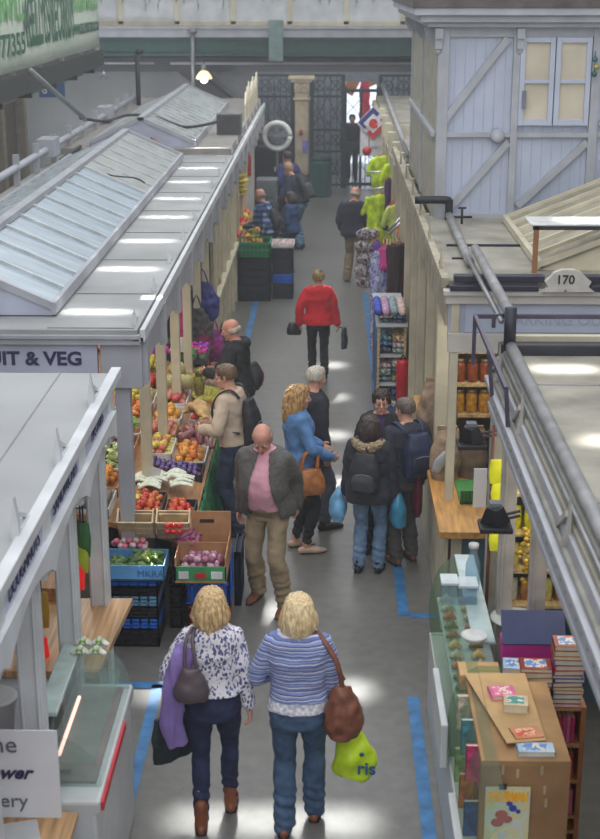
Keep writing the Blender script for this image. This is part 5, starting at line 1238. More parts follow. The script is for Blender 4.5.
# 1 floral blouse woman
w1 = person('person', 'woman with shoulder length blonde hair in white floral blouse and navy jeans walking away', (-.71, 7.87, 0), .04, 1.64, female=True, feet=[(-.085, -.09, 0), (.1, .17, .0)],
            hands=[(-.22, .16, 1.02), (.24, .02, .82)], head=(-8, 2), top=[dict(mat=floral(), off=.02, z0=.98, flare=.12, sl=.86, name='blouse', neck=.085)],
            bottom=(denimd, -.002, 1.02), shoe=(brown_shoe, 'boot'), hair=('bob', blonde_h), elb=[(-.6, -1, 0), (.4, -1, 0)])
# 2 striped jumper woman
w2 = person('person', 'woman with pale blonde bob in blue striped jumper and flared jeans walking away', (-.17, 7.79, 0), -.03, 1.64, female=True, build=1.1, feet=[(-.09, -.04, 0), (.1, .16, .0)],
            hands=[(-.2, .24, 1.02), (.25, .1, .86)], head=(4, 0), top=[dict(mat=M('lace_hem', (206, 206, 216), .9, var=.25, scale=45), off=.014, z0=.91, z1=1.2, sleeves=False, name='vest', flare=.05), dict(mat=stripes(), off=.024, z0=.99, flare=.02, sl=.97, name='jumper', neck=.075)],
            bottom=(denim, .022, 1.02), shoe=(brown_shoe,), hair=('bob', pale_h), elb=[(-.5, -1, 0), (.4, -1, 0)])
# 3 grey jacket
gj = person('person', 'balding man in open grey tweed jacket and pink shirt looking down', (-.5, 11.17, 0), R(160), 1.72, lean=8, build=1.14, belly=.09, feet=[(-.17, .08, 0), (.15, -.1, 0)],
            hands=[(-.2, -.16, .9), (.27, -.02, .84)], head=(12, 36), top=[dict(mat=clothm('pink_shirt', (226, 166, 184), .08), off=.012, z0=.97, name='shirt', collar=True, neck=.05), dict(mat=grayw, off=.036, z0=.84, flare=.07, sl=1.0, name='jacket', open=(.05, .14, -.03), solid=.006, neck=.07, soff=.02)],
            bottom=(khaki, .025, 1.03), shoe=(brownl,), hair=('fringe', gy), sk=skinp, elb=[(-.3, -1, 0), (.3, -1, 0)])
# 4 beige jumper
bj = person('person', 'man in beige jumper and navy jeans wearing glasses, facing the fruit display', (-.9, 12.85, 0), R(72), 1.72, lean=4, feet=[(-.1, -.05, 0), (.12, .1, 0)],
            hands=[(-.17, .26, 1.08), (.2, .3, 1.05)], head=(6, 10), top=[dict(mat=clothm('beige_knit', (196, 176, 156), .07), off=.028, z0=.93, flare=.04, name='jumper')],
            bottom=(denimn, .02, 1.02), shoe=(brownl,), hair=('short', br_), glasses=M('glasses_gold', (150, 120, 90), .3, .4), elb=[(-.7, -.8, -.3), (.7, -.8, -.3)])
# 5 bald man in black
bm_ = person('person', 'bald man in black hooded jacket at the melons', (-.98, 14.95, 0), R(80), 1.66, lean=5, build=1.1, belly=.03, feet=[(-.1, -.05, 0), (.12, .08, 0)],
             hands=[(-.15, .34, 1.1), (.18, .3, 1.08)], head=(4, 14), top=[dict(mat=blackc, off=.034, z0=.84, flare=.05, name='jacket', hood=True)], bottom=(blackc, .02), shoe=(black,), hair=('fringe', wh), sk=skinp, detail=.01, elb=[(-.6, -.8, -.3), (.6, -.8, -.3)])
# 6 older man behind the blonde woman
om = person('person', 'grey haired man in long dark coat partly hidden behind the denim shirt woman', (-.16, 13.0, 0), R(-62), 1.66, lean=3, feet=[(-.1, -.04, 0), (.12, .12, 0)], hands=[(-.2, .12, .9), (.24, .05, .84)], head=(10, 8),
             top=[dict(mat=clothm('dark_coat', (44, 44, 56)), off=.034, z0=.78, flare=.06, name='coat')], bottom=(clothm('grey_jean', (84, 90, 104)), .014), shoe=(black,), hair=('short', wh), detail=.01)
# 7 denim shirt woman
dw = person('person', 'woman with long wavy blonde hair in blue denim shirt standing in profile', (-.26, 12.42, 0), R(-74), 1.65, female=True, lean=-3, feet=[(-.09, 0, 0), (.1, .06, 0)], hands=[(-.12, .24, 1.03), (.16, .26, 1.0)], head=(0, 8),
             top=[dict(mat=clothm('denim_shirt', (88, 130, 182), .18, 10), off=.026, z0=.9, flare=.06, name='shirt', collar=True)], bottom=(blackc, -.004, .9), shoe=(M('cream_flat', (206, 176, 156), .5), 'flat'), hair=('wavy', hairm('wavy_hair', (120, 84, 48), (198, 158, 104))), elb=[(-.8, -.8, 0), (.8, -.8, -.2)])
# 8 parka woman
pk_ = person('person', 'dark haired woman in dark hooded parka and blue jeans seen from behind', (.38, 11.93, 0), R(-14), 1.5, female=True, build=1.14, feet=[(-.09, -.02, 0), (.11, .03, 0)], hands=[(-.25, .05, .84), (.25, .06, .84)], head=(-10, 6),
              top=[dict(mat=clothm('parka_cloth', (44, 48, 60)), off=.042, z0=.8, flare=.06, name='parka')], bottom=(clothm('light_denim', (104, 132, 164), .2, 14), .016, 1.0), shoe=(black,), hair=('bob', dk))
m = MB(); T = pk_['T']
m.loft([T(-.13, .02, 1.42), T(-.13, -.08, 1.44), T(-.07, -.15, 1.42), T(0, -.17, 1.4), T(.07, -.15, 1.42), T(.13, -.08, 1.44), T(.13, .02, 1.42)], [.03, .035, .04, .045, .04, .035, .03], k=3)
mobj('fur_trim', remesh(m, .009, 0, lambda v, n_: v + n_ * .02 * noise.noise(v * 60)), M('fur', (150, 132, 106), .9, var=.3, scale=40), pk_['root'])
# 9 curly woman facing
cw_ = person('person', 'woman with short dark curly hair and glasses facing the camera side', (.5, 12.45, 0), R(172), 1.6, female=True, feet=[(-.1, 0, 0), (.1, 0, 0)], hands=[(-.2, .14, .95), (.2, .14, .95)], head=(8, 4),
              top=[dict(mat=clothm('purple_top', (66, 50, 92)), off=.016, z0=.9, name='top'), dict(mat=clothm('black_coat', (38, 36, 44)), off=.034, z0=.84, flare=.05, name='coat', open=(.045, .07, 0), solid=.006)], bottom=(blackc, .01), shoe=(black,), hair=('curly', dk), glasses=M('glasses_dark', (60, 40, 40), .3))
# 10 man with backpack
bp_ = person('person', 'man with grey brown hair in dark jacket and grey trousers beside the right counter', (.72, 12.15, 0), R(24), 1.6, build=1.08, feet=[(-.1, -.02, 0), (.1, .04, 0)], hands=[(-.22, .16, .95), (.25, .08, .86)], head=(20, 6),
              top=[dict(mat=clothm('slate_jacket', (48, 52, 66)), off=.034, z0=.88, flare=.04, name='jacket', collar=True)], bottom=(clothm('grey_trouser', (84, 80, 80)), .02, 1.02), shoe=(brownl,), hair=('short', hairm('greybrown_hair', (66, 58, 54), (112, 102, 94))))
# 11 red jacket
rj = person('person', 'woman in bright red jacket and black trousers walking away mid aisle', (-.13, 18.5, 0), R(4), 1.5, female=True, build=1.12, feet=[(-.08, .16, 0), (.09, -.16, .04)], hands=[(-.29, -.02, .88), (.3, .03, .84)], head=(0, 0),
             top=[dict(mat=clothm('red_jacket', (214, 30, 44), .1), off=.04, z0=.86, flare=.07, name='jacket', collar=True)], bottom=(blackc, .012), shoe=(black,), hair=('curly', hairm('brown_gold_hair', (90, 66, 48), (190, 160, 110))), detail=.01, elb=[(-.9, -.7, 0), (.9, -.7, 0)])
for q in (-1, 1):
    a = rj['sh'][(q + 1) // 2]; e = rj['el'][(q + 1) // 2]
    MB().loft([a.lerp(e, .75), e, e.lerp(rj['wr'][(q + 1) // 2], .5)], [.05, .058, .05], n=14).build('dark_sleeve_panel', M('dark_red_black', (44, 34, 44), .8), rj['root'], True)
# 12 navy jacket
nj = person('person', 'man in navy jacket and khaki trousers standing by the clothes stall', (.46, 25.0, 0), R(-16), 1.7, build=1.2, feet=[(-.12, 0, 0), (.13, -.02, 0)], hands=[(-.26, .12, .92), (.27, .14, .95)], head=(-14, 16),
             top=[dict(mat=navyc, off=.04, z0=.84, flare=.05, name='jacket', collar=True)], bottom=(khaki, .03, 1.03), shoe=(brownl,), hair=('fringe', wh), sk=skinp, detail=.012)
# 13 plaid
plp = person('person', 'balding man in blue plaid shirt leaning over the far fruit display', (-1.06, 24.95, 0), R(62), 1.68, lean=16, feet=[(-.1, -.05, 0), (.1, .1, 0)], hands=[(-.15, .4, 1.0), (.18, .38, 1.0)], head=(0, 10),
              top=[dict(mat=plaid(), off=.034, z0=.9, flare=.05, name='shirt')], bottom=(denimn, .02), shoe=(black,), hair=('fringe', gy), sk=skinp, detail=.012)
# 14 pink scarf
ps = person('person', 'dark haired woman with hot pink scarf, blue jacket and black leggings', (-.68, 25.8, 0), R(66), 1.5, female=True, feet=[(-.08, 0, 0), (.1, .1, 0)], hands=[(-.12, .25, 1.05), (.16, .24, 1.05)], head=(0, 8),
             top=[dict(mat=clothm('teal_blue_jacket', (44, 72, 116)), off=.036, z0=.86, flare=.06, name='jacket')], bottom=(blackc, .004), shoe=(black,), hair=('bob', dk), detail=.012)
m = MB(); T = ps['T']
m.loft([T(-.08, .03, 1.44), T(0, .08, 1.42), T(.08, .03, 1.44), T(0, -.07, 1.46), T(-.08, .03, 1.44)], [.035] * 5, k=4); m.loft([T(.02, .12, 1.4), T(.03, .15, 1.25), T(.03, .15, 1.12)], [(.05, .03), (.055, .03), (.04, .02)], k=3)
mobj('scarf', remesh(m, .012, 1), clothm('pink_scarf', (236, 60, 140)), ps['root'])
# 15 man with backpack further, 16 blue jacket man, 17 silhouette
fb_ = person('person', 'man in navy jacket bending forward with a backpack near the far fruit stall', (-.58, 28.3, 0), R(60), 1.74, lean=22, feet=[(-.12, -.05, 0), (.12, .05, 0)], hands=[(-.2, .35, .95), (.2, .35, .95)], head=(0, 20),
              top=[dict(mat=navyc, off=.036, z0=.9, flare=.04, name='jacket')], bottom=(clothm('light_denim', (104, 132, 164)), .02), shoe=(black,), hair=('short', hairm('sandy_hair', (130, 100, 76), (170, 140, 110))), detail=.013)
bb_ = person('person', 'man in royal blue jacket standing behind the bending man with backpack', (-.86, 29.6, 0), R(40), 1.8, build=1.15, feet=[(-.1, 0, 0), (.1, 0, 0)], hands=[(-.24, .1, .9), (.24, .1, .9)], head=(0, 0),
              top=[dict(mat=clothm('royal_jacket', (46, 58, 110)), off=.04, z0=.84, flare=.05, name='jacket')], bottom=(navyc, .02), shoe=(black,), hair=('short', dk), detail=.013)
sl = person('person', 'dark silhouetted person walking in through the bright doorway', (.62, 38.2, 0), R(175), 1.8, build=1.15, feet=[(-.1, .1, 0), (.1, -.08, 0)], detail=.014,
             top=[dict(mat=clothm('shadow_coat', (34, 38, 50)), off=.05, z0=.7, flare=.08, name='coat', hood=True)], bottom=(blackc, .01), shoe=(black,), hair=('short', dk))
# ---------------------------------------------------------------- things they carry
backpack(pk_, 'black rounded backpack with grey panel on the parka woman', M('pack_black', (40, 42, 50), .6), .14, .42, .085, M('pack_grey', (70, 72, 80), .6), -.03)
backpack(bp_, 'navy backpack with silvery mark on the man beside the counter', M('pack_navy', (40, 50, 80), .6), .15, .42, .09, M('pack_navy2', (34, 42, 66), .6), .0, .03)
backpack(bj, 'slim black backpack on the man in the beige jumper', M('pack_black', (40, 42, 50)), .13, .46, .07, None, -.04)
backpack(fb_, 'grey black backpack on the bending man near the far stall', M('pack_black', (40, 42, 50)), .15, .42, .1, M('pack_grey', (70, 72, 80)))
backpack(plp, 'small black backpack slung on the man in the plaid shirt', M('pack_black', (40, 42, 50)), .12, .34, .07, None, -.1)
r_ = carried('backpack', 'black rucksack with red and white trim hanging behind the bald man', 'backpack', bm_)
mobj('pack_body', soft([(.1, -.15, .86), (.1, -.17, 1.0), (.1, -.12, 1.14)], [(.1, .06), (.12, .08), (.08, .05)]), M('pack_black', (40, 42, 50)), r_)
MB().path([(.14, -.22, .88), (.15, -.24, 1.0), (.13, -.19, 1.1)], .012).build('trim', M('pink_trim', (200, 70, 100), .5), r_, True)
def fw_bag(inf, name, label, cat, P, Rr, mat, handle=None, hm=None, hr=.007, amp=.008, vox=.01, side=(0, 1, 0), fr=14, hsize=None):
    r_ = carried(name, label, cat, inf)
    mobj('bag_body', soft(P, Rr, vox, side=side, amp=amp, fr=fr), mat, r_)
    if handle:
        m = MB()
        for hh in handle: m.loft(hh, [(hsize or (hr * 1.6, hr * .7))] * len(hh), side=side, n=8, k=4, cap=False)
        m.build('strap', hm or mat, r_, True)
    return r_
# woman 1: grey shoulder bag, lilac scarf, dark shopping bag
dkb = M('taupe_leather', (84, 72, 78), .4, var=.15)
a = w1['sh'][0]
fw_bag(w1, 'handbag', 'taupe leather shoulder bag hanging at the back of the floral blouse woman', 'bag', [(-.12, -.2, .99), (-.12, -.2, 1.07), (-.12, -.19, 1.2)], [(.1, .055), (.11, .06), (.05, .03)], dkb,
       [[(-.16, -.19, 1.17), (-.15, -.13, 1.36), tuple(a + V(.04, 0, .065)), (-.13, .1, 1.3), (-.16, -.12, 1.12)], [(-.08, -.2, 1.17), (-.11, -.14, 1.36), tuple(a + V(.055, -.01, .068)), (-.1, .08, 1.3)]], side=(1, 0, 0)).children[0]
lc = clothm('lilac_scarf', (140, 118, 184), .1)
r_ = carried('scarf', 'long lilac scarf draped over the left arm of the floral blouse woman', 'scarf', w1)
e_ = w1['el'][0]; wv = w1['wr'][0]
mobj('cloth', remesh(MB().loft([(-.1, .0, 1.28), (-.17, -.1, 1.24), (-.21, -.12, 1.1), (-.24, -.1, .92), (-.26, -.08, .76), (-.22, -.08, .62)], [(.06, .03), (.08, .04), (.07, .04), (.07, .04), (.08, .04), (.065, .02)], side=(1, .2, 0), k=5, n=20), .009, 1, lambda v, n_: v + n_ * .022 * noise.noise(Vector((v.x * 26, v.y * 26, v.z * 4)))), lc, r_)
fw_bag(w1, 'shopping_bag', 'dark patterned shopping bag held at the left side of the floral blouse woman', 'bag', [(-.27, .12, .4), (-.27, .12, .55), (-.26, .12, .72)], [(.15, .045), (.155, .045), (.15, .025)], M('dark_shopper', (44, 54, 62), .5, var=.4, scale=20),
       [[(-.26, .07, .7), tuple(wv + V(0, 0, -.03)), (-.26, .17, .7)]], side=(.8, .6, 0))
# woman 2: brown slouch bag, lime carrier
a = w2['sh'][1]
fw_bag(w2, 'handbag', 'brown slouchy leather shoulder bag on the striped jumper woman', 'bag', [(.27, -.1, .74), (.28, -.1, .84), (.28, -.1, .96), (.28, -.08, 1.08)], [(.1, .07), (.125, .085), (.11, .07), (.05, .03)], brownl,
       [[(.28, -.11, 1.05), (.24, -.11, 1.25), tuple(a + V(-.03, -.03, .085)), tuple(a + V(.0, .07, -.03)), (.28, .04, 1.05)]], side=(1, .2, 0), hsize=(.016, .007), amp=.02)
lime = M('lime_carrier', (196, 226, 40), .35, var=.18, scale=7, bump=.4, bscale=14)
wv = w2['wr'][1]
lb_ = fw_bag(w2, 'carrier_bag', 'bright lime green plastic carrier bag held by the striped jumper woman', 'bag', [(.34, .06, .36), (.345, .06, .4), (.35, .06, .5), (.34, .06, .62), (.3, .07, .76)], [(.1, .06), (.13, .085), (.135, .09), (.1, .07), (.03, .02)], lime,
       [[(.3, .05, .74), tuple(wv + V(0, .04, -.06)), (.31, .1, .72)]], side=(1, .2, 0), amp=.03, fr=9, vox=.009)
text('ris', 'lettering', M('carrier_ink', (50, 90, 130), .5, var=0), (0, 0, 0), .12, parent=lb_, bold=.003).location = (.37, -.045, .48)
MB().lathe((.4, -.045, .58), [(.012, 0), (.016, .004), (.012, .008)], 10, 'y').build('dot', M('carrier_ink', (50, 90, 130)), lb_, True)
# denim shirt woman: tan bag
fw_bag(dw, 'handbag', 'tan leather handbag hanging from the arm of the denim shirt woman', 'bag', [(.24, .02, .66), (.25, .02, .76), (.25, .02, .9)], [(.16, .07), (.165, .075), (.12, .04)], tanl,
       [[(.22, -.06, .88), (.25, -.02, 1.05), (.25, .1, 1.07), (.22, .1, .88)], [(.28, -.06, .88), (.27, -.01, 1.05), (.27, .1, 1.06), (.28, .1, .88)]], side=(0, 1, 0))
# parka woman: two pale blue carriers
cbm = M('blue_carrier', (120, 180, 224), .3, var=.2, scale=8); cbm2 = M('teal_carrier', (60, 140, 176), .3, var=.25, scale=8)
for i, (mt_, lb) in enumerate(((cbm, 'pale blue plastic carrier bag in the left hand of the parka woman'), (cbm2, 'deeper blue bulging carrier bag in the right hand of the parka woman'))):
    x = -.3 if i == 0 else .27; wv = pk_['wr'][i]
    fw_bag(pk_, 'carrier_bag', lb, 'bag', [(x, .05, .46), (x, .05, .56), (x, .05, .68), (x * .9, .05, .78)], [(.08, .06), (.1, .08), (.075, .06), (.02, .015)], mt_, [[(x * .9, .02, .77), tuple(wv + V(0, .02, -.06)), (x * .9, .08, .77)]], amp=.02, fr=10)
# red jacket woman bags
wv = rj['wr'][0]
fw_bag(rj, 'handbag', 'small black handbag in the left hand of the red jacket woman', 'bag', [(-.33, -.0, .62), (-.33, 0, .7), (-.33, 0, .79)], [(.1, .06), (.1, .06), (.07, .03)], M('black_leather', (36, 34, 40), .4), [[(-.33, -.05, .77), tuple(wv + V(0, 0, -.04)), (-.33, .05, .77)]], side=(1, .2, 0))
wv = rj['wr'][1]
fw_bag(rj, 'shopping_bag', 'dark green grey shopping bag in the right hand of the red jacket woman', 'bag', [(.36, .04, .4), (.36, .04, .52), (.35, .04, .7)], [(.07, .03), (.08, .035), (.06, .02)], M('green_grey_bag', (56, 66, 66), .5), [[(.34, .02, .69), tuple(wv + V(0, .02, -.05)), (.34, .08, .69)]], side=(.5, 1, 0))
# grey jacket man holds nothing; mustard bag strap of denim woman
r_ = carried('bag_strap', 'olive brown bag strap hanging beside the denim shirt woman', 'strap', dw)
MB().loft([(.3, -.02, .66), (.31, -.08, .58), (.3, -.1, .52)], [(.015, .005)] * 3, k=4).build('strap', M('olive_strap', (120, 90, 56), .6), r_, True)
# ---------------------------------------------------------------- fruit and vegetable display
def veg(name, label, r, mat, shape='round', group=None, loc=(0, 0, 0), stem=None):
    t = thing(name, label, name.replace('_', ' '), loc, group)
    m = MB()
    if shape == 'round':
        n_, k = 16, 10; prof = []
        for i in range(k + 1):
            a = -pi / 2 + pi * i / k; rr = r * cos(a); z = r * .92 * sin(a)
            if a > 1.1: z -= r * .25 * (a - 1.1)
            if a < -1.2: z += r * .12
            prof.append((max(rr, .0006), z + r * .9))
        m.lathe((0, 0, 0), prof, n_)
    elif shape == 'long': m.loft([(-r * 2.2, 0, r), (-r, .0, r * 1.02), (r, 0, r * 1.05), (r * 2.3, 0, r)], [r * .4, r * .95, r, r * .35], n=10, k=3)
    elif shape == 'banana':
        for j in range(4): m.loft([(-r * 3, j * r * 1.3 - r * 2, r * 1.2), (-r, j * r * 1.3 - r * 1.6, r * .9), (r * 1.4, j * r * 1.3 - r * 2, r * 1.0), (r * 3, j * r * 1.2 - r * 2.6, r * 1.9)], [r * .4, r * .85, r * .85, r * .3], n=8, k=3)
    elif shape == 'leafy':
        me_rand = random.Random(int(r * 1e4))
        m.ball((0, 0, r), r * .8, 12, 8)
        for j in range(14):
            a = me_rand.uniform(0, 2 * pi); e = me_rand.uniform(.0, 1.3); d = Vector((cos(a) * cos(e), sin(a) * cos(e), sin(e)))
            m.loft([Vector((0, 0, r * .8)), d * r * .8 + Vector((0, 0, r * .8)), d * r * 1.25 + Vector((0, 0, r * .75))], [(r * .2, r * .1), (r * .5, r * .08), (r * .3, r * .05)], side=(-sin(a), cos(a), .1), n=8, k=2)
    elif shape == 'pine':
        m.loft([(0, 0, 0), (0, 0, r), (0, 0, r * 2), (0, 0, r * 2.8)], [r * .8, r, r, r * .7], n=16, k=3)
    m.build('flesh', mat, None, True).parent = t
    if stem == 'leaf':
        c = MB()
        for j in range(9): a = j * 2.4; c.loft([(0, 0, r * 2.7), (cos(a) * r * .5, sin(a) * r * .5, r * 3.6), (cos(a) * r * (.7 + j * .04), sin(a) * r * .8, r * 4.4)], [(r * .2, r * .05), (r * .22, r * .05), (r * .04, r * .02)], n=6, k=2)
        c.build('crown', M('leaf_dull', (92, 120, 70), .7), None).parent = t
    elif stem:
        MB().loft([(0, 0, r * 1.6), (r * .1, 0, r * 2.0)], [r * .07, r * .06], n=6).build('stem', M('stem_brown', (90, 80, 50), .7), None).parent = t
    return t
def fm(n_, c, r=.4, v=.25, sc=25): return M(n_, c, r, var=v, scale=sc)
def heap(proto_args, x0, x1, y0, y1, z, r, cnt, slope=0, layers=2, jit=.2, lab=None, grp=None):
    """proto_args = (name, mats[], shape, stem); fill a box with stacked fruit"""
    name, mats, shape, stem = proto_args
    protos = []
    pts = []
    st = r * 1.9 if shape != 'long' else r * 2.4
    for L in range(layers):
        y = y0 + r + L * r * .9
        while y < y1 - r * .6 - L * r * .6:
            x = x0 + r + L * r * .9
            while x < x1 - r * .6 - L * r * .6:
                pts.append((x + random.uniform(-jit, jit) * r, y + random.uniform(-jit, jit) * r, z + L * r * 1.35 + slope * (x1 - x))); x += st
            y += st
    if len(pts) > cnt: top = pts[::-1][:cnt]; pts = top
    for i, p in enumerate(pts):
        if i < len(mats):
            q = veg(name, lab, r, mats[i], shape, grp, p, stem); protos.append(q); q.rotation_euler = (0, 0, random.uniform(0, 6) if shape != 'banana' else .3)
        else:
            dup(protos[i % len(mats)], p, rot=(random.uniform(-.4, .4) if shape in ('round', 'long') else 0, random.uniform(-.4, .4) if shape in ('round', 'long') else 0, random.uniform(0, 6.2) if shape != 'banana' else random.uniform(0, .6)), scale=random.uniform(.9, 1.08))
def tray(x0, x1, y0, y1, z, h, mat, label, name='fruit_carton', cat='carton', th=.012, lining=None, slope=0):
    t = thing(name, label, cat, ((x0 + x1) / 2, (y0 + y1) / 2, z))
    MB().box(x0, x1, y0, y1, z, z + th).build('tray_base', mat, t)
    for k, (a, b, c_, d) in enumerate(((x0, x1, y0, y0 + th), (x0, x1, y1 - th, y1), (x0, x0 + th, y0, y1), (x1 - th, x1, y0, y1))): MB().box(a, b, c_, d, z, z + h).build('side_panel', mat, t, bevel=.002)
    return t
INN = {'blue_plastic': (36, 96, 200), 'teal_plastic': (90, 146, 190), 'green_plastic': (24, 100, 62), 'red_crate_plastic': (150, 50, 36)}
def crate(x0, x1, y0, y1, z, h, mat, label, name='plastic_crate', holes=5):
    t = thing(name, label, 'crate', ((x0 + x1) / 2, (y0 + y1) / 2, z))
    m = MB(); th = .015
    m.box(x0, x1, y0, y1, z, z + th)
    for zz in (z, z + h * .47, z + h - .03):
        m.box(x0, x1, y0, y0 + th, zz, zz + .03).box(x0, x1, y1 - th, y1, zz, zz + .03).box(x0, x0 + th, y0, y1, zz, zz + .03).box(x1 - th, x1, y0, y1, zz, zz + .03)
    for i in range(holes + 1):
        x = x0 + (x1 - x0 - th) * i / holes; y = y0 + (y1 - y0 - th) * i / holes
        m.box(x, x + th, y0, y0 + th, z, z + h).box(x, x + th, y1 - th, y1, z, z + h).box(x0, x0 + th, y, y + th, z, z + h).box(x1 - th, x1, y, y + th, z, z + h)
    m.build('crate_shell', mat, t)
    MB().box(x0 - .006, x1 + .006, y0 - .006, y1 + .006, z + h - .02, z + h).build('rim', mat, t) if False else None
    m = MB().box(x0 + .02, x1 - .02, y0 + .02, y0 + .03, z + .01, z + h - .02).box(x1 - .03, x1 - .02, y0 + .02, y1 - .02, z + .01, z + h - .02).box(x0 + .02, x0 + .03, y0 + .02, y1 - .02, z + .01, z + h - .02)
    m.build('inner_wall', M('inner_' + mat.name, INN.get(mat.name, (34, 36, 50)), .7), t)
    return t
blu = M('blue_plastic', (40, 112, 226), .4, var=.1); blk = M('black_crate_plastic', (38, 38, 48), .5); redp = M('red_crate_plastic', (208, 66, 44), .5); wood_c = M('pale_crate_wood', (232, 206, 168), .7, var=.2, scale=6); ctn = M('white_carton', (206, 206, 204), .7, var=.12); brc = M('brown_carton', (178, 130, 92), .8, var=.15)
# bench under the display, green cloth at its aisle edge
bench = thing('display_bench', 'sloping wooden bench under the fruit and vegetable boxes, fronted by green netting', 'bench', (-1.5, 14, 0))
MB().prism([(-2.6, 1.05), (-1.15, .68), (-1.15, .64), (-2.6, 1.0)], 10.95, 16.1, 'y').build('bench_top', woodm, bench)
for y in (11.2, 12.8, 14.4, 16.0):
    for x in (-2.5, -1.3): MB().box(x - .03, x + .03, y - .03, y + .03, 0, .66 if x > -2 else 1.0).build('leg', woodm, bench)
m = MB().grid(lambda u, v: (-1.13 + .05 * sin(u * 70) * (1 - v) + .03 * noise.noise(Vector((u * 20, v * 3, 0))) + .1 * (1 - v) * .4, 11.35 + u * 3.2, .03 + .68 * v), 90, 8)
m.build('green_net', M('green_net', (40, 120, 76), .7, var=.35, scale=10), bench, True, solid=.006)
m = MB().grid(lambda u, v: (-1.14 + .02 * sin(u * 50) * (1 - v), 14.6 + u * 1.5, .1 + .6 * v), 50, 6)
m.build('dark_skirt', M('dark_skirt', (50, 60, 62), .8, var=.2), bench, True)
def zs(x): return .69 + (-1.15 - x) * .255
# front corner: wooden crates with tomatoes
def tilted_crate(x0, x1, y, label):
    t = thing('wooden_crate', label, 'crate', ((x0 + x1) / 2, y, .8))
    rt = Matrix.Rotation(R(38), 3, 'X'); pv = ((x0 + x1) / 2, y, .78)
    s = MB()
    for i in range(3): s.box(x0, x1, y, y + .012, .78 + i * .085, .855 + i * .085, rot=rt, piv=pv)
    s.build('front_slats', wood_c, t)
    MB().box(x0 + .01, x1 - .01, y + .02, y + .13, .8, .81, rot=rt, piv=pv).box(x0 + .02, x1 - .02, y + .1, y + .11, .82, 1.0, rot=rt, piv=pv).build('crate_floor', wood_c, t)
    s = MB().box(x0, x0 + .012, y, y + .14, .78, 1.03, rot=rt, piv=pv).box(x1 - .012, x1, y, y + .14, .78, 1.03, rot=rt, piv=pv).box(x0, x1, y + .13, y + .14, .78, 1.0, rot=rt, piv=pv); s.build('side_slats', wood_c, t)
    return t
for x0, x1, lb in ((-1.72, -1.42, 'left of two empty tilted wooden crates at the display corner'), (-1.40, -1.12, 'right tilted wooden crate at the display corner with a tomato sign')): tilted_crate(x0, x1, 10.78, lb)
p = atz(173, 525, .98)
for i in range(6): 
    a = (p[0] - .05 + .05 * (i % 3), p[1] + .02 * (i // 3), .9 + .045 * (i // 3))
    if i == 0: rp = veg('tomato', 'red tomato in the cluster on the right wooden crate', .026, fm('tomato_red', (214, 44, 36), .25, .1), 'round', 'tomatoes on the wooden crate', a, 'st')
    else: dup(rp, a)
# blue/white tray with greens
vt = tray(-1.79, -1.29, 10.25, 10.6, .63, .13, M('blue_white_tray', (96, 160, 214), .5, var=.3, scale=2), 'blue and white tray of green vegetables at the front corner of the display', 'vegetable_tray', 'tray')

text('MKRA', 'lettering', M('blue_marker', (70, 110, 170), .6, var=0), (-1.4, 10.245, .69), .08, parent=vt, align='CENTER')
heap(('green_pepper', [fm('g1', (96, 130, 50)), fm('g2', (70, 104, 44)), fm('g3', (130, 150, 70))], 'long', None), -1.6, -1.33, 10.3, 10.58, .66, .028, 34, layers=3, lab='green chilli pepper in the blue and white tray', grp='green peppers in the tray')
heap(('small_cucumber', [fm('g4', (84, 120, 60)), fm('g2', (70, 104, 44))], 'long', None), -1.77, -1.6, 10.3, 10.56, .66, .026, 14, layers=2, lab='small green vegetable at the left of the blue and white tray', grp='greens at the left of the tray')
heap(('pink_radish', [fm('rad', (216, 120, 140)), fm('rad2', (230, 190, 190))], 'round', None), -1.78, -1.45, 10.62, 10.76, .74, .028, 16, layers=2, lab='pink radish behind the green vegetables', grp='pink radishes')
# green printed box with red netted shallots
gx = thing('printed_box', 'open green and white printed box of pink garlic beside the blue tray', 'box', (-.97, 10.5, .62))
m = MB().box(-1.21, -.8, 10.28, 10.29, .62, .74); m.build('printed_front', M('green_print', (60, 150, 96), .5, var=.1), gx)
MB().box(-1.18, -1.1, 10.27, 10.28, .64, .70).box(-.92, -.83, 10.27, 10.28, .64, .70).build('white_label', M('white_label', (220, 220, 220), .5), gx)
MB().box(-1.05, -.96, 10.27, 10.28, .645, .69).build('red_label', M('red_label', (206, 50, 50), .5), gx)
MB().box(-1.21, -1.2, 10.28, 10.9, .62, .82).box(-.81, -.8, 10.28, 10.9, .62, .82).box(-1.21, -.8, 10.89, 10.9, .62, .98).box(-1.21, -.8, 10.6, 10.61, .66, .82).box(-1.21, -.8, 10.28, 10.9, .6, .62).build('cardboard', brc, gx)
MB().box(-1.06, -.94, 10.885, 10.89, .88, .91).build('hand_hole', M('hole_dark', (50, 36, 30), .8), gx)
heap(('garlic_bulb', [fm('ga', (190, 120, 150)), fm('ga2', (206, 170, 186)), fm('ga3', (150, 84, 112))], 'round', 'st'), -1.19, -.83, 10.3, 10.6, .64, .032, 40, layers=3, lab='pinkish garlic bulb in the green printed box', grp='garlic bulbs in the printed box')
heap(('shallot', [fm('sh1', (170, 90, 130)), fm('sh2', (140, 70, 100))], 'long', None), -1.24, -1.05, 10.6, 10.88, .74, .024, 22, layers=4, lab='purple shallot piled at the back of the green printed box', grp='shallots in the printed box')
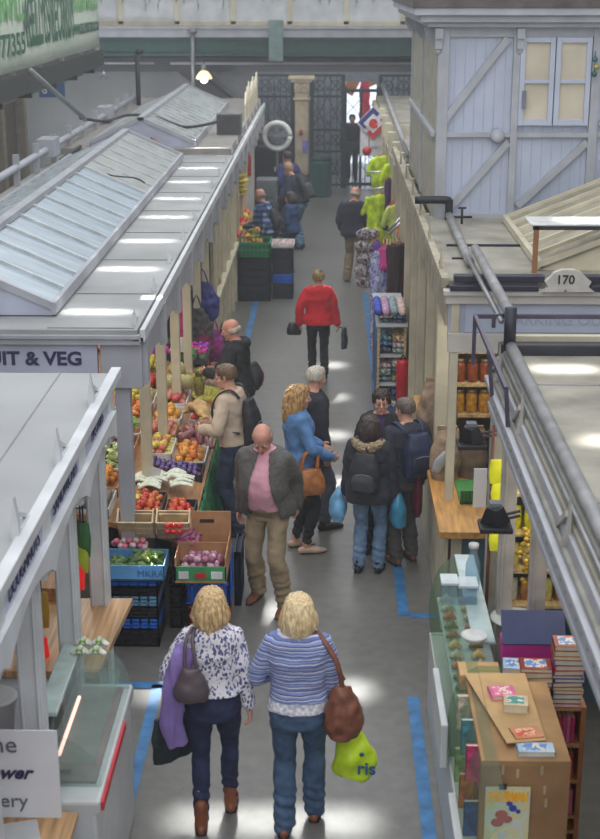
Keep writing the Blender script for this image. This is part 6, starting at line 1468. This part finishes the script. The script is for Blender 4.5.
# crates under the counter front
z = 0
for i, (h, c_, lb) in enumerate(((.15, blk, 'black crate at the bottom of the stack below the vegetable tray'), (.1, blu, 'blue crate low in the left stack between black ones'), (.1, blk, 'black crate midway up the left stack'), (.1, M('teal_plastic', (110, 166, 206), .4), 'paler teal blue crate in the upper half of the left stack'), (.1, blk, 'black crate high in the left stack above the teal one'))):
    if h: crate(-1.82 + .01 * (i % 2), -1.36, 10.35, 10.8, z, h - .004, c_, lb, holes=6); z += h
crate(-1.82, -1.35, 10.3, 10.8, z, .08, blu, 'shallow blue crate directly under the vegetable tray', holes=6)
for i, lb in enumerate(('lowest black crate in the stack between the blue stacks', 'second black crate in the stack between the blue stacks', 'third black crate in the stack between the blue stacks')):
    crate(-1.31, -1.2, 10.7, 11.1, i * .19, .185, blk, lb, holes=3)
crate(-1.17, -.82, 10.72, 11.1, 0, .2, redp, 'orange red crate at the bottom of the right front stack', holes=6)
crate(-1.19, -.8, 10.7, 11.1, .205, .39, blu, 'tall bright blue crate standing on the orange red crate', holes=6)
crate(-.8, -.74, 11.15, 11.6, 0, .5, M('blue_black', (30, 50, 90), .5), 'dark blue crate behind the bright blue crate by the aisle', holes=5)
# boxes along the bench: (x0,x1,y0,y1, fruit..)
B = [(-1.62, -1.17, 11.05, 11.5), ]
def row(y0, y1, x0, x1, mat, lb, h=.1, **k): return tray(x0, x1, y0, y1, zs(x1) - .02, h, mat, lb, **k)
T1 = [
 (11.28, 11.75, -1.68, -1.43, blk, 'black crate of red and orange tomatoes, left of the two front ones', 'plum_tomato', [fm('to1', (216, 70, 40), .25), fm('to2', (222, 110, 60), .25)], 'round', .036, 'reddish tomato in the left front black crate'),
 (11.28, 11.75, -1.42, -1.16, blk, 'black crate of orange tomatoes, right of the two front ones', 'tomato', [fm('to3', (222, 96, 50), .25), fm('to2', (222, 110, 60)), fm('tomato_red', (214, 44, 36))], 'round', .036, 'orange red tomato in the right front black crate'),
 (12.38, 12.72, -1.76, -1.18, blk, 'dark crate of purple plums behind the white vegetables', 'plum', [fm('pl1', (86, 62, 130)), fm('pl2', (116, 90, 160)), fm('pl3', (60, 40, 90))], 'round', .026, 'purple plum in the crate behind the white vegetables'),
 (12.75, 13.25, -1.76, -1.5, ctn, 'white carton of yellow peppers behind the plums', 'yellow_pepper', [fm('yp', (232, 196, 60)), fm('gp', (200, 110, 90)), fm('yp2', (210, 200, 110))], 'round', .042, 'yellow pepper in the carton behind the plums'),
 (12.75, 13.25, -1.48, -1.18, ctn, 'white carton of orange peppers beside the yellow ones', 'orange_pepper', [fm('op', (236, 160, 60)), fm('op2', (232, 130, 50))], 'round', .042, 'orange pepper in the carton nearest the aisle'),
 (13.3, 13.7, -1.5, -1.18, ctn, 'white carton holding dark maroon aubergines', 'aubergine', [fm('au', (124, 66, 76), .25), fm('au2', (146, 92, 92), .25)], 'long', .045, 'maroon aubergine in the white carton'),
 (13.3, 13.75, -1.82, -1.53, brc, 'brown carton of red potatoes left of the aubergines', 'potato', [fm('po1', (200, 106, 86)), fm('po2', (216, 140, 110))], 'round', .036, 'reddish potato in the brown carton'),
 (13.74, 14.02, -1.46, -1.18, ctn, 'low white carton with a few onions beside the beige jumper man', 'brown_onion', [fm('on', (180, 126, 86))], 'round', .03, 'brown onion in the low white carton'),
 (14.1, 14.5, -1.46, -1.18, ctn, 'white carton of mixed red and green peppers', 'mixed_pepper', [fm('mp1', (206, 50, 50)), fm('mp2', (226, 186, 50)), fm('mp3', (120, 150, 60))], 'round', .038, 'mixed pepper in the white carton beside the brown paper'),
 (13.85, 14.3, -1.82, -1.52, ctn, 'white carton of oranges behind the cream post', 'orange', [fm('or1', (240, 156, 40)), fm('or2', (244, 180, 60))], 'round', .042, 'orange in the white carton behind the cream post'),
 (14.4, 14.95, -1.88, -1.52, ctn, 'white carton of pink red apples', 'apple', [fm('ap1', (210, 84, 90)), fm('ap2', (232, 140, 130)), fm('ap3', (190, 180, 80))], 'round', .042, 'pink red apple in the carton above the oranges'),
 (14.85, 15.3, -1.48, -1.18, brc, 'shallow carton of bananas by the aisle', 'banana_bunch', [fm('ba', (214, 204, 80)), fm('ba2', (200, 196, 96))], 'banana', .022, 'yellow green banana bunch in the shallow carton by the aisle'),
 (15.0, 15.35, -1.92, -1.55, brc, 'shallow carton of green bananas beyond the apples', 'banana_bunch', [fm('ba3', (180, 190, 80)), fm('ba', (214, 204, 80))], 'banana', .022, 'green banana bunch in the carton beyond the apples')]
inner = [('cauliflower', (226, 224, 204), 'leafy', .07), ('orange', (240, 150, 50), 'round', .042), ('celery', (206, 220, 160), 'leafy', .06), ('red_onion', (150, 70, 100), 'round', .04), ('lettuce', (160, 200, 90), 'leafy', .065), ('carrot', (236, 130, 50), 'long', .035), ('lemon', (236, 216, 70), 'round', .04), ('red_pepper', (206, 50, 44), 'round', .045)]
for i_, (nm, c_, shp, r) in enumerate(inner):
    y0 = 11.0 + i_ * .52; w_ = ['first', 'second', 'third', 'fourth', 'fifth', 'sixth', 'seventh', 'eighth'][i_]
    tray(-2.32, -1.84, y0, y0 + .48, zs(-1.84) - .02, .1, [ctn, brc][i_ % 2], '%s inner carton from the near end, holding %ss' % (w_, nm.replace('_', ' ')))
    heap((nm, [fm('inn_' + nm, c_), fm('inn2_' + nm, tuple(v * .85 for v in c_))], shp, 'st' if shp == 'round' else None), -2.3, -1.86, y0 + .01, y0 + .47, zs(-1.84), r, 26, layers=2, slope=.2, lab='%s in the %s inner carton from the near end' % (nm.replace('_', ' '), w_), grp='%ss in the inner carton' % nm.replace('_', ' '))
for (y0, y1, x0, x1, tm, lb, nm, mats, shp, r, fl_) in T1:
    t_ = row(y0, y1, x0, x1, tm, lb, .09)
    heap((nm, mats, shp, 'st' if shp == 'round' and nm not in ('potato', 'plum') else None), x0 + .01, x1 - .01, y0 + .01, y1 - .01, zs(x1) - .005, r, 60 if r < .03 else 36, layers=2 if nm != 'brown_onion' else 1, slope=.2, lab=fl_, grp=nm.replace('_', ' ') + 's, ' + fl_.split(' in ')[-1])
# white leafy vegetables, bananas in front
for i, (px, py_, lb) in enumerate(((140, 474, 'white leafy vegetable at the left of the pale row'), (157, 472, 'white leafy vegetable in the middle of the pale row'), (174, 471, 'white leafy vegetable at the aisle end of the pale row'), (150, 478, 'white leafy vegetable in front of the middle one'), (182, 476, 'white leafy vegetable drooping at the aisle corner'))):
    p = atz(px, py_, .9)
    t = thing('white_cabbage', lb, 'cabbage', (p[0], p[1], .8))
    m = MB(); rr = random.Random(i)
    for j in range(9): a = rr.uniform(-.5, .5); m.loft([(-.09, (j - 4) * .02, .03), (.0, (j - 4) * .022 + a * .02, .06 + rr.uniform(0, .03)), (.1, (j - 4) * .026 + a * .04, .03 + rr.uniform(0, .04))], [(.018, .014), (.03, .014), (.02, .006)], side=(0, 1, 0), n=8, k=3)
    m.build('leaves', fm('pale_leaf', (226, 232, 214), .5, .12), None, True).parent = t
    MB().ball((-.1, 0, .035), (.02, .04, .02), 8, 6).build('root_end', fm('root_w', (236, 236, 226), .5, .1), None, True).parent = t
for i in range(4): 
    p = atz(133 + i * 6, 489, .9)
    if i == 0: q0 = veg('banana_bunch', 'yellow banana bunch just behind the front tomatoes', .02, fm('ba_y', (230, 204, 70)), 'banana', 'bananas behind the front tomatoes', (p[0], p[1], .8))
    else: dup(q0, (p[0], p[1], .8), .2 * i)
tag(MB().box(-1.63, -1.52, 12.0, 12.008, .86, .97, rot=Matrix.Rotation(.3, 3, 'Y')).build('price_card', ctn), 'white price card standing in the plums by the second post', 'card')
tag(MB().box(-1.86, -1.62, 16.05, 16.06, 1.0, 1.18, rot=Matrix.Rotation(.1, 3, 'Y')).build('price_card', M('price_white', (224, 226, 232), .6)), 'white price card above the melons', 'card')
for k, (px, py_) in enumerate(((152, 497), )):
    pass
# melons, pineapples
ml = fm('melon_skin', (186, 176, 116), .6, .2, 60)
for i, (px, py_, lb) in enumerate(((171, 381, 'round netted melon, left of the near pair'), (185, 381, 'round netted melon, right of the near pair by the pineapple'), (177, 368, 'round netted melon at the back of the three'))):
    p = atz(px, py_, 1.0); veg('melon', lb, .1, ml, 'round', None, (p[0], p[1], .9), 'st')
p = atz(199, 378, 1.0); veg('pineapple', 'pineapple lying beside the melons toward the aisle', .06, fm('pine_skin', (140, 130, 60), .7, .4, 60), 'pine', None, (p[0], p[1], .82), 'leaf')
p = atz(196, 381, 1.0)
heap(('lemon', [fm('le1', (226, 200, 60)), fm('le2', (210, 214, 80))], 'round', None), -2.2, -1.95, 15.3, 15.9, .9, .04, 24, layers=2, lab='yellow lemon behind the third post by the melons', grp='lemons behind the third post')
heap(('mango', [fm('ma1', (150, 150, 60)), fm('ma2', (190, 180, 70))], 'long', None), -1.52, -1.2, 15.35, 15.75, .8, .036, 16, layers=2, lab='green yellow mango in front of the melons', grp='mangoes in front of the melons')
# crumpled brown paper and black plums
bpz = thing('brown_paper', 'crumpled sheet of brown paper lying among the peppers', 'paper', (-1.3, 14.2, .9))
p = atz(199, 409, .95)
mobj('sheet', remesh(MB().loft([(p[0] - .12, p[1] + .12, .93), (p[0], p[1], .98), (p[0] + .12, p[1] - .2, .88)], [(.12, .03), (.13, .05), (.1, .03)], side=(0, 1, 0), k=3), .012, 1, lambda v, n_: v + n_ * .04 * noise.noise(v * 13)), M('tan_paper', (196, 160, 110), .8, var=.2), None).parent = bpz
for v in bpz.children[0].data.vertices: v.co -= Vector((-1.3, 14.2, .9))
# higher inner shelves seen through the posts
shf = thing('rear_shelf', 'stepped shelves of fruit at the back of the fruit stall', 'shelf', (-2.6, 14, 0))
for i, (x, z) in enumerate(((-2.75, 1.05), (-3.0, 1.3), (-3.25, 1.55))): MB().box(x - .12, x + .15, 10.9, 19, z - .03, z).build('shelf_board', woodm, shf)
cols = [('orange', (236, 140, 40)), ('lemon', (230, 210, 60)), ('lime', (130, 170, 60)), ('red_apple', (196, 50, 50)), ('green_apple', (150, 180, 80)), ('cauliflower', (220, 220, 200)), ('beetroot', (100, 40, 70)), ('carrot', (230, 120, 40))]
k = 0
for si, (x, z) in enumerate(((-2.75, 1.05), (-3.0, 1.3), (-3.25, 1.55))):
    y = 11.0
    while y < 16.6:
        nm, c_ = cols[k % 8]; L = ['lowest', 'middle', 'highest'][si]; mt_ = fm('in_' + nm, c_)
        bay = int((y - 11) / .7)
        lab = '%s on the %s rear shelf, bay %s from the near end' % (nm.replace('_', ' '), L, ['one', 'two', 'three', 'four', 'five', 'six', 'seven', 'eight', 'nine'][bay])
        heap((nm, [mt_], 'round' if nm != 'carrot' else 'long', 'st'), x - .1, x + .14, y, y + .62, z, .05, 9, layers=1, lab=lab, grp='fruit on the %s rear shelf, bay %d' % (L, bay + 1))
        y += .7; k += 1
# shelf fruit between front posts and corner (orange peppers, salad)
for (px, py_, nm, c_, shp, lb) in ((97, 400, 'yellow_pepper', (226, 200, 60), 'round', 'yellow pepper seen between the near stall edge and the grey corner post'), (98, 425, 'lettuce', (160, 200, 90), 'leafy', 'light green lettuce seen left of the grey corner post, upper one'), (97, 455, 'lettuce', (196, 206, 140), 'leafy', 'pale lettuce seen left of the grey corner post'), (93, 470, 'celery', (206, 220, 170), 'leafy', 'pale celery seen left of the grey corner post'), (97, 487, 'orange_pepper', (232, 130, 40), 'round', 'orange pepper low left of the grey corner post'), (92, 500, 'orange_pepper', (226, 110, 50), 'round', 'second orange pepper lower left of the grey corner post'), (100, 508, 'orange_pepper', (236, 170, 50), 'round', 'yellow orange pepper lowest left of the grey corner post')):
    p = aty(px, py_, 11.15); veg(nm, lb, .075, fm('x' + nm + str(py_), c_), shp, None, p, 'st' if shp == 'round' else None)
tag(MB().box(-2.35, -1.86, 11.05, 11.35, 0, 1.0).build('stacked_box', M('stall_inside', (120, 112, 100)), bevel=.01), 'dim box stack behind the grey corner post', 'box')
# ---------------------------------------------------------------- soft goods hung along the left stall, farther up
def hang(px, py_, y, w, h, c_, label, name='hanging_bag', cat='bag', strap=True, k=1.0, mat=None):
    p = aty(px, py_, y); o = thing(name, label, cat, p); x, yy, z = p
    m = MB().loft([(x, yy, z + h / 2), (x, yy, z), (x, yy, z - h / 2)], [(w * .25 * k, .03), (w * .5, .07), (w * .42, .05)], k=4, n=16)
    me = remesh(m, .014, 1, lambda v, n_: v + n_ * .025 * noise.noise(v * 15)); 
    for v in me.vertices: v.co -= Vector(p)
    mobj('bag_body', me, mat or M('hang%d_%d_%d' % c_, c_, .6, var=.2), None).parent = o
    if strap: MB().path([(x - w * .2, yy, z + h * .4), (x, yy, z + h * .9), (x + w * .2, yy, z + h * .4)], .01).build('strap', mat or M('hang%d_%d_%d' % c_, c_, .6), o, True)
    return o
hang(203, 301, 17.3, .42, .45, (58, 60, 130), 'royal blue bag hanging from the left stall over the grey rucksack')
hang(197, 328, 17.0, .4, .46, (72, 74, 72), 'dark grey green rucksack hanging below the royal blue bag')
hang(203, 350, 16.95, .3, .35, (120, 24, 66), 'burgundy bag at the bottom of the left hanging goods')
hang(215, 345, 17.2, .26, .36, (150, 50, 130), 'purple magenta patterned bag beside the burgundy one')
hang(183, 307, 16.6, .12, 1.0, (206, 40, 130), 'long magenta cloth hanging between the cream posts', 'hanging_cloth', 'cloth', False, 2)
hang(212, 258, 20.6, .12, 1.0, (190, 30, 90), 'long crimson scarf hanging farther along the left stall', 'hanging_scarf', 'scarf', False, 2)
hang(209, 282, 19.8, .34, .5, (170, 150, 120), 'tan patterned cloth bundle hanging behind the blue bag', 'hanging_cloth', 'cloth', True, 1.2)
hang(223, 343, 17.4, .2, .3, (60, 66, 84), 'slate bag at the aisle end of the hanging goods')
hang(184, 347, 17.1, .3, .3, (214, 120, 160), 'pale pink frilly cloth hanging above the flowers', 'hanging_cloth', 'cloth', False)
gt = thing('goods_table', 'low table carrying magenta flowers and purses between melons and hanging bags', 'table', (-1.9, 16.5, 0))
MB().box(-2.3, -1.45, 16.15, 16.9, .82, .86).build('table_top', M('dark_cloth_top', (70, 60, 70), .8), gt)
for x in (-2.25, -1.5):
    for y in (16.2, 16.85): MB().box(x - .02, x + .02, y - .02, y + .02, 0, .86).build('leg', woodm, gt)
fc = [(230, 40, 150), (200, 60, 180), (160, 60, 200), (240, 90, 170), (120, 50, 90), (90, 150, 80)]
for i in range(26):
    x = -2.2 + .115 * (i % 7) + random.uniform(-.02, .02); y = 16.2 + .17 * (i // 7)
    o = thing('flower_bunch', 'small artificial flower bunch in the magenta rows on the goods table', 'flowers', (x, y, .86), 'magenta flower bunches on the goods table')
    m = MB(); rr = random.Random(i)
    for j in range(9): m.ball((rr.uniform(-.05, .05), rr.uniform(-.05, .05), .08 + rr.uniform(0, .05)), (.026, .026, .018), 7, 5)
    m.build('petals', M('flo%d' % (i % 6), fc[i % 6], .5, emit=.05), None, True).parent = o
    MB().lathe((0, 0, 0), [(.03, 0), (.045, .08)], 10).build('wrap', M('flower_wrap', (120, 160, 110), .6), None, True).parent = o
# beige wall panels beyond the hanging goods
pw = thing('side_screen', 'cream panelled side of the left stall beyond the hanging bags', 'screen', (-1.6, 21, 0))
MB().box(-1.62, -1.58, 19.0, 23.3, 0, 2.3).build('panel', M('partition_cream', (198, 186, 156), .6, var=.1), pw)
s = MB()
for y in (19.0, 19.9, 20.8, 21.7, 22.6, 23.3): s.box(-1.58, -1.54, y - .05, y + .05, 0, 2.4)
s.box(-1.58, -1.5, 19.0, 23.3, .95, 1.02); s.build('stile', offw, pw)
# ---------------------------------------------------------------- far fruit stall
fb2 = thing('display_bench', 'far fruit bench heaped with oranges and apples beside the plaid shirt man', 'bench', (-1.5, 26, 0))
MB().prism([(-2.4, 1.15), (-1.1, .72), (-1.1, .68), (-2.4, 1.1)], 24.2, 27.5, 'y').build('bench_top', woodm, fb2)
for y in (24.3, 27.4): MB().box(-1.2, -1.14, y - .03, y + .03, 0, .7).build('leg', woodm, fb2)
m = MB().grid(lambda u, v: (-1.09 + .03 * sin(u * 50) * (1 - v), 24.15 + u * 2.6, .1 + .6 * v), 40, 5); m.build('green_net', M('green_net', (40, 120, 76)), fb2, True, solid=.01)
sec = [('far_orange', 'orange', (236, 150, 50)), ('far_apple', 'apple', (214, 60, 60)), ('far_lime', 'green apple', (170, 190, 70)), ('far_lemon', 'lemon', (232, 210, 70)), ('far_peach', 'peach', (236, 170, 110)), ('far_grape', 'orange', (226, 110, 60))]
nm_ = ['orange', 'apple', 'green_apple', 'lemon', 'peach', 'tangerine']
for i in range(6):
    for j in range(3):
        x1 = -1.15 - j * .36; x0 = x1 - .34; y0 = 24.3 + i * .5; q = (i * 2 + j) % 6
        heap((nm_[q], [fm('far%d' % q, sec[q][2])], 'round', None), x0, x1, y0, y0 + .48, .74 + (-1.15 - x1) * .33, .055, 9, layers=1, slope=.33, lab='%s on the far bench, row %s from the aisle, heap %s from near end' % (nm_[q].replace('_', ' '), ['one', 'two', 'three'][j], ['one', 'two', 'three', 'four', 'five', 'six'][i]), grp='fruit on the far bench, heap %d %d' % (i, j))
for i in range(5):
    p = aty(240 + (i % 2) * 2, 178 + i * 4.5, 26)
    if i == 0: q0 = veg('banana_bunch', 'yellow banana bunch hanging above the far fruit bench', .035, fm('ba_y', (230, 204, 70)), 'banana', 'bananas hanging above the far bench', p)
    else: dup(q0, p, i * .7)
MB().box(-1.66, -1.5, 28.0, 28.1, 0, 2.4).build('sign_post', white).name = 'sign_post'
sp = bpy.data.objects['sign_post']; tag(sp, 'white upright board with red notices beside the far fruit bench', 'board')
MB().box(-1.64, -1.54, 27.96, 27.99, 1.5, 2.0).build('red_notice', M('red_notice', (196, 50, 50), .5, var=.3, scale=20), sp).matrix_parent_inverse = Matrix.Identity(4)
# far crates: green crate on dark stack, and second stack
for i, (z, h) in enumerate(((0, .26), (.265, .26), (.53, .22))): crate(-1.52, -.98, 23.3, 23.9, z, h, navyb, ['lowest', 'middle', 'topmost'][i] + ' dark navy crate under the far green basket', holes=6)
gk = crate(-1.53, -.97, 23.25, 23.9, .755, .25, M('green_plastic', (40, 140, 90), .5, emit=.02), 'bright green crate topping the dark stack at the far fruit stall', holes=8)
for i, (z, h, mt_) in enumerate(((0, .26, navyb), (.265, .16, blu), (.43, .26, navyb), (.695, .18, navyb))): crate(-.95, -.6, 23.5, 24.0, z, h, mt_, ['lowest dark crate in the far aisle stack', 'bright blue crate in the far aisle stack', 'dark crate above the bright blue one in the far aisle stack', 'topmost dark crate in the far aisle stack'][i], holes=4)
bx2 = tray(-.97, -.58, 23.45, 24.05, .88, .06, ctn, 'shallow white carton on the far aisle stack')
for i in range(3): tag(MB().loft([(-.9 + i * .12, 23.6, .92), (-.88 + i * .12, 23.9, .94)], [(.05, .03), (.045, .025)], n=10).build('cloth_bundle', M('pinkish_bundle', (190, 160, 160), .8), smooth=True), ['pale bundle in the far white carton, left', 'pale bundle in the far white carton, middle', 'pale bundle in the far white carton, right'][i], 'bundle')
# round fan, black cabinet
fn = thing('round_fan', 'large round white wall fan at the far end of the left stall', 'fan', (-1.25, 30, 2.1))
c0 = aty(277, 136, 30)
m = MB(); m.path([(c0[0] + .27 * cos(a * pi / 12), 30, c0[2] + .27 * sin(a * pi / 12)) for a in range(25)], .06, 10, 1); m.build('outer_ring', M('fan_white', (206, 208, 206), .4), fn, True)
s = MB()
for a in range(24): s.tube((c0[0], 29.93, c0[2]), (c0[0] + .26 * cos(a * pi / 12), 29.95, c0[2] + .26 * sin(a * pi / 12)), .005, 5)
for r_ in (.08, .14, .2): s.path([(c0[0] + r_ * cos(a * pi / 12), 29.93, c0[2] + r_ * sin(a * pi / 12)) for a in range(25)], .004, 5, 1)
s.build('grille', steel, fn)
m = MB()
for a in range(5): t_ = a * 2 * pi / 5; m.add([(c0[0], 30, c0[2]), (c0[0] + .2 * cos(t_), 29.98, c0[2] + .2 * sin(t_)), (c0[0] + .21 * cos(t_ + .7), 30.03, c0[2] + .21 * sin(t_ + .7))], [(0, 1, 2)])
m.build('blades', M('fan_blue', (96, 120, 140), .4), fn, solid=.008)
MB().tube((c0[0], 30.02, c0[2]), (c0[0], 30.02, 0), .03).build('stand', steel, fn)
kb = thing('black_cabinet', 'tall dark cabinet with a small white notice below the round fan', 'cabinet', (-1.25, 31, 0))
MB().box(-1.62, -1.0, 31, 31.5, 0, 1.72).build('cabinet_body', M('cabinet_dark', (30, 32, 46), .5), kb, bevel=.01)
MB().box(-1.2, -1.1, 30.99, 31, 1.2, 1.3).build('notice', white, kb)
tag(MB().box(-1.0, -.83, 30.8, 30.84, .95, 1.65).build('notice_board', M('pale_board', (160, 168, 158), .6)), 'pale narrow board standing right of the black cabinet', 'board')
fz_ = thing('drinks_fridge', 'small grey drinks fridge behind the far fruit bench', 'fridge', (-1.35, 28.6, 0))
MB().box(-1.48, -1.05, 28.5, 29.0, 0, 1.35).build('fridge_body', M('fridge_grey', (110, 116, 122), .5), fz_, bevel=.02)
for i in range(4): MB().box(-1.45, -1.08, 28.47, 28.5, .2 + i * .26, .4 + i * .26).build('stocked_shelf', M('fridge_stock', (90, 100, 110), .4, var=.6, scale=40), fz_)
# ---------------------------------------------------------------- light
w = bpy.data.worlds.new('world'); SC.world = w; w.use_nodes = True
bgn = w.node_tree.nodes['Background']; bgn.inputs[0].default_value = (.93, .96, 1, 1); bgn.inputs[1].default_value = .42
def area(name, loc, sx, sy, e, col=(1, 1, 1), rot=(0, 0, 0), spread=180):
    l = bpy.data.lights.new(name, 'AREA'); l.shape = 'RECTANGLE'; l.size = sx; l.size_y = sy; l.energy = e; l.color = col; l.spread = R(spread)
    o = bpy.data.objects.new(name, l); COL.objects.link(o); o.location = loc; o.rotation_euler = rot; return o
area('skylight_glow', (0, 15, 9.5), 8, 34, 1350, (.96, .98, 1))
area('entrance_fill', (0, -3, 7.5), 8, 4, 260, (1, .98, .95), (R(50), 0, 0))
area('back_hall_fill', (-6, 30, 3.3), 3, 10, 70, (.95, .98, 1)); area('far_wall_fill', (-5.5, 33.5, 2.6), 5, .8, 45, (.96, .98, 1), (R(85), 0, 0)); area('gate_fill', (0, 35.9, 3.0), 5, .6, 14, (.95, .98, 1), (R(30), 0, 0)); area('porch_fill', (0, 38.4, 3.3), 6, 1, 30, (.9, .95, 1))  # added fill lamps that brighten the back wall, gates and porch; no fittings
area('aisle_far_fill', (-.3, 28, 3.6), 3, 8, 45, (1, .98, .94)); area('side_aisle_fill', (-6, 18, 3.3), 2, 14, 120, (1, .97, .9)); area('stall_lights', (-2.6, 13.5, 2.45), .8, 5, 45, (1, .95, .85)); area('stall_lights', (1.7, 8.5, 2.4), .5, 2, 14, (1, .95, .85)); area('stall_lights', (1.4, 12, 2.4), .4, 1.2, 8, (1, .95, .85))  # aisle lamps are added fill; none of these lamps has a fitting
def patch(x, y, z, sx, sy, e):
    t = R(40) if z < 1 else 0
    area('sun_gap', (x, y + 3 * math.tan(t), z + 3.0), sx, sy * cos(t), e * sx * sy, (1, .99, .95), (-t, 0, 0), spread=6)
for y in (11.22, 13.02, 14.51, 16.07, 17.5, 19.02, 20.5, 22.2): patch(-1.9, y, 2.6, .5, .1, 1)
for y in (19.18, 17.58, 15.98, 14.33): patch(.08, y, 0, .26, .2, .8)
patch(.2, 9.65, 0, .22, .16, .8); patch(-.35, 7.9, 0, 1.3, .13, .45); patch(-1.4, 9.6, 0, .4, .16, .6); patch(-.42, 11.05, 0, .1, .3, 1)
patch(1.6, 9.15, 2.7, .4, .12, 1); patch(1.62, 7.6, 2.7, .3, .1, 1); patch(2.2, 11.7, 3.1, .5, .2, 1)
for l in bpy.data.lights:
    if l.name.startswith('sun_gap'): l.energy *= PATCH
SC.view_settings.view_transform = 'Standard'; SC.view_settings.look = 'None'; SC.view_settings.exposure = EXPO; SC.view_settings.gamma = 1
SC.cycles.use_denoising = True; SC.cycles.max_bounces = 6; SC.cycles.transparent_max_bounces = 16
# HAZE: thin scattering volume added to lift the dark tones
hm_ = bpy.data.materials.new('haze_volume'); hm_.use_nodes = True; nt = hm_.node_tree; nt.nodes.clear()
ho = nt.nodes.new('ShaderNodeOutputMaterial'); hv_ = nt.nodes.new('ShaderNodeVolumeScatter'); hv_.inputs['Density'].default_value = HZ; hv_.inputs['Color'].default_value = (.95, .97, 1, 1); nt.links.new(hv_.outputs[0], ho.inputs['Volume'])
air = MB().box(-7.9, 6.4, 4.5, 36, .01, 9).build('haze_volume', hm_); air['kind'] = 'stuff'; air['label'] = 'faint haze volume added to soften the darks of the market hall'; air['category'] = 'haze'
